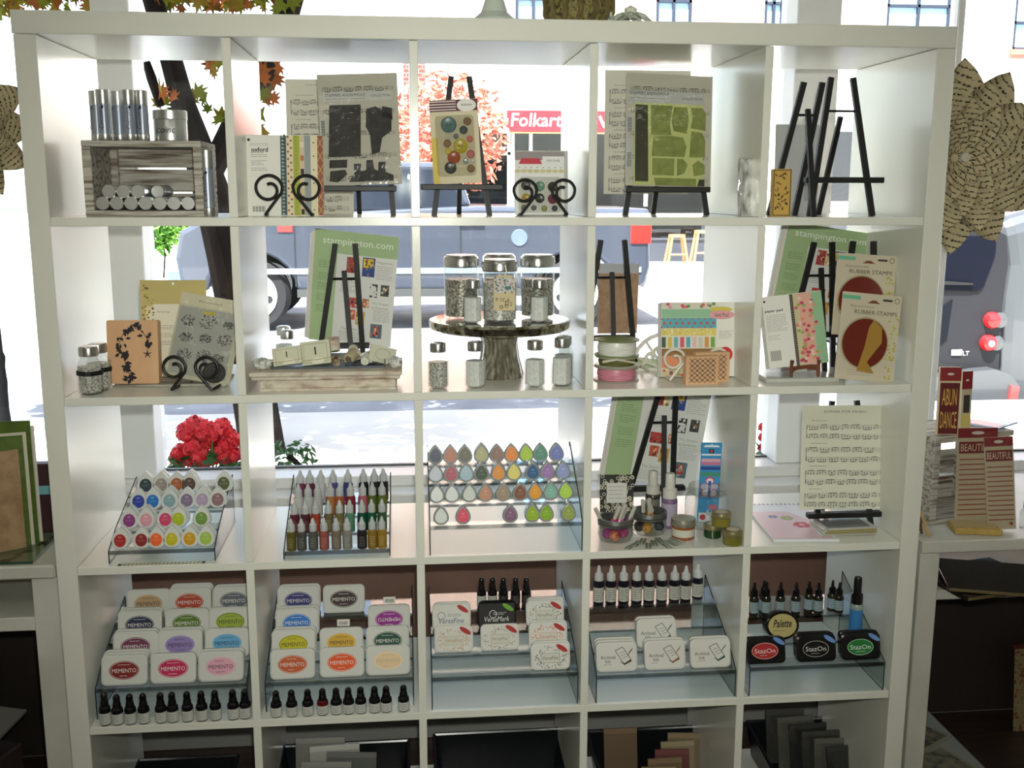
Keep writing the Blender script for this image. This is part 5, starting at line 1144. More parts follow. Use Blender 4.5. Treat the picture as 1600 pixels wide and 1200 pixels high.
# ---- R3 C1
TI = [(857, .045), (826, .10), (797, .155), (772, .21)]
zs = tier_display('clear stepped display of white-rimmed teardrop inks, left compartment', 2, 172, 336, 878, .02, TI, 741, .27, pback=367)
g = 'white-rimmed teardrop ink pads'
drops('', TI, zs, [
    [(189, 'red', (176, 44, 44)), (222, 'dark red', (140, 42, 42)), (245, 'orange', (236, 100, 44)), (269, 'yellow', (196, 184, 26)), (297, 'amber', (204, 152, 26)), (322, 'pale green', (160, 190, 76))],
    [(203, 'plum', (142, 62, 130)), (229, 'soft pink', (218, 154, 168)), (259, 'rose', (204, 64, 104)), (279, 'lime', (172, 188, 16)), (315, 'green', (108, 144, 54))],
    [(217, 'deep blue', (42, 64, 156)), (239, 'bright blue', (34, 114, 194)), (265, 'grey-blue', (134, 164, 174)), (292, 'violet-grey', (128, 112, 142)), (316, 'lilac', (174, 154, 182)), (340, 'dusty brown', (142, 108, 112))],
    [(228, 'dark teal', (42, 62, 68)), (252, 'grey-beige', (152, 142, 132)), (276, 'rust', (168, 92, 52)), (296, 'dark brown', (84, 62, 52)), (349, 'dark olive', (84, 88, 54))]], 37, False, 'left display', g, {(0, 0), (0, 2), (0, 3), (0, 4), (0, 5), (1, 1), (1, 3), (1, 0), (2, 1), (2, 2), (2, 4), (3, 1), (3, 3)})
lb = thing('shelf_label', 'cream strip label with black scalloped border on the shelf edge', 'label', base(252, 2, .004)); wq = wd(188, 320, 880, .004)
MB().box(-wq/2, wq/2, 0, .012, .0, .0008).build('strip', mat((206, 204, 176), .6), lb)
b = MB()
for k in range(22): b.add([(x_-wq/2+wq*(k+.5)/22, .006+y_, .0010) for x_, y_ in ()] or [(-wq/2+wq*(k+.5)/22+.0026*cos(a), s_+.0018*sin(a), .0010) for s_ in (.0015,) for a in [2*pi*i/8 for i in range(8)]], [tuple(range(8))]); b.add([(-wq/2+wq*(k+.5)/22+.0026*cos(a), .0105+.0018*sin(a), .0010) for a in [2*pi*i/8 for i in range(8)]], [tuple(range(8))])
for s_ in (-1, 1): b.box(s_*wq/2-.0025, s_*wq/2+.0025, 0, .012, .0008, .0011)
stuff(b.build('border', mat((30, 28, 26), .6), lb))
# ---- R3 C2: small bottles
TI = [(858, .040), (831, .085), (804.5, .13), (783, .175)]
zs = tier_display('clear stepped display of small squeeze bottles, second compartment', 2, 443, 608, 880, .012, TI, 738, .24, pback=607)
NOZ = glass('frosted_nozzle', (226, 228, 226), .35, .35)
NOZ = mat((206, 210, 210), .35, 0, Transmission_Weight=.25)
_bt = {}
def squeeze(label, x_, Y, z_, h_, r_, col, group):
    t = thing('squeeze_bottle', label, 'bottle', (x_, Y, z_+.0003), 0, group); k = round(h_, 3)
    if k not in _bt: _bt[k] = (MB().lathe([(r_*.9, 0), (r_, .002), (r_, h_*.50), (r_*.93, h_*.57), (r_*.6, h_*.62), (r_*.58, h_*.64)], 18), MB().lathe([(r_*.74, h_*.60), (r_*.78, h_*.61), (r_*.76, h_*.80), (r_*.46, h_*.86), (r_*.30, h_*.95), (r_*.16, h_), (0, h_)], 14).build('nozzle', NOZ, t), )
    else: inst(_bt[k][1], 'nozzle', t)
    b = _bt[k][0]; q = MB(); q.v = b.v; q.f = b.f; q.m = b.m; q.sm = b.sm; q.build('body', mat(tuple(int(c*.72+sum(col)/3*.18) for c in col), .18), t)
    p = Print(-r_-.0003); p.lines(-r_*.55, h_*.1, r_*.55, h_*.42, 6, tuple(min(255, int(c*.5+100)) for c in col), .0008); p.build(t)
    return t
rows = [[(455, 'gold olive', (112, 100, 30)), (471, 'dark grey glitter', (86, 88, 78)), (489, 'grey green glitter', (92, 94, 82)), (506, 'coral red', (176, 84, 76)), (525, 'grey tan', (136, 120, 100)), (542, 'pale grey', (150, 146, 132)), (565, 'black brown', (52, 44, 42)), (581, 'gold', (164, 124, 36)), (596, 'bright gold', (176, 134, 30))],
        [(460, 'maroon', (110, 40, 56)), (477, 'dark maroon', (100, 40, 52)), (493, 'red orange', (190, 62, 36)), (513, 'olive tan', (120, 110, 62)), (530, 'tan', (134, 116, 66)), (546, 'teal green', (84, 150, 112)), (565, 'dark green', (20, 92, 64)), (580, 'green', (24, 104, 66)), (596, 'deep green', (60, 104, 60))],
        [(466, 'first clear', (206, 208, 204)), (481, 'second clear', (204, 206, 202)), (496, 'third clear', (200, 200, 194)), (516, 'orange', (206, 120, 60)), (530, 'burnt orange', (196, 90, 44)), (547, 'crimson', (160, 34, 52)), (566, 'pink', (206, 90, 110)), (581, 'olive green', (96, 112, 36)), (596, 'moss green', (110, 122, 40))],
        [(469, 'plum', (136, 50, 92)), (484, 'dark plum', (110, 44, 80)), (501, 'white', (210, 210, 212)), (520, 'violet', (86, 72, 150)), (543, 'blue', (52, 66, 140)), (567, 'black', (34, 32, 36)), (584, 'dark grey', (44, 42, 42)), (598, 'charcoal', (46, 42, 44))]]
for k, (lst, z_, (py, Y)) in enumerate(zip(rows, zs, TI)):
    for i, (px, nm, col) in enumerate(lst):
        squeeze('%s squeeze bottle with frosted nozzle in the %s row of the bottle display' % (nm, ('front', 'second', 'third', 'back')[k]), at(px, py, Y).x, Y, z_, wd(0, 54, 800, Y), wd(0, 8.2, 800, Y), col, 'squeeze bottles in the stepped display')
# ---- R3 C3
TI = [(818, .032), (784, .072), (752, .112), (723, .152)]
zs = tier_display('clear stepped display of clear-cased teardrop inks, middle compartment', 2, 671, 908, 873, .008, TI, 690, .20, pback=880)
q = lambda l: [(640+a/4.137, b, c) for a, b, c in l]
drops('', TI, zs, [
    q([(198, 'white', (222, 228, 222)), (340, 'red', (222, 78, 98)), (645, 'plum', (132, 92, 122)), (788, 'lime', (152, 184, 34)), (878, 'leaf green', (140, 182, 34)), (1020, 'olive', (152, 168, 74))]),
    q([(170, 'first white', (236, 238, 238)), (268, 'second white', (232, 234, 234)), (380, 'silver', (216, 220, 214)), (485, 'copper', (202, 144, 114)), (598, 'tan', (166, 142, 118)), (708, 'brown', (132, 82, 52)), (806, 'orange', (240, 162, 44)), (906, 'seafoam', (132, 188, 168)), (1003, 'lime', (182, 220, 74))]),
    q([(162, 'pale silver', (206, 212, 224)), (262, 'rose', (182, 82, 98)), (360, 'pale blue', (170, 198, 212)), (458, 'dark green', (52, 78, 54)), (568, 'orange', (236, 152, 54)), (668, 'yellow', (234, 220, 114)), (790, 'blue', (42, 92, 142)), (885, 'violet', (162, 122, 186)), (985, 'periwinkle', (152, 162, 216))]),
    q([(160, 'navy', (54, 64, 92)), (257, 'salmon', (192, 122, 94)), (350, 'olive grey', (106, 102, 82)), (458, 'khaki', (186, 182, 134)), (558, 'brown', (150, 112, 102)), (652, 'orange', (244, 142, 54)), (747, 'lime', (180, 214, 64)), (840, 'teal', (92, 152, 132)), (943, 'periwinkle', (122, 132, 202))])], 33, True, 'middle display', 'clear-cased teardrop ink pads', {(0, 3), (0, 5), (3, 3), (2, 4), (2, 6)})
# ---- R3 C4: jars, sprays, magazine
Y = .285; w_ = wd(948, 1090, 690, Y); zl = hz(1010, 757, Y, 2); h_ = w_*1.36
magazine('green and white magazine page behind the spray bottles, third row', 1012, 2, Y, w_, h_, .04, RD(-3), RD(8), lift=zl+.005)
easel('black easel seen from behind, holding the magazine over the spray bottles', 1010, 2, .245, hz(1030, 610, .23, 2), wd(968, 1045, 790, .23), wd(1018, 1044, 640, .23), zl, wd(945, 1062, 757, .27), lean=.10, rz=RD(180), sk=-wd(0, 24, 700, .23), rb=-wd(0, 14, 700, .23), dowel=.76, rear=.06, rtop=.82)
Y = .17; w_ = wd(936, 988, 780, Y); h_ = hz(962, 743, Y, 2)
o = flat('price_card', 'small card with black scroll pattern border behind the glitter jars', 'card', 962, 2, Y, w_, h_, .002, mat((40, 38, 34), .6), -.08, RD(-4), part='card')
p = Print()
for k in range(110):
    u_, v_ = random.uniform(-.48, .48)*w_, random.uniform(.02, .98)*h_; p.ring(u_, v_, .0042, .0042, .0014, (206, 202, 180), 8)
p.rect(-w_*.30, h_*.45, w_*.30, h_*.84, (214, 212, 208)); p.lines(-w_*.25, h_*.5, w_*.25, h_*.8, 4, (130, 128, 124)); p.build(o)
def open_jar(label, px, Y, wpx, py0, fills, group='open glitter jars'):
    q = base(px, 2, Y); r_ = wd(px-wpx/2, px+wpx/2, 840, Y)/2; h_ = .052
    t = thing('open_jar', label, 'jar', q, 0, group)
    MB().lathe([(r_*.7, 0), (r_*.85, .003), (r_*.97, h_*.3), (r_*.94, h_*.6), (r_*.84, h_*.7)], 28).build('glass_body', JAR, t)
    MB().lathe([(r_*.9, h_*.68), (r_*.98, h_*.70), (r_*.98, h_*.78), (r_*.94, h_*.80), (r_, h_*.84), (r_*.97, h_), (r_*.86, h_), (r_*.84, h_*.7)], 28).build('screw_rim', mat((150, 152, 150), .3, .9), t)
    for k, (dx, dy, dz, s_, col) in enumerate(fills):
        g_ = MB(); g_.T = Matrix.Translation((dx*r_, dy*r_, .008+dz*h_)) @ Euler((random.uniform(-.5, .5), random.uniform(-.7, .7), 0)).to_matrix().to_4x4()
        g_.lathe([(s_*.6, 0), (s_, s_*.5), (s_, s_*1.5), (s_*.5, s_*2)], 10); g_.build('glitter_pot', nmat('glitter_%d_%d_%d' % col, [tuple(int(c*.6) for c in col), col, tuple(min(255, c+40) for c in col)], 300, .3), t)
    return t
r1 = open_jar('open jar of pink and purple glitter tubes by the partition', 960, .075, 56, 0, [(-.5, -.2, 0, .011, (150, 50, 130)), (0, -.45, 0, .011, (206, 110, 80)), (.5, -.2, 0, .011, (170, 60, 110)), (-.2, .3, .1, .011, (140, 70, 150)), (.35, .35, .1, .011, (190, 70, 130)), (0, 0, .3, .011, (176, 50, 120))])
r2 = open_jar('open jar of gold and black glitter tubes', 1012, .115, 56, 0, [(-.5, -.2, 0, .011, (40, 40, 42)), (0, -.4, 0, .011, (196, 140, 40)), (.5, -.2, 0, .011, (36, 44, 48)), (0, .3, .2, .011, (70, 60, 50)), (.3, .1, .3, .011, (50, 40, 40))])
def tube_vial(label, jar, dx, dy, lean, tw, col, L=.052, group='glitter vials in the open jars'):
    c = jar.location+Vector((dx, dy, .028)); t = thing('glitter_vial', label, 'vial', c, 0, group, tw, lean); r_ = .0048
    MB().lathe([(r_*.5, 0), (r_, .004), (r_, L*.4), (r_*.9, L*.42)], 10).build('glitter', mat(col, .3), t)
    MB().lathe([(r_*.95, L*.4), (r_*.95, L*.97), (r_*.6, L)], 10).build('tube', mat((196, 192, 180), .2), t)
    p = Print(-r_-.0003); p.lines(-r_*.5, L*.45, r_*.5, L*.9, 9, (110, 104, 96), .0006); p.build(t)
for k, (dx, lean, col) in enumerate(((-.024, -.45, (200, 90, 80)), (-.010, .45, (206, 110, 80)), (.002, .35, (176, 60, 130)), (.012, .22, (150, 60, 120)), (.022, .42, (170, 60, 130)))):
    tube_vial('%s slanting vial from the left in the pink glitter jar' % ORD[k], r1, dx, -.006+.008*(k % 2), lean, -.1, col)
for k, (dx, lean, col) in enumerate(((-.012, -.05, (40, 36, 34)), (.002, .0, (196, 140, 40)), (.010, -.25, (150, 120, 80)), (.016, -.35, (60, 44, 44)))):
    tube_vial('%s vial from the left in the gold and black glitter jar' % ORD[k], r2, dx, -.004+.008*(k % 2), lean, -.1, col, .050)
def spray(label, px, py0, row, Y, wpx, col, capc, z_=None, frac=.56, group='spray bottles', lab=None):
    q = base(px, row, Y); r_ = wd(px-wpx/2, px+wpx/2, py0+60, Y)/2
    if z_ is not None: q = Vector((at(px, 983, Y).x, Y, z_+.0003))
    h_ = at(px, py0, Y).z-q.z; t = thing('spray_bottle', label, 'spray bottle', q, 0, group)
    MB().lathe([(r_*.92, 0), (r_, .003), (r_, h_*(frac-.05)), (r_*.9, h_*(frac-.02)), (r_*.8, h_*frac)], 24).build('body', mat(col, .2), t)
    MB().lathe([(r_*.9, h_*(frac-.01)), (r_*.9, h_*(frac+.15)), (r_*.62, h_*(frac+.17)), (r_*.60, h_*.97), (r_*.5, h_), (0, h_)], 24).build('spray_cap', mat(capc, .3), t)
    MB().lathe([(r_*1.01, h_*.06), (r_*1.01, h_*(frac-.10))], 24).build('label_wrap', mat(lab or (170, 160, 176), .4), t)
    return t
spray('dark spray bottle with clear cap, left of the pair', 1018, 735, 2, .20, 23, (60, 54, 50), (206, 204, 192), lab=(120, 116, 110))
spray('lilac spray bottle with clear cap, right of the pair', 1044, 739, 2, .15, 24, (120, 96, 130), (214, 212, 204), lab=(176, 166, 186))
# mason jar with blue pen packet
Y = .15; q = base(1103, 2, Y); r_ = wd(1066, 1134, 820, Y)/2; h_ = hz(1103, 757, Y, 2)
t = thing('mason_jar', 'clear embossed mason jar behind the small cosmetic pots', 'jar', q)
MB().lathe([(r_*.8, 0), (r_*.95, .004), (r_, .012), (r_, h_*.66), (r_*.93, h_*.76), (r_*.82, h_*.80)], 36).build('glass_body', JAR, t)
MB().lathe([(r_*.82, h_*.80), (r_*.86, h_*.82), (r_*.82, h_*.85), (r_*.87, h_*.88), (r_*.82, h_*.92), (r_*.86, h_*.95), (r_*.84, h_), (r_*.78, h_)], 36).build('thread_rim', JAR, t)
p = Print(-r_-.0006); p.text('Kerr', -.004, h_*.52, w=.03, h=.012, c=(196, 200, 200), shear=.3, rot=.15); p.build(t, 'embossed_lettering')
Y = .16; w_ = wd(1089, 1121, 780, Y); h2 = hz(1105, 692, Y, 2)-.006
o = flat('pen_packet', 'tall blue pen packet standing in the mason jar', 'packet', 1104, 2, Y, w_, h2, .003, mat((60, 150, 206), .4), -.02, RD(-2), RD(1.5), lift=.006, part='card')
p = Print(); 
for a, b_, c in ((.84, .86, (232, 238, 242)), (.76, .80, (226, 170, 190)), (.72, .755, (214, 120, 150)), (.66, .70, (40, 70, 150)), (.58, .63, (70, 150, 120)), (.0, .12, (214, 220, 226))): p.rect(-w_*.46, h2*a, w_*.46, h2*b_, c)
p.rect(-w_*.12, h2*.87, w_*.12, h2*.92, (40, 36, 40)); p.ell(0, h2*.895, w_*.07, w_*.07, (206, 70, 80)); p.poly([(-w_*.4, h2*.945), (w_*.4, h2*.945), (w_*.3, h2*.97), (w_*.08, h2*.97), (0, h2*.985), (-w_*.08, h2*.97), (-w_*.3, h2*.97)], (240, 244, 246))
for dx, dz in ((-.28, .45), (.28, .45), (0, .53), (-.2, .37), (.22, .36), (0, .42)): p.ell(w_*dx, h2*dz, w_*.22, h2*.045, (206, 60, 90))
for dx, dz in ((-.26, .45), (.26, .45), (0, .52), (-.18, .375), (.2, .365), (0, .43)): p.ell(w_*dx, h2*dz, w_*.17, h2*.036, (226, 226, 232))
p.rect(-w_*.07, h2*.36, w_*.07, h2*.52, (60, 80, 170)); p.ell(-w_*.25, h2*.06, w_*.14, w_*.14, (206, 50, 60)); p.rect(w_*.02, h2*.16, w_*.4, h2*.22, (214, 120, 140)); p.build(o)
def pot(label, px, py0, Y, wpx, h_, col, z_=None, lidm=None, lab=False, group='small cosmetic pots'):
    q = base(px, 2, Y) if z_ is None else Vector((at(px, py0, Y).x, Y, z_)); r_ = wd(px-wpx/2, px+wpx/2, 840, Y)/2
    t = thing('small_pot', label, 'jar', q, 0, group)
    MB().lathe([(r_*.85, 0), (r_*.92, .002), (r_*.92, h_*.62), (r_*.85, h_*.68)], 24).build('glass_body', mat(col, .12), t)
    MB().lathe([(r_*.94, h_*.64), (r_, h_*.66), (r_, h_*.80), (r_*.97, h_*.82), (r_*1.0, h_*.85), (r_*.97, h_*.99), (r_*.85, h_), (0, h_)], 24).build('lid', lidm or mat((168, 160, 120), .3, .7), t)
    if lab: MB().lathe([(r_*.935, h_*.16), (r_*.935, h_*.52)], 24).build('label_wrap', mat((206, 204, 190), .6), t)
    else: MB().lathe([(r_*.6, h_+.0003), (r_*.6, h_+.0008), (0, h_+.0008)], 16).build('lid_sticker', mat((206, 196, 176), .6), t)
    return t
pot('amber pot with silver lid and white label', 1066, 812, .075, 38, .046, (150, 84, 44), None, mat((196, 192, 176), .3, .8), True)
p1_ = pot('dark green glitter pot, lower left of three', 1112, 825, .075, 29, .030, (34, 66, 34))
pot('olive gold glitter pot, lower right of three', 1143, 829, .024, 32, .033, (120, 116, 50))
pot('gold glitter pot stacked on top of the others', 1126, 802, .050, 31, .031, (130, 122, 54), cz(2)+.0342)
for k in range(9):
    Y = .025+.012*(k % 3); q = base(985+k*9, 2, Y)
    o = thing('sequin_sachet', '%s small green sequin sachet from the left, lying at the shelf edge' % ORD[k], 'sachet', q+Vector((0, 0, .0005+.0012*(k % 3))), RD(-40+k*9), 'green sequin sachets')
    MB().bbox(-.007, .007, -.02, .02, 0, .001, .0003).build('sachet', mat((150, 158, 140), .2), o); MB().box(-.004, .004, -.012, .016, .001, .0013).build('sequins', mat((60, 84, 60), .3), o)
    MB().box(-.0012, .0012, -.018, .018, .0013, .0016).build('fold', mat((206, 210, 200), .15), o)
# ---- R3 C5: music on easel, notepad, packets
easel('black easel holding the large music sheet, right of row three', 1316, 2, .12, hz(1320, 624, .17, 2), wd(1272, 1358, 830, .12), wd(1306, 1344, 635, .16), hz(1320, 802, .115, 2), wd(1260, 1380, 800, .115), lean=.12, dowel=.7, rear=.10)
Y = .11; L0 = hz(1315, 798, Y-.01, 2); w_ = wd(1246, 1380, 720, Y); h_ = hz(1315, 634, Y+.02, 2)-L0
music_sheet('music_sheet', 'large cream music sheet on the black easel, third row right', 1312, 2, Y, w_, h_, 4, -.12, RD(1), RD(1.5), mat((226, 226, 208), .7), 'SONGS FOR MUSIC', lift=L0+.001)
np_ = thing('spiral_notepad', 'white spiral notepad with pale pink floral cover lying flat', 'notepad', base(1232, 2, .15)+Vector((0, 0, 0)), RD(-4)); wq = wd(1182, 1290, 800, .13)*.9
MB().bbox(-wq/2, wq/2, -.13, .13, 0, .006, .001).build('pages', mat((226, 228, 232), .4), np_)
b = MB(); b.add([(-wq*.5, -.125, .0064), (wq*.42, -.125, .0064), (wq*.42, -.02, .0064), (wq*.1, .07, .0064), (-wq*.5, .07, .0064)], [(0, 1, 2, 3, 4)]); b.build('cover_panel', mat((224, 196, 204), .4), np_)
for nm, x_, y_, r_, c in (('flower_print', .02, -.03, .022, (206, 60, 76)), ('flower_print', .0, .02, .016, (150, 170, 80)), ('flower_print', -.03, .03, .012, (120, 130, 170))):
    b = MB()
    for k in range(6): a = 2*pi*k/6; b.add([(x_+r_*.6*cos(a)+r_*.35*cos(t_), y_+r_*.6*sin(a)+r_*.35*sin(t_), .0068+.00002*k) for t_ in [2*pi*i/10 for i in range(10)]], [tuple(range(10))])
    stuff(b.build(nm, mat(c, .5), np_))
b = MB()
for k in range(14): b.tube([(-wq*.47+wq*.94*k/13, .126, .0), (-wq*.47+wq*.94*k/13, .134, .006), (-wq*.47+wq*.94*k/13, .122, .008)], .0009, 5)
stuff(b.build('spiral_wire', mat((60, 62, 66), .4, .5), np_))
for k in range(4):
    q = base(1325, 2, .035)+Vector((.002*k, .035, k*.0052)); o = thing('stamp_packet', ('lowest', 'second', 'third', 'topmost')[k]+' clear packet in the flat stack under the music easel', 'stamp packet', q, RD(-3+2*k), 'flat stack of clear packets'); wq = wd(1281, 1366, 840, .04)
    MB().bbox(-wq/2, wq/2, -.032, .05, 0, .0045, .0008).build('packet', mat((196, 196, 180) if k < 3 else (206, 206, 204), .15), o)
    MB().bbox(-wq/2+.004, wq/2-.004, -.0325, -.0318, .001, .004, .0002).build('edge_strip', mat((150, 136, 60) if k in (2, 3) else (170, 170, 160), .4), o)
    if k == 3: MB().box(-wq*.4, wq*.4, -.02, .04, .0046, .005).build('insert', mat((120, 122, 122), .2), o)
# ================================================================== ROW 4
def fit_text(p, s, u, v, w_, h_, c, **k): return p.text(s, u, v, w=w_, h=h_, c=c, **k)
_pads = {}
def ink_pad(label, px, py, Y, z_, col, tc, word, group, w_=None, h_=None, oval=(.66, .62), case=(218, 219, 212), th=.013, rz=0, flip=False, rx=-.24, art=None, dx=0):
    w_ = w_ or .096; h_ = h_ or .064
    t = thing('ink_pad', label, 'ink pad', (at(px, py, Y).x+dx, Y, z_+.0006), rz, group, rx)
    key = (round(w_, 4), round(h_, 4), case, th)
    if key not in _pads:
        b = MB(); P = rrect(w_, h_, .011, 4); Pi = rrect(w_-.007, h_-.007, .009, 4, 0, .0035); n = len(P)
        b.add([(a, .002, c) for a, c in P]+[(a, th, c) for a, c in P]+[(a, 0, c) for a, c in Pi], [tuple(range(n, 2*n))[::-1]]+[(i, (i+1) % n, (i+1) % n+n, i+n) for i in range(n)]+[(i+2*n, (i+1) % n+2*n, (i+1) % n, i) for i in range(n)]+[tuple(range(2*n, 3*n))], mat(case, .22))
        _pads[key] = b.mesh('case')
    inst(_pads[key], 'case', t)
    if word is None and art is None: return t
    p = Print(-.0003)
    if art: art(p, w_, h_)
    else:
        a, b_ = w_*oval[0]/2, h_*oval[1]/2; p.ell(0, h_*.5, a, b_, col, 28); p.ring(0, h_*.5, a*.95, b_*.93, .0008, tc if sum(col) < 420 else tuple(min(255, x+40) for x in col))
        fit_text(p, word, 0, h_*.49, a*1.6, b_*.42, tc, rot=pi if flip else 0); p.lines(-a*.4, h_*.5+b_*.5, a*.4, h_*.5+b_*.62, 1, tc); p.lines(-a*.3, h_*.5-b_*.68, a*.3, h_*.5-b_*.55, 1, tc)
    p.build(t); return t
def dropper(label, x_, Y, z_, h_, r_, group, body=(20, 18, 22), lab=(196, 198, 190)):
    t = thing('dropper_bottle', label, 'bottle', (x_, Y, z_+.0003), 0, group)
    MB().lathe([(r_*.94, 0), (r_, .0015), (r_, h_*.44), (r_*.92, h_*.52), (r_*.6, h_*.58)], 18).build('body', mat(body, .15), t)
    MB().lathe([(r_*1.015, h_*.04), (r_*1.015, h_*.38)], 18).build('label_wrap', mat(lab, .6), t)
    MB().lathe([(r_*.70, h_*.56), (r_*.72, h_*.62), (r_*.62, h_*.72), (r_*.54, h_*.77), (r_*.60, h_*.84), (r_*.54, h_*.93), (r_*.32, h_*.985), (0, h_)], 16).build('dropper_cap', mat((12, 12, 14), .3), t)
    p = Print(-r_*1.02-.0003); p.lines(-r_*.55, h_*.08, r_*.55, h_*.34, 4, (110, 112, 108), .0008); p.build(t)
    return t
WT, BT = (236, 234, 226), (34, 34, 40)
def padrows(where, TI, zs, rows, group, word='MEMENTO'):
    for k, lst in enumerate(rows):
        py, Y = TI[k]
        for i, it in enumerate(lst):
            if it is None: continue
            px, nm, col, tc, nd = it[:5]; fl_ = len(it) > 5
            rn = ('front', 'second', 'third', 'back')[k]; pos = ('left', 'middle', 'right')[i]
            ink_pad('white ink pad with %s oval, %s row %s, %s' % (nm, rn, pos, where), px, py, Y, zs[k], col, tc, word, group, flip=fl_)
            for d in range(nd): ink_pad('white ink pad tucked behind the %s oval pad, %s%s' % (nm, where, '' if d == 0 else ', rearmost'), px, py, Y+.0138*(d+1), zs[k], col, tc, None, group, dx=.003*(d+1))
TI = [(1068, .060), (1031, .115), (997, .170), (964, .225)]
zs = tier_display('clear stepped display of white oval-label ink pads, lower left compartment', 3, 157, 390, 1118, .036, TI, 925, .30, pback=372)
g = 'white ink pads with coloured ovals'
padrows('lower left display', TI, zs, [
    [(197, 'dark red', (132, 28, 26), WT, 2), (273, 'magenta', (202, 32, 92), WT, 0), (347, 'pale pink', (228, 168, 186), BT, 1)],
    [(214, 'plum', (112, 48, 82), WT, 1), (283, 'lavender', (152, 132, 192), BT, 1), (356, 'sky blue', (104, 172, 216), BT, 0)],
    [(220, 'navy', (36, 42, 78), WT, 1), (293, 'leaf green', (88, 122, 34), WT, 0), (361, 'lime', (162, 182, 64), BT, 0)],
    [(233, 'tan', (192, 162, 124), BT, 0), (297, 'rust', (186, 68, 38), WT, 2), (366, 'slate', (98, 104, 114), WT, 1)]], g)
for k, px in enumerate((170, 189, 209, 229.5, 256, 274, 297, 319, 340, 367.5, 386)):
    Y = .016 if k < 10 else .018; dropper('%s black dropper bottle from the left below the left ink pads' % ORD[k], base(px, 3, Y).x, Y, cz(3), hz(px, 1079, Y, 3) if k == 0 else hz(300, 1080, Y, 3), wd(0, 9.5, 1100, Y), 'dropper bottles along the lower left shelf')
TI = [(1060, .060), (1028, .115), (994, .170), (959, .225)]
zs = tier_display('clear stepped display of white oval-label ink pads, second lower compartment', 3, 418, 647, 1114, .036, TI, 915, .30, pback=642)
padrows('second lower display', TI, zs, [
    [(458, 'rust orange', (202, 92, 44), WT, 0), (535, 'bright orange', (236, 88, 28), WT, 0), (607, 'flash-paled cream', (234, 206, 164), (200, 180, 150), 0)],  # last oval and its lettering are paled to carry the flash glare
    [(459, 'yellow', (202, 192, 24), BT, 1), (534, 'gold', (216, 172, 54), BT, 0), (606, 'dark green', (28, 78, 62), WT, 0)],
    [(464, 'blue', (44, 122, 206), WT, 1), None, (608, 'purple', (152, 34, 142), WT, 0, 1)],
    [(466, 'indigo', (54, 48, 122), WT, 1), (537, 'dark brown', (62, 42, 42), WT, 0)]], g)
for lab, px, k in (('small barcode sticker behind the purple pad', 609, 2), ('small barcode sticker behind the gold pad', 538, 1)):
    py, Y = TI[k]; o = thing('barcode_tag', lab, 'tag', (at(px, py, Y+.02).x, Y+.026, zs[k]+.066-.004)); MB().bbox(-.014, .014, 0, .0006, 0, .016, .0002).build('card', PAPER, o)
    p = Print(); [p.rect(-.009+.0016*i, .003, -.0083+.0016*i, .011, (50, 50, 50)) for i in range(12)]; p.build(o)
    MB().box(-.002, .002, .0006, .001, -.06, .004).build('stem', ACRYL, o)
for k, px in enumerate((434, 458, 483, 506, 527, 546, 565, 586.5, 604.6, 631.5)):
    Y = .018; dropper('%s dropper bottle from the left below the second ink pad display' % ORD[k] if k != 3 else 'dropper bottle with dark red glass below the second ink pad display', base(px, 3, Y).x, Y, cz(3), hz(540, 1076, Y, 3), wd(0, 9.5, 1100, Y), 'dropper bottles along the second lower shelf', body=(20, 18, 22) if k != 3 else (90, 18, 18))
# ---- R4 C3
TI = [(1052, .035), (1018, .080), (983, .125), (948, .170)]
zs = tier_display('clear stepped display of square floral ink pads, middle lower compartment', 3, 676, 902, 1108, .008, TI, 908, .26, pback=876)
def floral(word, c, ec=(176, 40, 36), bgc=None, plain=False):
    def f(p, w_, h_):
        if bgc: p.rect(-w_*.47, h_*.04, w_*.47, h_*.96, bgc)
        if plain:
            p.text(word, 0, h_*.36, w=w_*.66, h=h_*.2, c=c, shear=.2); p.ring(-w_*.1 if bgc else -w_*.26, h_*.55, w_*.10, h_*.15, .0012, c, 16); p.lines(-w_*.1, h_*.5, w_*.25, h_*.62, 2, c)
        else:
            for _ in range(90):
                a = random.uniform(0, 2*pi); u_, v_ = w_*.36*cos(a)+random.gauss(0, w_*.04), h_*.46+h_*.36*sin(a)+random.gauss(0, h_*.05)
                if abs(u_) < w_*.46 and h_*.05 < v_ < h_*.92: an = random.uniform(0, 6.3); p.line(u_, v_, u_+.003*cos(an), v_+.003*sin(an), .0013, c)
            p.rect(-w_*.24, h_*.26, w_*.24, h_*.62, (214, 212, 200)); 
            for a, b_, e, d in ((-.24, .26, .24, .27), (-.24, .61, .24, .62), (-.24, .26, -.232, .62), (.232, .26, .24, .62)): p.rect(w_*a, h_*b_, w_*e, h_*d, c)
            p.text(word, 0, h_*.45, w=w_*.40, h=h_*.13, c=c, shear=.2)
        p.poly([(w_*.30+w_*.15*cos(t_)*.95-h_*.05*sin(t_), h_*.80+h_*.13*sin(t_)-w_*.06*cos(t_)) for t_ in [2*pi*i/18 for i in range(18)]], ec)
    return f
g = 'square floral ink pads'; WP = (226, 225, 218); pw = .086; ph = .058
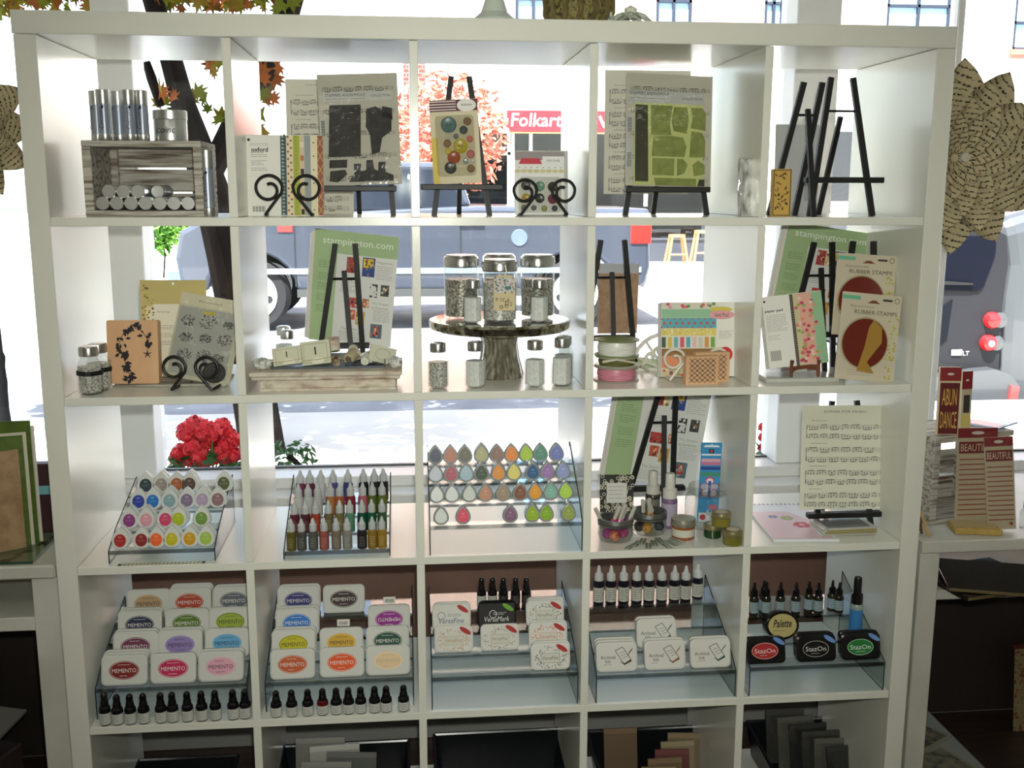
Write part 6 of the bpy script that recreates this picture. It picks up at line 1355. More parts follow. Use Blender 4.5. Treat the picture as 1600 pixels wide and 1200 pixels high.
for lab, px, k, art, case, n in (('white square ink pad with blue lettering, upper left of the middle display', 705, 2, floral('VersaFine', (70, 84, 120), plain=True), WP, 1), ('square ink pad with sand orange flowers, left of the middle display', 709, 1, floral('VersaFine', (196, 150, 104)), WP, 0),
        ('black square ink pad with white script lettering and a green dot', 776, 2, floral('VersaMark', (226, 226, 222), (110, 170, 40), (16, 16, 18), True), (18, 18, 20), 1), ('square ink pad with grey-brown flowers below the black pad', 781, 1, floral('VersaFine', (150, 142, 120)), WP, 0),
        ('square ink pad with dark olive flowers, top of the right column', 851, 2, floral('VersaFine', (110, 112, 96)), WP, 2), ('square ink pad with orange red flowers, middle of the right column', 856, 1, floral('VersaFine', (214, 104, 70)), WP, 1), ('square ink pad with charcoal flowers, bottom of the right column', 860, 0, floral('VersaFine', (74, 84, 86)), WP, 1)):
    py, Y = TI[k]; ink_pad(lab, px, py, Y, zs[k], (0, 0, 0), WT, None, g, pw, ph, case=case, th=.010, art=art)
    for d in range(n): ink_pad('square ink pad behind the ' + lab.split('ink pad with ')[-1].split(',')[0] + (' one' if d == 0 else ' one, rearmost'), px, py, Y+.011*(d+1), zs[k], (0, 0, 0), WT, None, g, pw, ph, case=case, th=.010, dx=.001)
for k, px in enumerate((752, 769, 786, 805, 822)):
    py, Y = TI[3]; dropper('%s dropper bottle from the left behind the black pad' % ORD[k], at(px, py, Y).x, Y+.008, zs[3], at(px, 905, Y).z-zs[3], wd(0, 8, 930, Y), 'dropper bottles behind the black ink pad', lab=(196, 198, 190) if k < 2 else (50, 46, 46))
# ---- R4 C4
TI = [(1048, .035), (1012, .085), (978, .135), (941, .185)]
zs = tier_display('clear stepped display of white script ink pads and dropper bottles', 3, 931, 1147, 1096, .008, TI, 898, .27, pback=1104)
def script(c):
    def f(p, w_, h_):
        P = [(w_*-.04, h_*.72), (w_*.14, h_*.84), (w_*.34, h_*.40), (w_*.18, h_*.22)]
        for a, b_ in zip(P, P[1:]+P[:1]): p.line(*a, *b_, .0014, (70, 70, 72))
        p.poly([(w_*.18, h_*.22), (w_*.36, h_*.34), (w_*.34, h_*.42), (w_*.18, h_*.28), (w_*.06, h_*.36)], c)
        p.poly([(w_*.28, h_*.60), (w_*.36, h_*.70), (w_*.40, h_*.82), (w_*.30, h_*.66)], c); p.line(w_*.26, h_*.54, w_*.36, h_*.74, .0015, c)
        for k in range(3): p.line(w_*(.06+.04*k), h_*(.62-.08*k), w_*(.18+.04*k), h_*(.68-.08*k), .0010, (90, 90, 90))
        p.text('Archival', -w_*.22, h_*.50, w=w_*.36, h=h_*.12, c=(50, 48, 48)); p.text('Ink', -w_*.22, h_*.36, w=w_*.14, h=h_*.11, c=(50, 48, 48)); p.lines(-w_*.34, h_*.2, -w_*.14, h_*.28, 1)
    return f
g = 'white script-lettered ink pads'
for lab, px, k, c, n in (('white script ink pad with dark ink drawing, front left', 964, 0, (50, 40, 46), 2), ('white script ink pad with brown ink drawing, front middle', 1039, 0, (140, 80, 50), 1), ('white script ink pad with green ink drawing, front right', 1110, 0, (40, 80, 76), 1), ('white script ink pad with blue ink drawing, standing behind the others', 1026, 1, (40, 50, 90), 1)):
    py, Y = TI[k]; ink_pad(lab, px, py, Y, zs[k], (0, 0, 0), WT, None, g, .092, .064, case=(224, 223, 216), th=.013, art=script(c))
    for d in range(n): ink_pad('white script ink pad tucked behind the ' + lab.split('pad with ')[1] + ('' if d == 0 else ', rearmost'), px, py, Y+.0138*(d+1), zs[k], (0, 0, 0), WT, None, g, .092, .064, case=(224, 223, 216), th=.013, dx=-.003*(d+1))
for k, px in enumerate((934.5, 953.7, 973.5, 993.8, 1013, 1033, 1052.8, 1070.3, 1091)):
    py, Y = TI[3]; h_ = at(px, 886, Y).z-zs[3]; r_ = wd(0, 9.4, 930, Y)
    t = thing('reinker_bottle', '%s dark ink bottle with white nozzle from the left on the top step' % ORD[k], 'bottle', (at(px, py, Y).x, Y+(.004 if k != 8 else .016), zs[3]+.0003), 0, 'ink bottles with white nozzles')
    MB().lathe([(r_*.94, 0), (r_, .002), (r_, h_*.58), (r_*.8, h_*.63)], 18).build('body', mat((26, 24, 36), .15), t)
    MB().lathe([(r_*1.015, h_*.08), (r_*1.015, h_*.46)], 18).build('label_wrap', mat((196, 196, 186), .6), t)
    MB().lathe([(r_*.78, h_*.61), (r_*.82, h_*.63), (r_*.78, h_*.78), (r_*.42, h_*.84), (r_*.32, h_*.94), (r_*.2, h_), (0, h_)], 16).build('nozzle', mat((216, 218, 218), .35), t)
    p = Print(-r_*1.02-.0003); p.lines(-r_*.7, h_*.12, r_*.7, h_*.42, 5, (70, 70, 72), .001); p.build(t)
# ---- R4 C5
TI = [(1034, .035), (998, .09), (957, .15)]
zs = tier_display('clear stepped display of black ink pads, lower right compartment', 3, 1169, 1377, 1084, .008, TI, 892, .26, pback=1310)
def staz(c, tc):
    def f(p, w_, h_):
        if c: p.ell(-w_*.02, h_*.48, w_*.34, h_*.31, c, 28)
        p.ring(-w_*.02, h_*.48, w_*.33, h_*.30, .0008, tc, 28); p.text('StazOn', -w_*.02, h_*.48, w=w_*.52, h=h_*.17, c=tc); p.lines(-w_*.14, h_*.28, w_*.1, h_*.33, 1, tc)
        p.poly([(w_*.34+w_*.14*cos(t_)-.004*sin(t_), h_*.83+h_*.13*sin(t_)-.005*cos(t_)) for t_ in [2*pi*i/16 for i in range(16)]], (110, 150, 214))
    return f
g = 'black ink pads with script ovals'
for lab, px, c, tc, n in (('black ink pad with red oval, front left of the right display', 1196, (176, 34, 38), (236, 226, 222), 0), ('black ink pad with outlined oval, front middle of the right display', 1275, None, (214, 212, 206), 1), ('black ink pad with green oval, front right of the right display', 1344, (24, 120, 50), (226, 236, 226), 1)):
    py, Y = TI[0]; ink_pad(lab, px, py, Y, zs[0], (0, 0, 0), WT, None, g, .092, .060, case=(16, 16, 17), th=.014, art=staz(c, tc))
    for d in range(n): ink_pad('black ink pad tucked behind the ' + lab.split('pad with ')[1], px, py, Y+.0148, zs[0], (0, 0, 0), WT, None, g, .092, .060, case=(16, 16, 17), th=.014, dx=-.004)
py, Y = TI[1]; q = Vector((at(1222, py, Y).x, Y, zs[1]+.0006)); t = thing('ink_pad', 'oval dark ink pad with cream label lettered Palette', 'ink pad', q, 0, None, -.22); a_, b_ = .040, .033
MB().prism(ell(0, b_, a_, b_, 32), .002, .022).build('case', mat((40, 36, 32), .2, .4), t); MB().prism(ell(0, b_, a_*.93, b_*.92, 32), 0, .002).build('rim', mat((26, 24, 22), .2), t)
p = Print(-.0003); p.ell(0, b_, a_*.84, b_*.82, (190, 176, 116), 28); p.text('Palette', 0, b_*1.15, w=a_*1.1, h=b_*.55, c=(30, 28, 24), shear=.3, bold=.02); p.lines(-a_*.55, b_*.55, a_*.55, b_*.72, 1, (50, 46, 36)); p.build(t)
py, Y = TI[2]
for k, (px, dy) in enumerate(((1176, 0), (1191, .012), (1195, 0), (1217, 0), (1241, 0), (1261, .010), (1276, 0), (1297, .012), (1308, 0))):
    h_ = at(px, 909, Y).z-zs[2]; r_ = wd(0, 8.2, 930, Y)
    t = thing('small_ink_bottle', '%s small dark bottle with pointed black cap from the left, right display' % ORD[k], 'bottle', (at(px, py, Y+dy).x, Y+dy, zs[2]+.0003), 0, 'small dark ink bottles')
    MB().lathe([(r_*.94, 0), (r_, .002), (r_, h_*.50), (r_*.7, h_*.58)], 16).build('body', mat((40, 38, 30), .15), t); MB().lathe([(r_*1.02, h_*.10), (r_*1.02, h_*.42)], 16).build('label_wrap', mat((150, 170, 176), .5), t)
    MB().lathe([(r_*.72, h_*.56), (r_*.72, h_*.74), (r_*.34, h_*.80), (r_*.28, h_*.94), (r_*.16, h_), (0, h_)], 14).build('cap', mat((14, 13, 14), .3), t)
    p = Print(-r_*1.03-.0002); p.lines(-r_*.6, h_*.14, r_*.6, h_*.4, 4, (90, 110, 130), .0008); p.build(t)
sp_ = spray('small spray bottle with black cap and blue label, right display', 1334, 901, 3, .105, 19, (150, 170, 160), (16, 16, 18), zs[1], lab=(60, 130, 190))
p = Print(-.0128); p.text('StazOn', -.003, .034, w=.04, h=.007, c=(236, 240, 244), rot=RD(90)); p.build(sp_, 'lettering')
# ================================================================== ROW 5: black bins
def bin_(label, px0, px1, pyr, Yb, tilt, d=.30, h_=.16):
    pb_ = at((px0+px1)/2, pyr, Yb); w_ = wd(px0, px1, pyr, Yb)/2
    zt_ = pb_.z; t = thing('storage_bin', label, 'bin', (pb_.x, Yb-d/2, cz(4)), 0, 'black storage bins in the bottom row'); H = zt_-cz(4); k = mat((20, 22, 26), .3)
    MB().box(-w_*.9, w_*.9, -d/2+.01, d/2-.01, 0, .004).build('bin_floor', k, t)
    for nm, P in (('end_wall', [(-w_*.9, d/2-.008, 0), (w_*.9, d/2-.008, 0), (w_, d/2, H), (-w_, d/2, H)]), ('end_wall', [(-w_*.9, -d/2+.008, 0), (w_*.9, -d/2+.008, 0), (w_, -d/2, H*tilt), (-w_, -d/2, H*tilt)])):
        b = MB(); b.add(P+[(a, b_-.004, c) for a, b_, c in P], [(0, 1, 2, 3), (7, 6, 5, 4), (0, 4, 5, 1), (1, 5, 6, 2), (2, 6, 7, 3), (3, 7, 4, 0)]); b.build(nm, k, t)
    for s_ in (-1, 1):
        P = [(s_*w_*.9, -d/2+.008, 0), (s_*w_*.9, d/2-.008, 0), (s_*w_, d/2, H), (s_*w_, -d/2, H*tilt)]; b = MB(); b.add(P+[(a-s_*.004, b_, c) for a, b_, c in P], [(0, 1, 2, 3), (7, 6, 5, 4), (0, 4, 5, 1), (1, 5, 6, 2), (2, 6, 7, 3), (3, 7, 4, 0)]); b.build('side_wall', k, t)
    R_ = [(-w_, d/2, H), (w_, d/2, H), (w_, -d/2, H*tilt), (-w_, -d/2, H*tilt), (-w_, d/2, H)]
    for a, b_ in zip(R_[:-1], R_[1:]): MB().tube([a, b_], .0045, 6).build('rim', mat((30, 33, 38), .25), t)
    return t, w_, d, H
bins = [bin_('black storage bin with clear packets, second bottom compartment', 446, 640, 1164, .34, .8), bin_('empty-looking black storage bin, middle bottom compartment', 680, 876, 1146, .34, .8), bin_('black storage bin of packed card sets, fourth bottom compartment', 918, 1104, 1141, .34, .8), bin_('black storage bin of shiny packets, right bottom compartment', 1166, 1322, 1124, .36, .75)]
bins.append(bin_('black storage bin low in the left bottom compartment', 222, 376, 1184, .34, .8))
def packets(bn, lab, n, cols, group, w_, h_, x0, x1, bag=True, top=.0):
    t, bw, d, H = bn
    for k in range(n):
        y_ = t.location.y+d*.30-k*.026; x_ = t.location.x+bw*(x0+(x1-x0)*((k*7) % n)/max(1, n-1)); c = cols[k % len(cols)]
        o = flat('packet', '%s packet from the back %s' % (ORD[k], lab), 'packet', 0, 4, y_, w_, h_-.006*k, .006, mat(c, .4), -.22, RD(random.uniform(-6, 6)), 0, group=group, part='card', loc=Vector((x_, y_, cz(4)+.006)))
        MB().bbox(-w_/2, w_/2, -.001, .007, h_-.006*k-.012, h_-.006*k+.001, .0004).build('header', mat(tuple(min(255, int(q*1.15)) for q in c), .4), o)
        if bag: bagover(o, w_*1.03, h_-.006*k, .006)
packets(bins[0], 'in the second bottom bin', 5, [(150, 150, 146), (196, 196, 192), (120, 122, 120)], 'packets in the second bottom bin', .12, .130, -.4, .1)
packets(bins[2], 'in the fourth bottom bin', 8, [(120, 100, 78), (134, 116, 92), (150, 136, 110), (110, 64, 60)], 'card sets in the fourth bottom bin', .085, .118, -.5, .5, False)
packets(bins[3], 'in the right bottom bin', 6, [(70, 70, 66), (104, 104, 98), (56, 58, 56)], 'shiny packets in the right bottom bin', .10, .135, -.35, .45)
# ================================================================== ON TOP OF THE BOOKCASE
q = at(772, 14, .10); t = thing('glass_vase', 'pale glass vase foot on top of the bookcase', 'vase', (q.x, .10, HT)); r_ = wd(735, 806, 10, .10)/2
MB().lathe([(r_*.75, 0), (r_, .004), (r_*.96, .012), (r_*.6, .026), (r_*.42, .05), (r_*.7, .10), (r_*1.1, .16), (r_*1.15, .22)], 36).build('vase', mat((196, 206, 194), .15), t)
MB().lathe([(r_*.76, .0), (r_*1.02, .003), (r_*1.02, .006), (r_*.9, .0065)], 36).build('foot_rim', mat((160, 176, 170), .1), t)
xa, xb = at(857, 14, .08).x, at(960, 14, .08).x; t = thing('moss_basket', 'low woven basket of green-brown moss on top of the bookcase', 'basket', ((xa+xb)/2, .12, HT))
WICK = nmat('green_brown_moss', [(50, 44, 22), (104, 96, 44), (140, 130, 80), (70, 62, 34)], 70, .8, bump=1.0); W_ = (xb-xa)/2
MB().lathe([(W_*.86, 0), (W_, .02), (W_*1.05, .07), (W_*.95, .075), (0, .06)], 24).build('basket', WICK, t)
for k in range(14): a = 2*pi*k/14; MB().tube([(W_*.9*cos(a), W_*.9*sin(a), .002), (W_*1.04*cos(a+.15), W_*1.04*sin(a+.15), .03), (W_*1.06*cos(a), W_*1.06*sin(a), .072)], .006, 6).build('weave', nmat('wicker', [(120, 104, 60), (84, 74, 40)], 40, .8), t)
def petal_flower(label, px, py, Y, n, L):
    q = at(px, py, Y); t = thing('fabric_flower', label, 'flower', (q.x, Y, HT))
    for k in range(n):
        a = 2*pi*k/n+.3; b = MB(); vs = []; fs = []
        for i in range(6):
            u_ = i/5; wv = L*.36*sin(pi*min(1, u_*.9+.08))
            for j in range(5):
                v_ = j/4-.5; r_ = L*u_; z_ = .012+.02*u_-.035*u_*u_+.012*abs(v_)
                vs.append((r_*cos(a)-wv*v_*2*sin(a), r_*sin(a)+wv*v_*2*cos(a), max(.001, z_)))
        for i in range(5):
            for j in range(4): e = i*5+j; fs.append((e, e+1, e+6, e+5))
        b.add(vs, fs, None, True).build('petal', nmat('pale_green_white_fabric', [(196, 206, 188), (226, 230, 220)], 30, .8), t)
    MB().lathe([(.014, .01), (.012, .03), (0, .036)], 12).build('flower_centre', mat((214, 214, 196), .6), t)
petal_flower('white-green fabric flower drooping over the bookcase top edge', 985, 18, .045, 9, .045)
petal_flower('second white-green fabric flower beside the drooping one', 948, 14, .10, 8, .05)
# ================================================================== PAPER ROSETTES
def music_paper(name, c1, c2, ink):
    m, t, p = _new(name); N = t.nodes; L = t.links
    tc = N.new('ShaderNodeTexCoord'); mp = N.new('ShaderNodeMapping'); mp.inputs['Rotation'].default_value = (0, 0, .35)
    wv = N.new('ShaderNodeTexWave'); wv.inputs['Scale'].default_value = 4.6; wv.bands_direction = 'X'; wv.inputs['Distortion'].default_value = 1.2; wv.inputs['Detail'].default_value = 1
    nz = N.new('ShaderNodeTexNoise'); nz.inputs['Scale'].default_value = 34; nz.inputs['Detail'].default_value = 2
    mu = N.new('ShaderNodeMath'); mu.operation = 'MULTIPLY'; cr = N.new('ShaderNodeValToRGB'); e = cr.color_ramp.elements
    e[0].position = .36; e[0].color = (*s2l(c1), 1); e[1].position = .52; e[1].color = (*s2l(ink), 1)
    L.new(tc.outputs['Object'], mp.inputs[0]); L.new(mp.outputs[0], wv.inputs[0]); L.new(tc.outputs['Object'], nz.inputs[0]); L.new(wv.outputs['Fac'], mu.inputs[0]); L.new(nz.outputs[0], mu.inputs[1]); L.new(mu.outputs[0], cr.inputs[0]); L.new(cr.outputs[0], p.inputs['Base Color']); p.inputs['Roughness'].default_value = .85
    return m
MP = music_paper('sheet_music_paper', (206, 192, 154), (206, 190, 150), (60, 54, 42))
b = MB(); vs = []; fs = []; NI, NJ = 10, 9
for i in range(NI+1):
    u_ = i/NI; wv = .29*sin(pi*min(1, (.05+.95*u_)**.85))**.75+.004
    for j in range(NJ):
        v_ = j/(NJ-1)*2-1; vs.append((u_, v_*wv, .10*u_+(.30*v_*v_-.08)*wv/.29*.7))
for i in range(NI):
    for j in range(NJ-1): e = i*NJ+j; fs.append((e, e+1, e+NJ+1, e+NJ))
b.add(vs, fs, MP, True); PETAL = b.mesh('petal')
def rosette(label, px, py, Y, R_, n, hung):
    q = at(px, py, Y); t = thing('paper_rosette', label, 'paper flower', q, 0, None, RD(90))
    for ring, (sc, off, zz) in enumerate(((1.0, 0, -.02), (.80, .5, .004))):
        for k in range(n):
            a = 2*pi*(k+off)/n; o = inst(PETAL, 'petal', t, (0, 0, zz), (0, RD(-4-8*ring), a)); o.scale = (R_*sc, R_*sc, R_*.8)
    MB().lathe([(.012, .05), (.011, .058), (0, .06)], 14).build('centre_button', mat((206, 200, 184), .4), t)
    MB().tube([(0, hung*.0, -.025), (0, 0.3, -.025), (0, (2.7-q.z), -.025)], .0012, 5).build('hanging_thread', mat((214, 214, 210), .5), t)
    return t
rosette('large sheet-music paper rosette hanging right of the bookcase', 1490, 250, .44, wd(1492, 1634, 254, .44), 12, 1)
rosette('sheet-music paper rosette cut off at the left edge of the photo', -62, 205, .44, wd(0, 122, 205, .44), 12, 1)
# ================================================================== TABLE RIGHT OF THE BOOKCASE
DIRTYW = nmat('worn_white_table_paint', [(196, 196, 184), (216, 216, 206)], 5, .45)
YT = .05; xA = at(1440, 850, YT).x; xA = max(xA, WID+.012); ZR = at(1520, 843, YT).z; xE = xA+1.1
rt_ = thing('white_side_table', 'white table with a lower shelf right of the bookcase', 'table', ((xA+xE)/2, .3, 0)); HW = (xE-xA)/2
th_ = at(1520, 843, YT).z-at(1520, 861, YT).z
MB().bbox(-HW, HW, YT-.3, .28, ZR-th_, ZR, .002).build('table_top', DIRTYW, rt_)
z2_ = at(1530, 918, YT+.05).z; MB().bbox(-HW+.05, HW-.05, YT-.25, .24, z2_-.024, z2_, .002).build('lower_shelf', DIRTYW, rt_)
lw_ = wd(1437, 1467, 900, YT)
for sx in (-1, 1):
    for yy in (YT-.295, .20): MB().bbox(sx*HW-(lw_ if sx > 0 else 0), sx*HW+(lw_ if sx < 0 else 0), yy, yy+.05, 0, ZR-th_, .002).build('leg', DIRTYW, rt_)
DKP = mat((44, 35, 30), .7)  # dark colour for panels added to stand in for shade under the tables
MB().bbox(-HW+.03, HW-.03, .272, .279, .02, z2_-.025, .001).build('shade_panel', DKP, rt_)
# crate on the table
pc = Vector((max(at(1450, 812, .16).x, WID+.014), .16, ZR)); ca = RD(16)
ct = thing('wooden_crate', 'weathered wooden crate standing on the right table', 'crate', pc, ca); cw_ = .23; cd_ = .15; hc = at(1466, 684, .16).z-ZR
for nm, bb in (('end_board', (0, .020, 0, cd_, 0, hc-.014)), ('end_board', (cw_-.02, cw_, 0, cd_, 0, hc-.014)), ('plank', (-.006, cw_+.006, -.006, cd_*.48, hc-.014, hc)), ('plank', (-.006, cw_+.006, cd_*.52, cd_+.006, hc-.014, hc)), ('slat', (0, cw_, cd_, cd_+.008, 0, hc*.3)), ('slat', (0, cw_, cd_, cd_+.008, hc*.35, hc*.62)), ('plank', (.02, cw_-.02, .0, cd_, 0, .010))):
    MB().bbox(*bb, .0015).build(nm, OLDWOOD, ct)
ZC = ZR+hc+.0005
def onc(px, py):
    return onz(px, py, ZC)
def hang_card(name, label, cat, loc, w_, h_, th, m, rx, rz, hdr=(136, 34, 40), hh=.14, ry=0, group=None):
    o = flat(name, label, cat, 0, 0, 0, w_, h_, th, m, rx, rz, ry, part='backing', loc=loc, group=group)
    p = Print(); p.rect(-w_*.5, h_*(1-hh), w_*.5, h_, hdr); p.ell(0, h_*(1-hh*.5), w_*.16, h_*.018, (214, 206, 200)); return o, p
q = onc(1478, 655); q = Vector((at(1479, 655, .19).x, .185, ZC)); w_ = wd(1463, 1494, 620, .19); h_ = at(1478, 574, .2).z-ZC
o, p = hang_card('stamp_card', 'red card lettered ABUN DANCE standing on the right crate', 'stamp card', q, w_, h_, .012, mat((206, 190, 150), .6), -.05, RD(-8), hh=.2)
p.rect(-w_*.46, .002, w_*.46, h_*.77, (96, 22, 28)); p.text('ABUN', 0, h_*.56, w=w_*.7, h=h_*.25, c=(214, 176, 84)); p.text('DANCE', 0, h_*.22, w=w_*.76, h=h_*.25, c=(214, 176, 84)); p.build(o)
q = Vector((at(1509, 645, .225).x, .225, ZC)); w_ = wd(1500, 1518, 610, .22); h_ = at(1509, 582, .225).z-ZC
o, p = hang_card('stamp_card', 'narrow packet with red header standing on the right crate', 'stamp card', q, w_, h_, .008, mat((190, 180, 150), .5), -.05, RD(10), hh=.3)
p.rect(-w_*.3, h_*.3, w_*.3, h_*.6, (50, 50, 50)); p.rect(-w_*.4, h_*.05, w_*.4, h_*.28, (206, 190, 110)); p.build(o)
mg = thing('magazine', 'glossy magazine lying flat on the right crate', 'magazine', (at(1545, 632, .30).x, .285, ZC), RD(35)); MB().bbox(-.055, .055, -.04, .05, 0, .004, .0008).build('pages', mat((176, 196, 220), .25), mg); MB().box(-.05, .0, -.035, .045, .0041, .0046).build('cover_photo', mat((196, 130, 130), .3), mg)
for k, (lab, pxc, py0, py1, wpx, Y, rz, ry) in enumerate((('left BEAUTIFUL striped packet hanging at the right crate', 1524, 672, 776, 64, .15, RD(4), RD(1)), ('right BEAUTIFUL striped packet leaning on the right crate', 1565, 686, 800, 40, .11, RD(-14), RD(-5)))):
    q = at(pxc, py1, Y); w_ = wd(pxc-wpx/2, pxc+wpx/2, py1, Y); h_ = at(pxc, py0, Y).z-q.z
    q.z = max(q.z, ZR+.002)
    if k == 1: q.z = ZR+.003; h_ = at(pxc, py0, Y).z-q.z
    else: q.z = ZR+.003; h_ = at(pxc, py0, Y).z-q.z
    o, p = hang_card('stamp_card', lab, 'stamp card', q, w_, h_, .004, mat((196, 182, 156), .5), -.10, rz, hh=.10, ry=ry, group='BEAUTIFUL packets')
    p.rect(-w_*.46, h_*.74, w_*.46, h_*.86, (120, 30, 34)); p.text('BEAUTIFUL', 0, h_*.80, w=w_*.84, h=h_*.075, c=(226, 206, 180))
    for i in range(12): p.rect(-w_*.44, h_*(.10+.052*i), w_*.44, h_*(.112+.052*i), (150, 70, 60))
    p.poly([(w_*.34+.006*cos(a)*(1 if i % 2 else .45), h_*.06+.006*sin(a)*(1 if i % 2 else .45)) for i, a in enumerate([2*pi*j/10+pi/10 for j in range(10)])], (150, 40, 44)); p.build(o); bagover(o, w_*1.04, h_, .003)
q = onz(1500, 797, ZR+.001); o = thing('stamp_card', 'packet with red header lying flat at the table front', 'stamp card', (q.x+.02, q.y, ZR+.0005), RD(-25)); MB().bbox(-.04, .05, -.03, .03, 0, .004, .0008).build('backing', mat((176, 150, 90), .4), o); MB().bbox(-.062, -.04, -.028, .028, 0, .0035, .0006).build('header', mat((136, 34, 40), .5), o); MB().box(.0, .04, -.02, .02, .0041, .0046).build('insert', mat((90, 110, 140), .2), o)
q = onz(1520, 828, ZR+.001); o = thing('kraft_envelope', 'thick yellow kraft envelope lying on the table edge', 'envelope', (q.x, max(q.y, YT+.03), ZR+.0005), RD(-12)); MB().bbox(-.052, .052, -.032, .032, 0, .014, .002).build('pouch', nmat('yellow_kraft', [(170, 140, 70), (196, 166, 92)], 40, .7), o); MB().bbox(-.05, .045, -.02, .031, .014, .0150, .0004).build('flap', mat((186, 168, 120), .6), o)
q = onz(1450, 835, ZR+.001); bs = thing('reed_bundle', 'dark twig bundle with a bamboo stick beside the bookcase', 'twigs', (xA+.016, .13, ZR)); TWG = nmat('dark_twigs', [(60, 36, 26), (110, 78, 52)], 40, .8)
for k in range(6): MB().tube([(random.uniform(-.008, .012), -.03+.01*k, .003), (random.uniform(-.006, .016), .0+.012*k, .03+.006*k), (random.uniform(-.008, .012), .03+.015*k, .012)], .003, 6).build('twig', TWG, bs)
MB().tube([(.012, -.05, .003), (-.006, -.04, .06)], .0035, 8).build('bamboo_stick', mat((190, 160, 100), .5), bs)
gb_ = thing('glass_bottle', 'small clear bottle with red cap at the right edge of the photo', 'bottle', (at(1601, 815, .12).x, .12, ZR)); MB().lathe([(.014, 0), (.016, .004), (.016, .04), (.008, .052)], 18).build('body', JAR, gb_); MB().lathe([(.010, .05), (.010, .075), (0, .077)], 14).build('cap', mat((130, 30, 40), .4), gb_)
for k, (dx, dy, rz) in enumerate(((.14, .0, -18), (.10, .03, 12))):
    o = thing('dark_album', ('upper', 'lower')[k]+' dark glossy album lying on the lower table shelf', 'album', (xA+.15+dx*.5, .12+dy, z2_+.0005+(.012 if k == 0 else 0)), RD(rz)); MB().bbox(-.12, .12, -.10, .10, 0, .011, .001).build('cover', mat((38, 30, 28), .12), o); MB().box(-.118, .1205, -.1005, -.0995, .002, .009).build('page_edge', mat((110, 96, 60), .6), o)
# low shelf with prints and a framed picture on the floor side
ls = thing('low_bench', 'low pale bench on the floor under the right table', 'bench', (xA+.13, .22, 0)); zl_ = .13
MB().bbox(-.09, .10, -.20, .22, zl_-.02, zl_, .002).build('bench_top', mat((150, 154, 146), .5), ls)
for sx in (-1, 1): MB().bbox(sx*.08-.008, sx*.08+.008, -.18, .20, 0, zl_-.02, .002).build('bench_leg', mat((120, 122, 116), .5), ls)
for k, (dx, dy, rz, c) in enumerate(((-.01, -.10, 20, (120, 116, 98)), (.0, .04, 32, (104, 98, 84)))):
    o = thing('art_print', ('front', 'rear')[k]+' faded botanical print lying on the low bench', 'print', (xA+.13+dx, .22+dy, zl_+.0005+.002*(1-k)), RD(rz)); MB().bbox(-.075, .075, -.06, .06, 0, .0015, .0004).build('sheet', mat((150, 146, 122), .6), o); MB().box(-.064, .064, -.05, .05, .0016, .002).build('picture', nmat('botanical_print_%d' % k, [(60, 62, 60), c, (140, 132, 108)], 40, .6), o)
q = at(1586, 1140, .48); fp = thing('framed_tapestry', 'floral tapestry panel with a wooden top rail at the lower right edge', 'picture', (q.x+.05, .48, 0), 0, None, -.12); hf = at(1586, 1000, .52).z
MB().bbox(-.065, .13, 0, .004, 0, hf-.012, .001).build('cloth', nmat('floral_tapestry', [(60, 54, 36), (120, 108, 66), (150, 138, 96), (120, 60, 44), (84, 92, 54)], 60, .85, contrast=(.25, .75)), fp); MB().bbox(-.072, .14, -.006, .01, hf-.012, hf, .002).build('rail', nmat('mahogany', [(80, 34, 24), (104, 48, 34)], 20, .4), fp)
# ================================================================== TABLE LEFT OF THE BOOKCASE
YL = .03; xB = -.012; xZ = xB-.95; ZL = at(40, 884, YL).z; tl_ = at(40, 884, YL).z-at(40, 905, YL).z
lt = thing('white_side_table', 'white table with open drawer bay left of the bookcase', 'table', ((xB+xZ)/2, .3, 0)); HL = (xB-xZ)/2
MB().bbox(-HL, HL, YL-.3, .28, ZL-tl_, ZL, .004).build('table_top', DIRTYW, lt)
lw_ = wd(52, 92, 950, YL); zd = at(30, 968, YL).z
for sx in (-1, 1):
    for yy in (YL-.29, .20): MB().bbox(sx*HL-(lw_ if sx > 0 else 0), sx*HL+(lw_ if sx < 0 else 0), yy, yy+.05, 0, ZL-tl_-.0005, .002).build('leg', DIRTYW, lt)
MB().bbox(-HL+lw_, HL-lw_, YL-.285, .24, zd-.03, zd, .002).build('bay_floor', DIRTYW, lt)
MB().bbox(-HL+lw_, HL-lw_, .10, .11, zd, ZL-tl_, .001).build('bay_back', mat((176, 176, 160), .5), lt)
MB().bbox(-HL+.03, HL-.03, .272, .279, .02, zd-.031, .001).build('shade_panel', DKP, lt)  # added dark sheet, shade beneath the left table
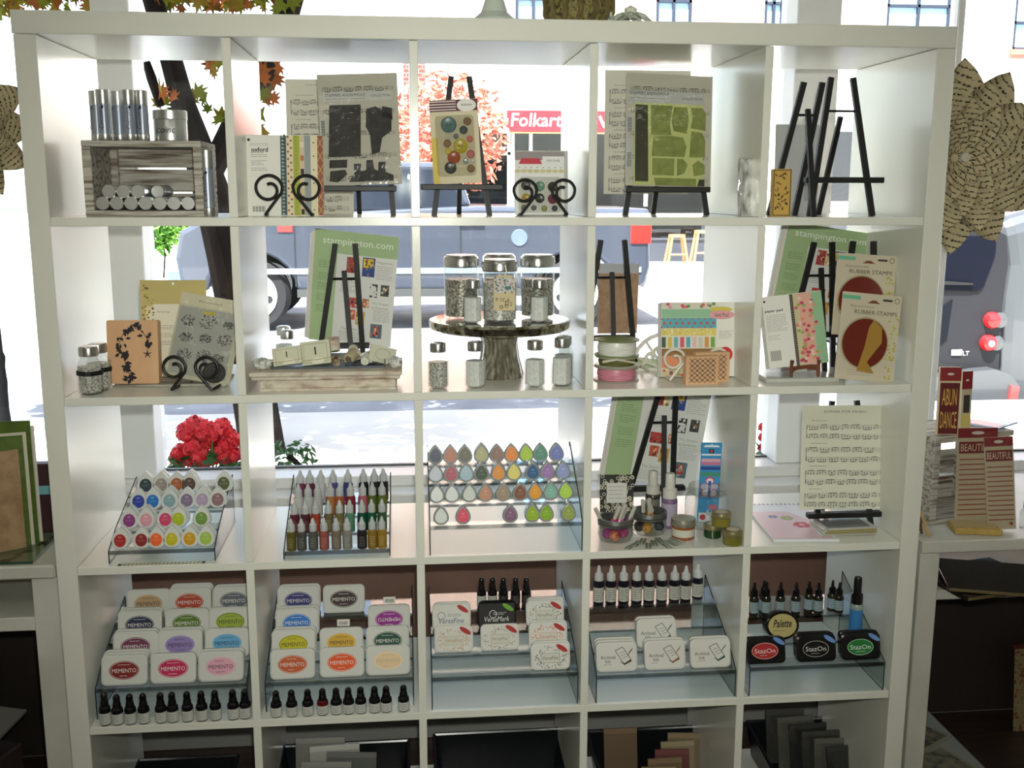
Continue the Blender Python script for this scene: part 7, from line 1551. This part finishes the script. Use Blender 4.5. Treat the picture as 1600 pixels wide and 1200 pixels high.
gp = thing('glass_plate', 'thick glass plate over a music sheet on the left table', 'glass plate', (xB-.26, .14, ZL)); MB().bbox(-.22, .215, -.10, .10, .0015, .007, .001).build('glass', glass('green_glass_plate', (226, 236, 228), .05), gp); MB().bbox(-.22, .215, -.1006, -.0996, .0015, .007, .0002).build('glass_edge', mat((60, 84, 74), .2), gp); MB().box(-.20, .20, -.09, .09, 0, .001).build('music_sheet', MP, gp)
zg = ZL+.0072
GRN = nmat('moss_green_card', [(70, 92, 22), (88, 110, 30)], 60, .6)
bk_ = thing('green_album', 'standing green handmade album opened like a fan on the left table', 'album', (at(58, 835, .14).x, .16, zg)); hb_ = at(58, 658, .16).z-zg
for k, (ang, w_, hh, y0, m_) in enumerate(((182, .17, 1.0, .0, GRN), (196, .15, .92, -.012, mat((206, 200, 180), .6)), (198, .15, .90, -.016, GRN), (214, .14, .80, -.03, nmat('kraft_cover', [(150, 118, 84), (176, 146, 108)], 40, .7)))):
    o = MB(); o.T = Matrix.Translation((.0-.006*k, y0, 0)) @ Matrix.Rotation(RD(ang-360), 4, 'Z'); o.bbox(0, w_, -.0015, .0015, 0, hb_*hh, .0006); o.build('page' if k else 'back_cover', m_, bk_)
MB().tube([(.004, -.002, .004), (.004, -.002, hb_*.96)], .004, 8).build('spine', mat((206, 200, 186), .6), bk_)
br = thing('dark_box', 'dark maroon storage box with blue label behind the left album', 'box', (xB-.10, .245, ZL)); MB().bbox(-.04, .08, 0, .03, 0, .16, .002).build('box', mat((64, 34, 42), .5), br); MB().bbox(-.038, .0805, -.0008, .0, .09, .11, .0002).build('label', mat((120, 180, 190), .5), br)
# grey box leaning beneath the left table
gx = thing('grey_carton', 'grey carton standing under the left table', 'carton', (xB-.42, .12, .0), RD(-18)); MB().bbox(-.22, .22, -.16, .16, 0, .26, .004).build('carton', mat((60, 46, 42), .7), gx)
b = MB(); b.add([(-.23, -.17, .262), (.23, -.17, .262), (.23, .17, .33), (-.23, .17, .33), (-.23, -.17, .268), (.23, -.17, .268), (.23, .17, .336), (-.23, .17, .336)], [(0, 3, 2, 1), (4, 5, 6, 7), (0, 1, 5, 4), (1, 2, 6, 5), (2, 3, 7, 6), (3, 0, 4, 7)]); b.build('lid', mat((124, 122, 114), .6), gx)
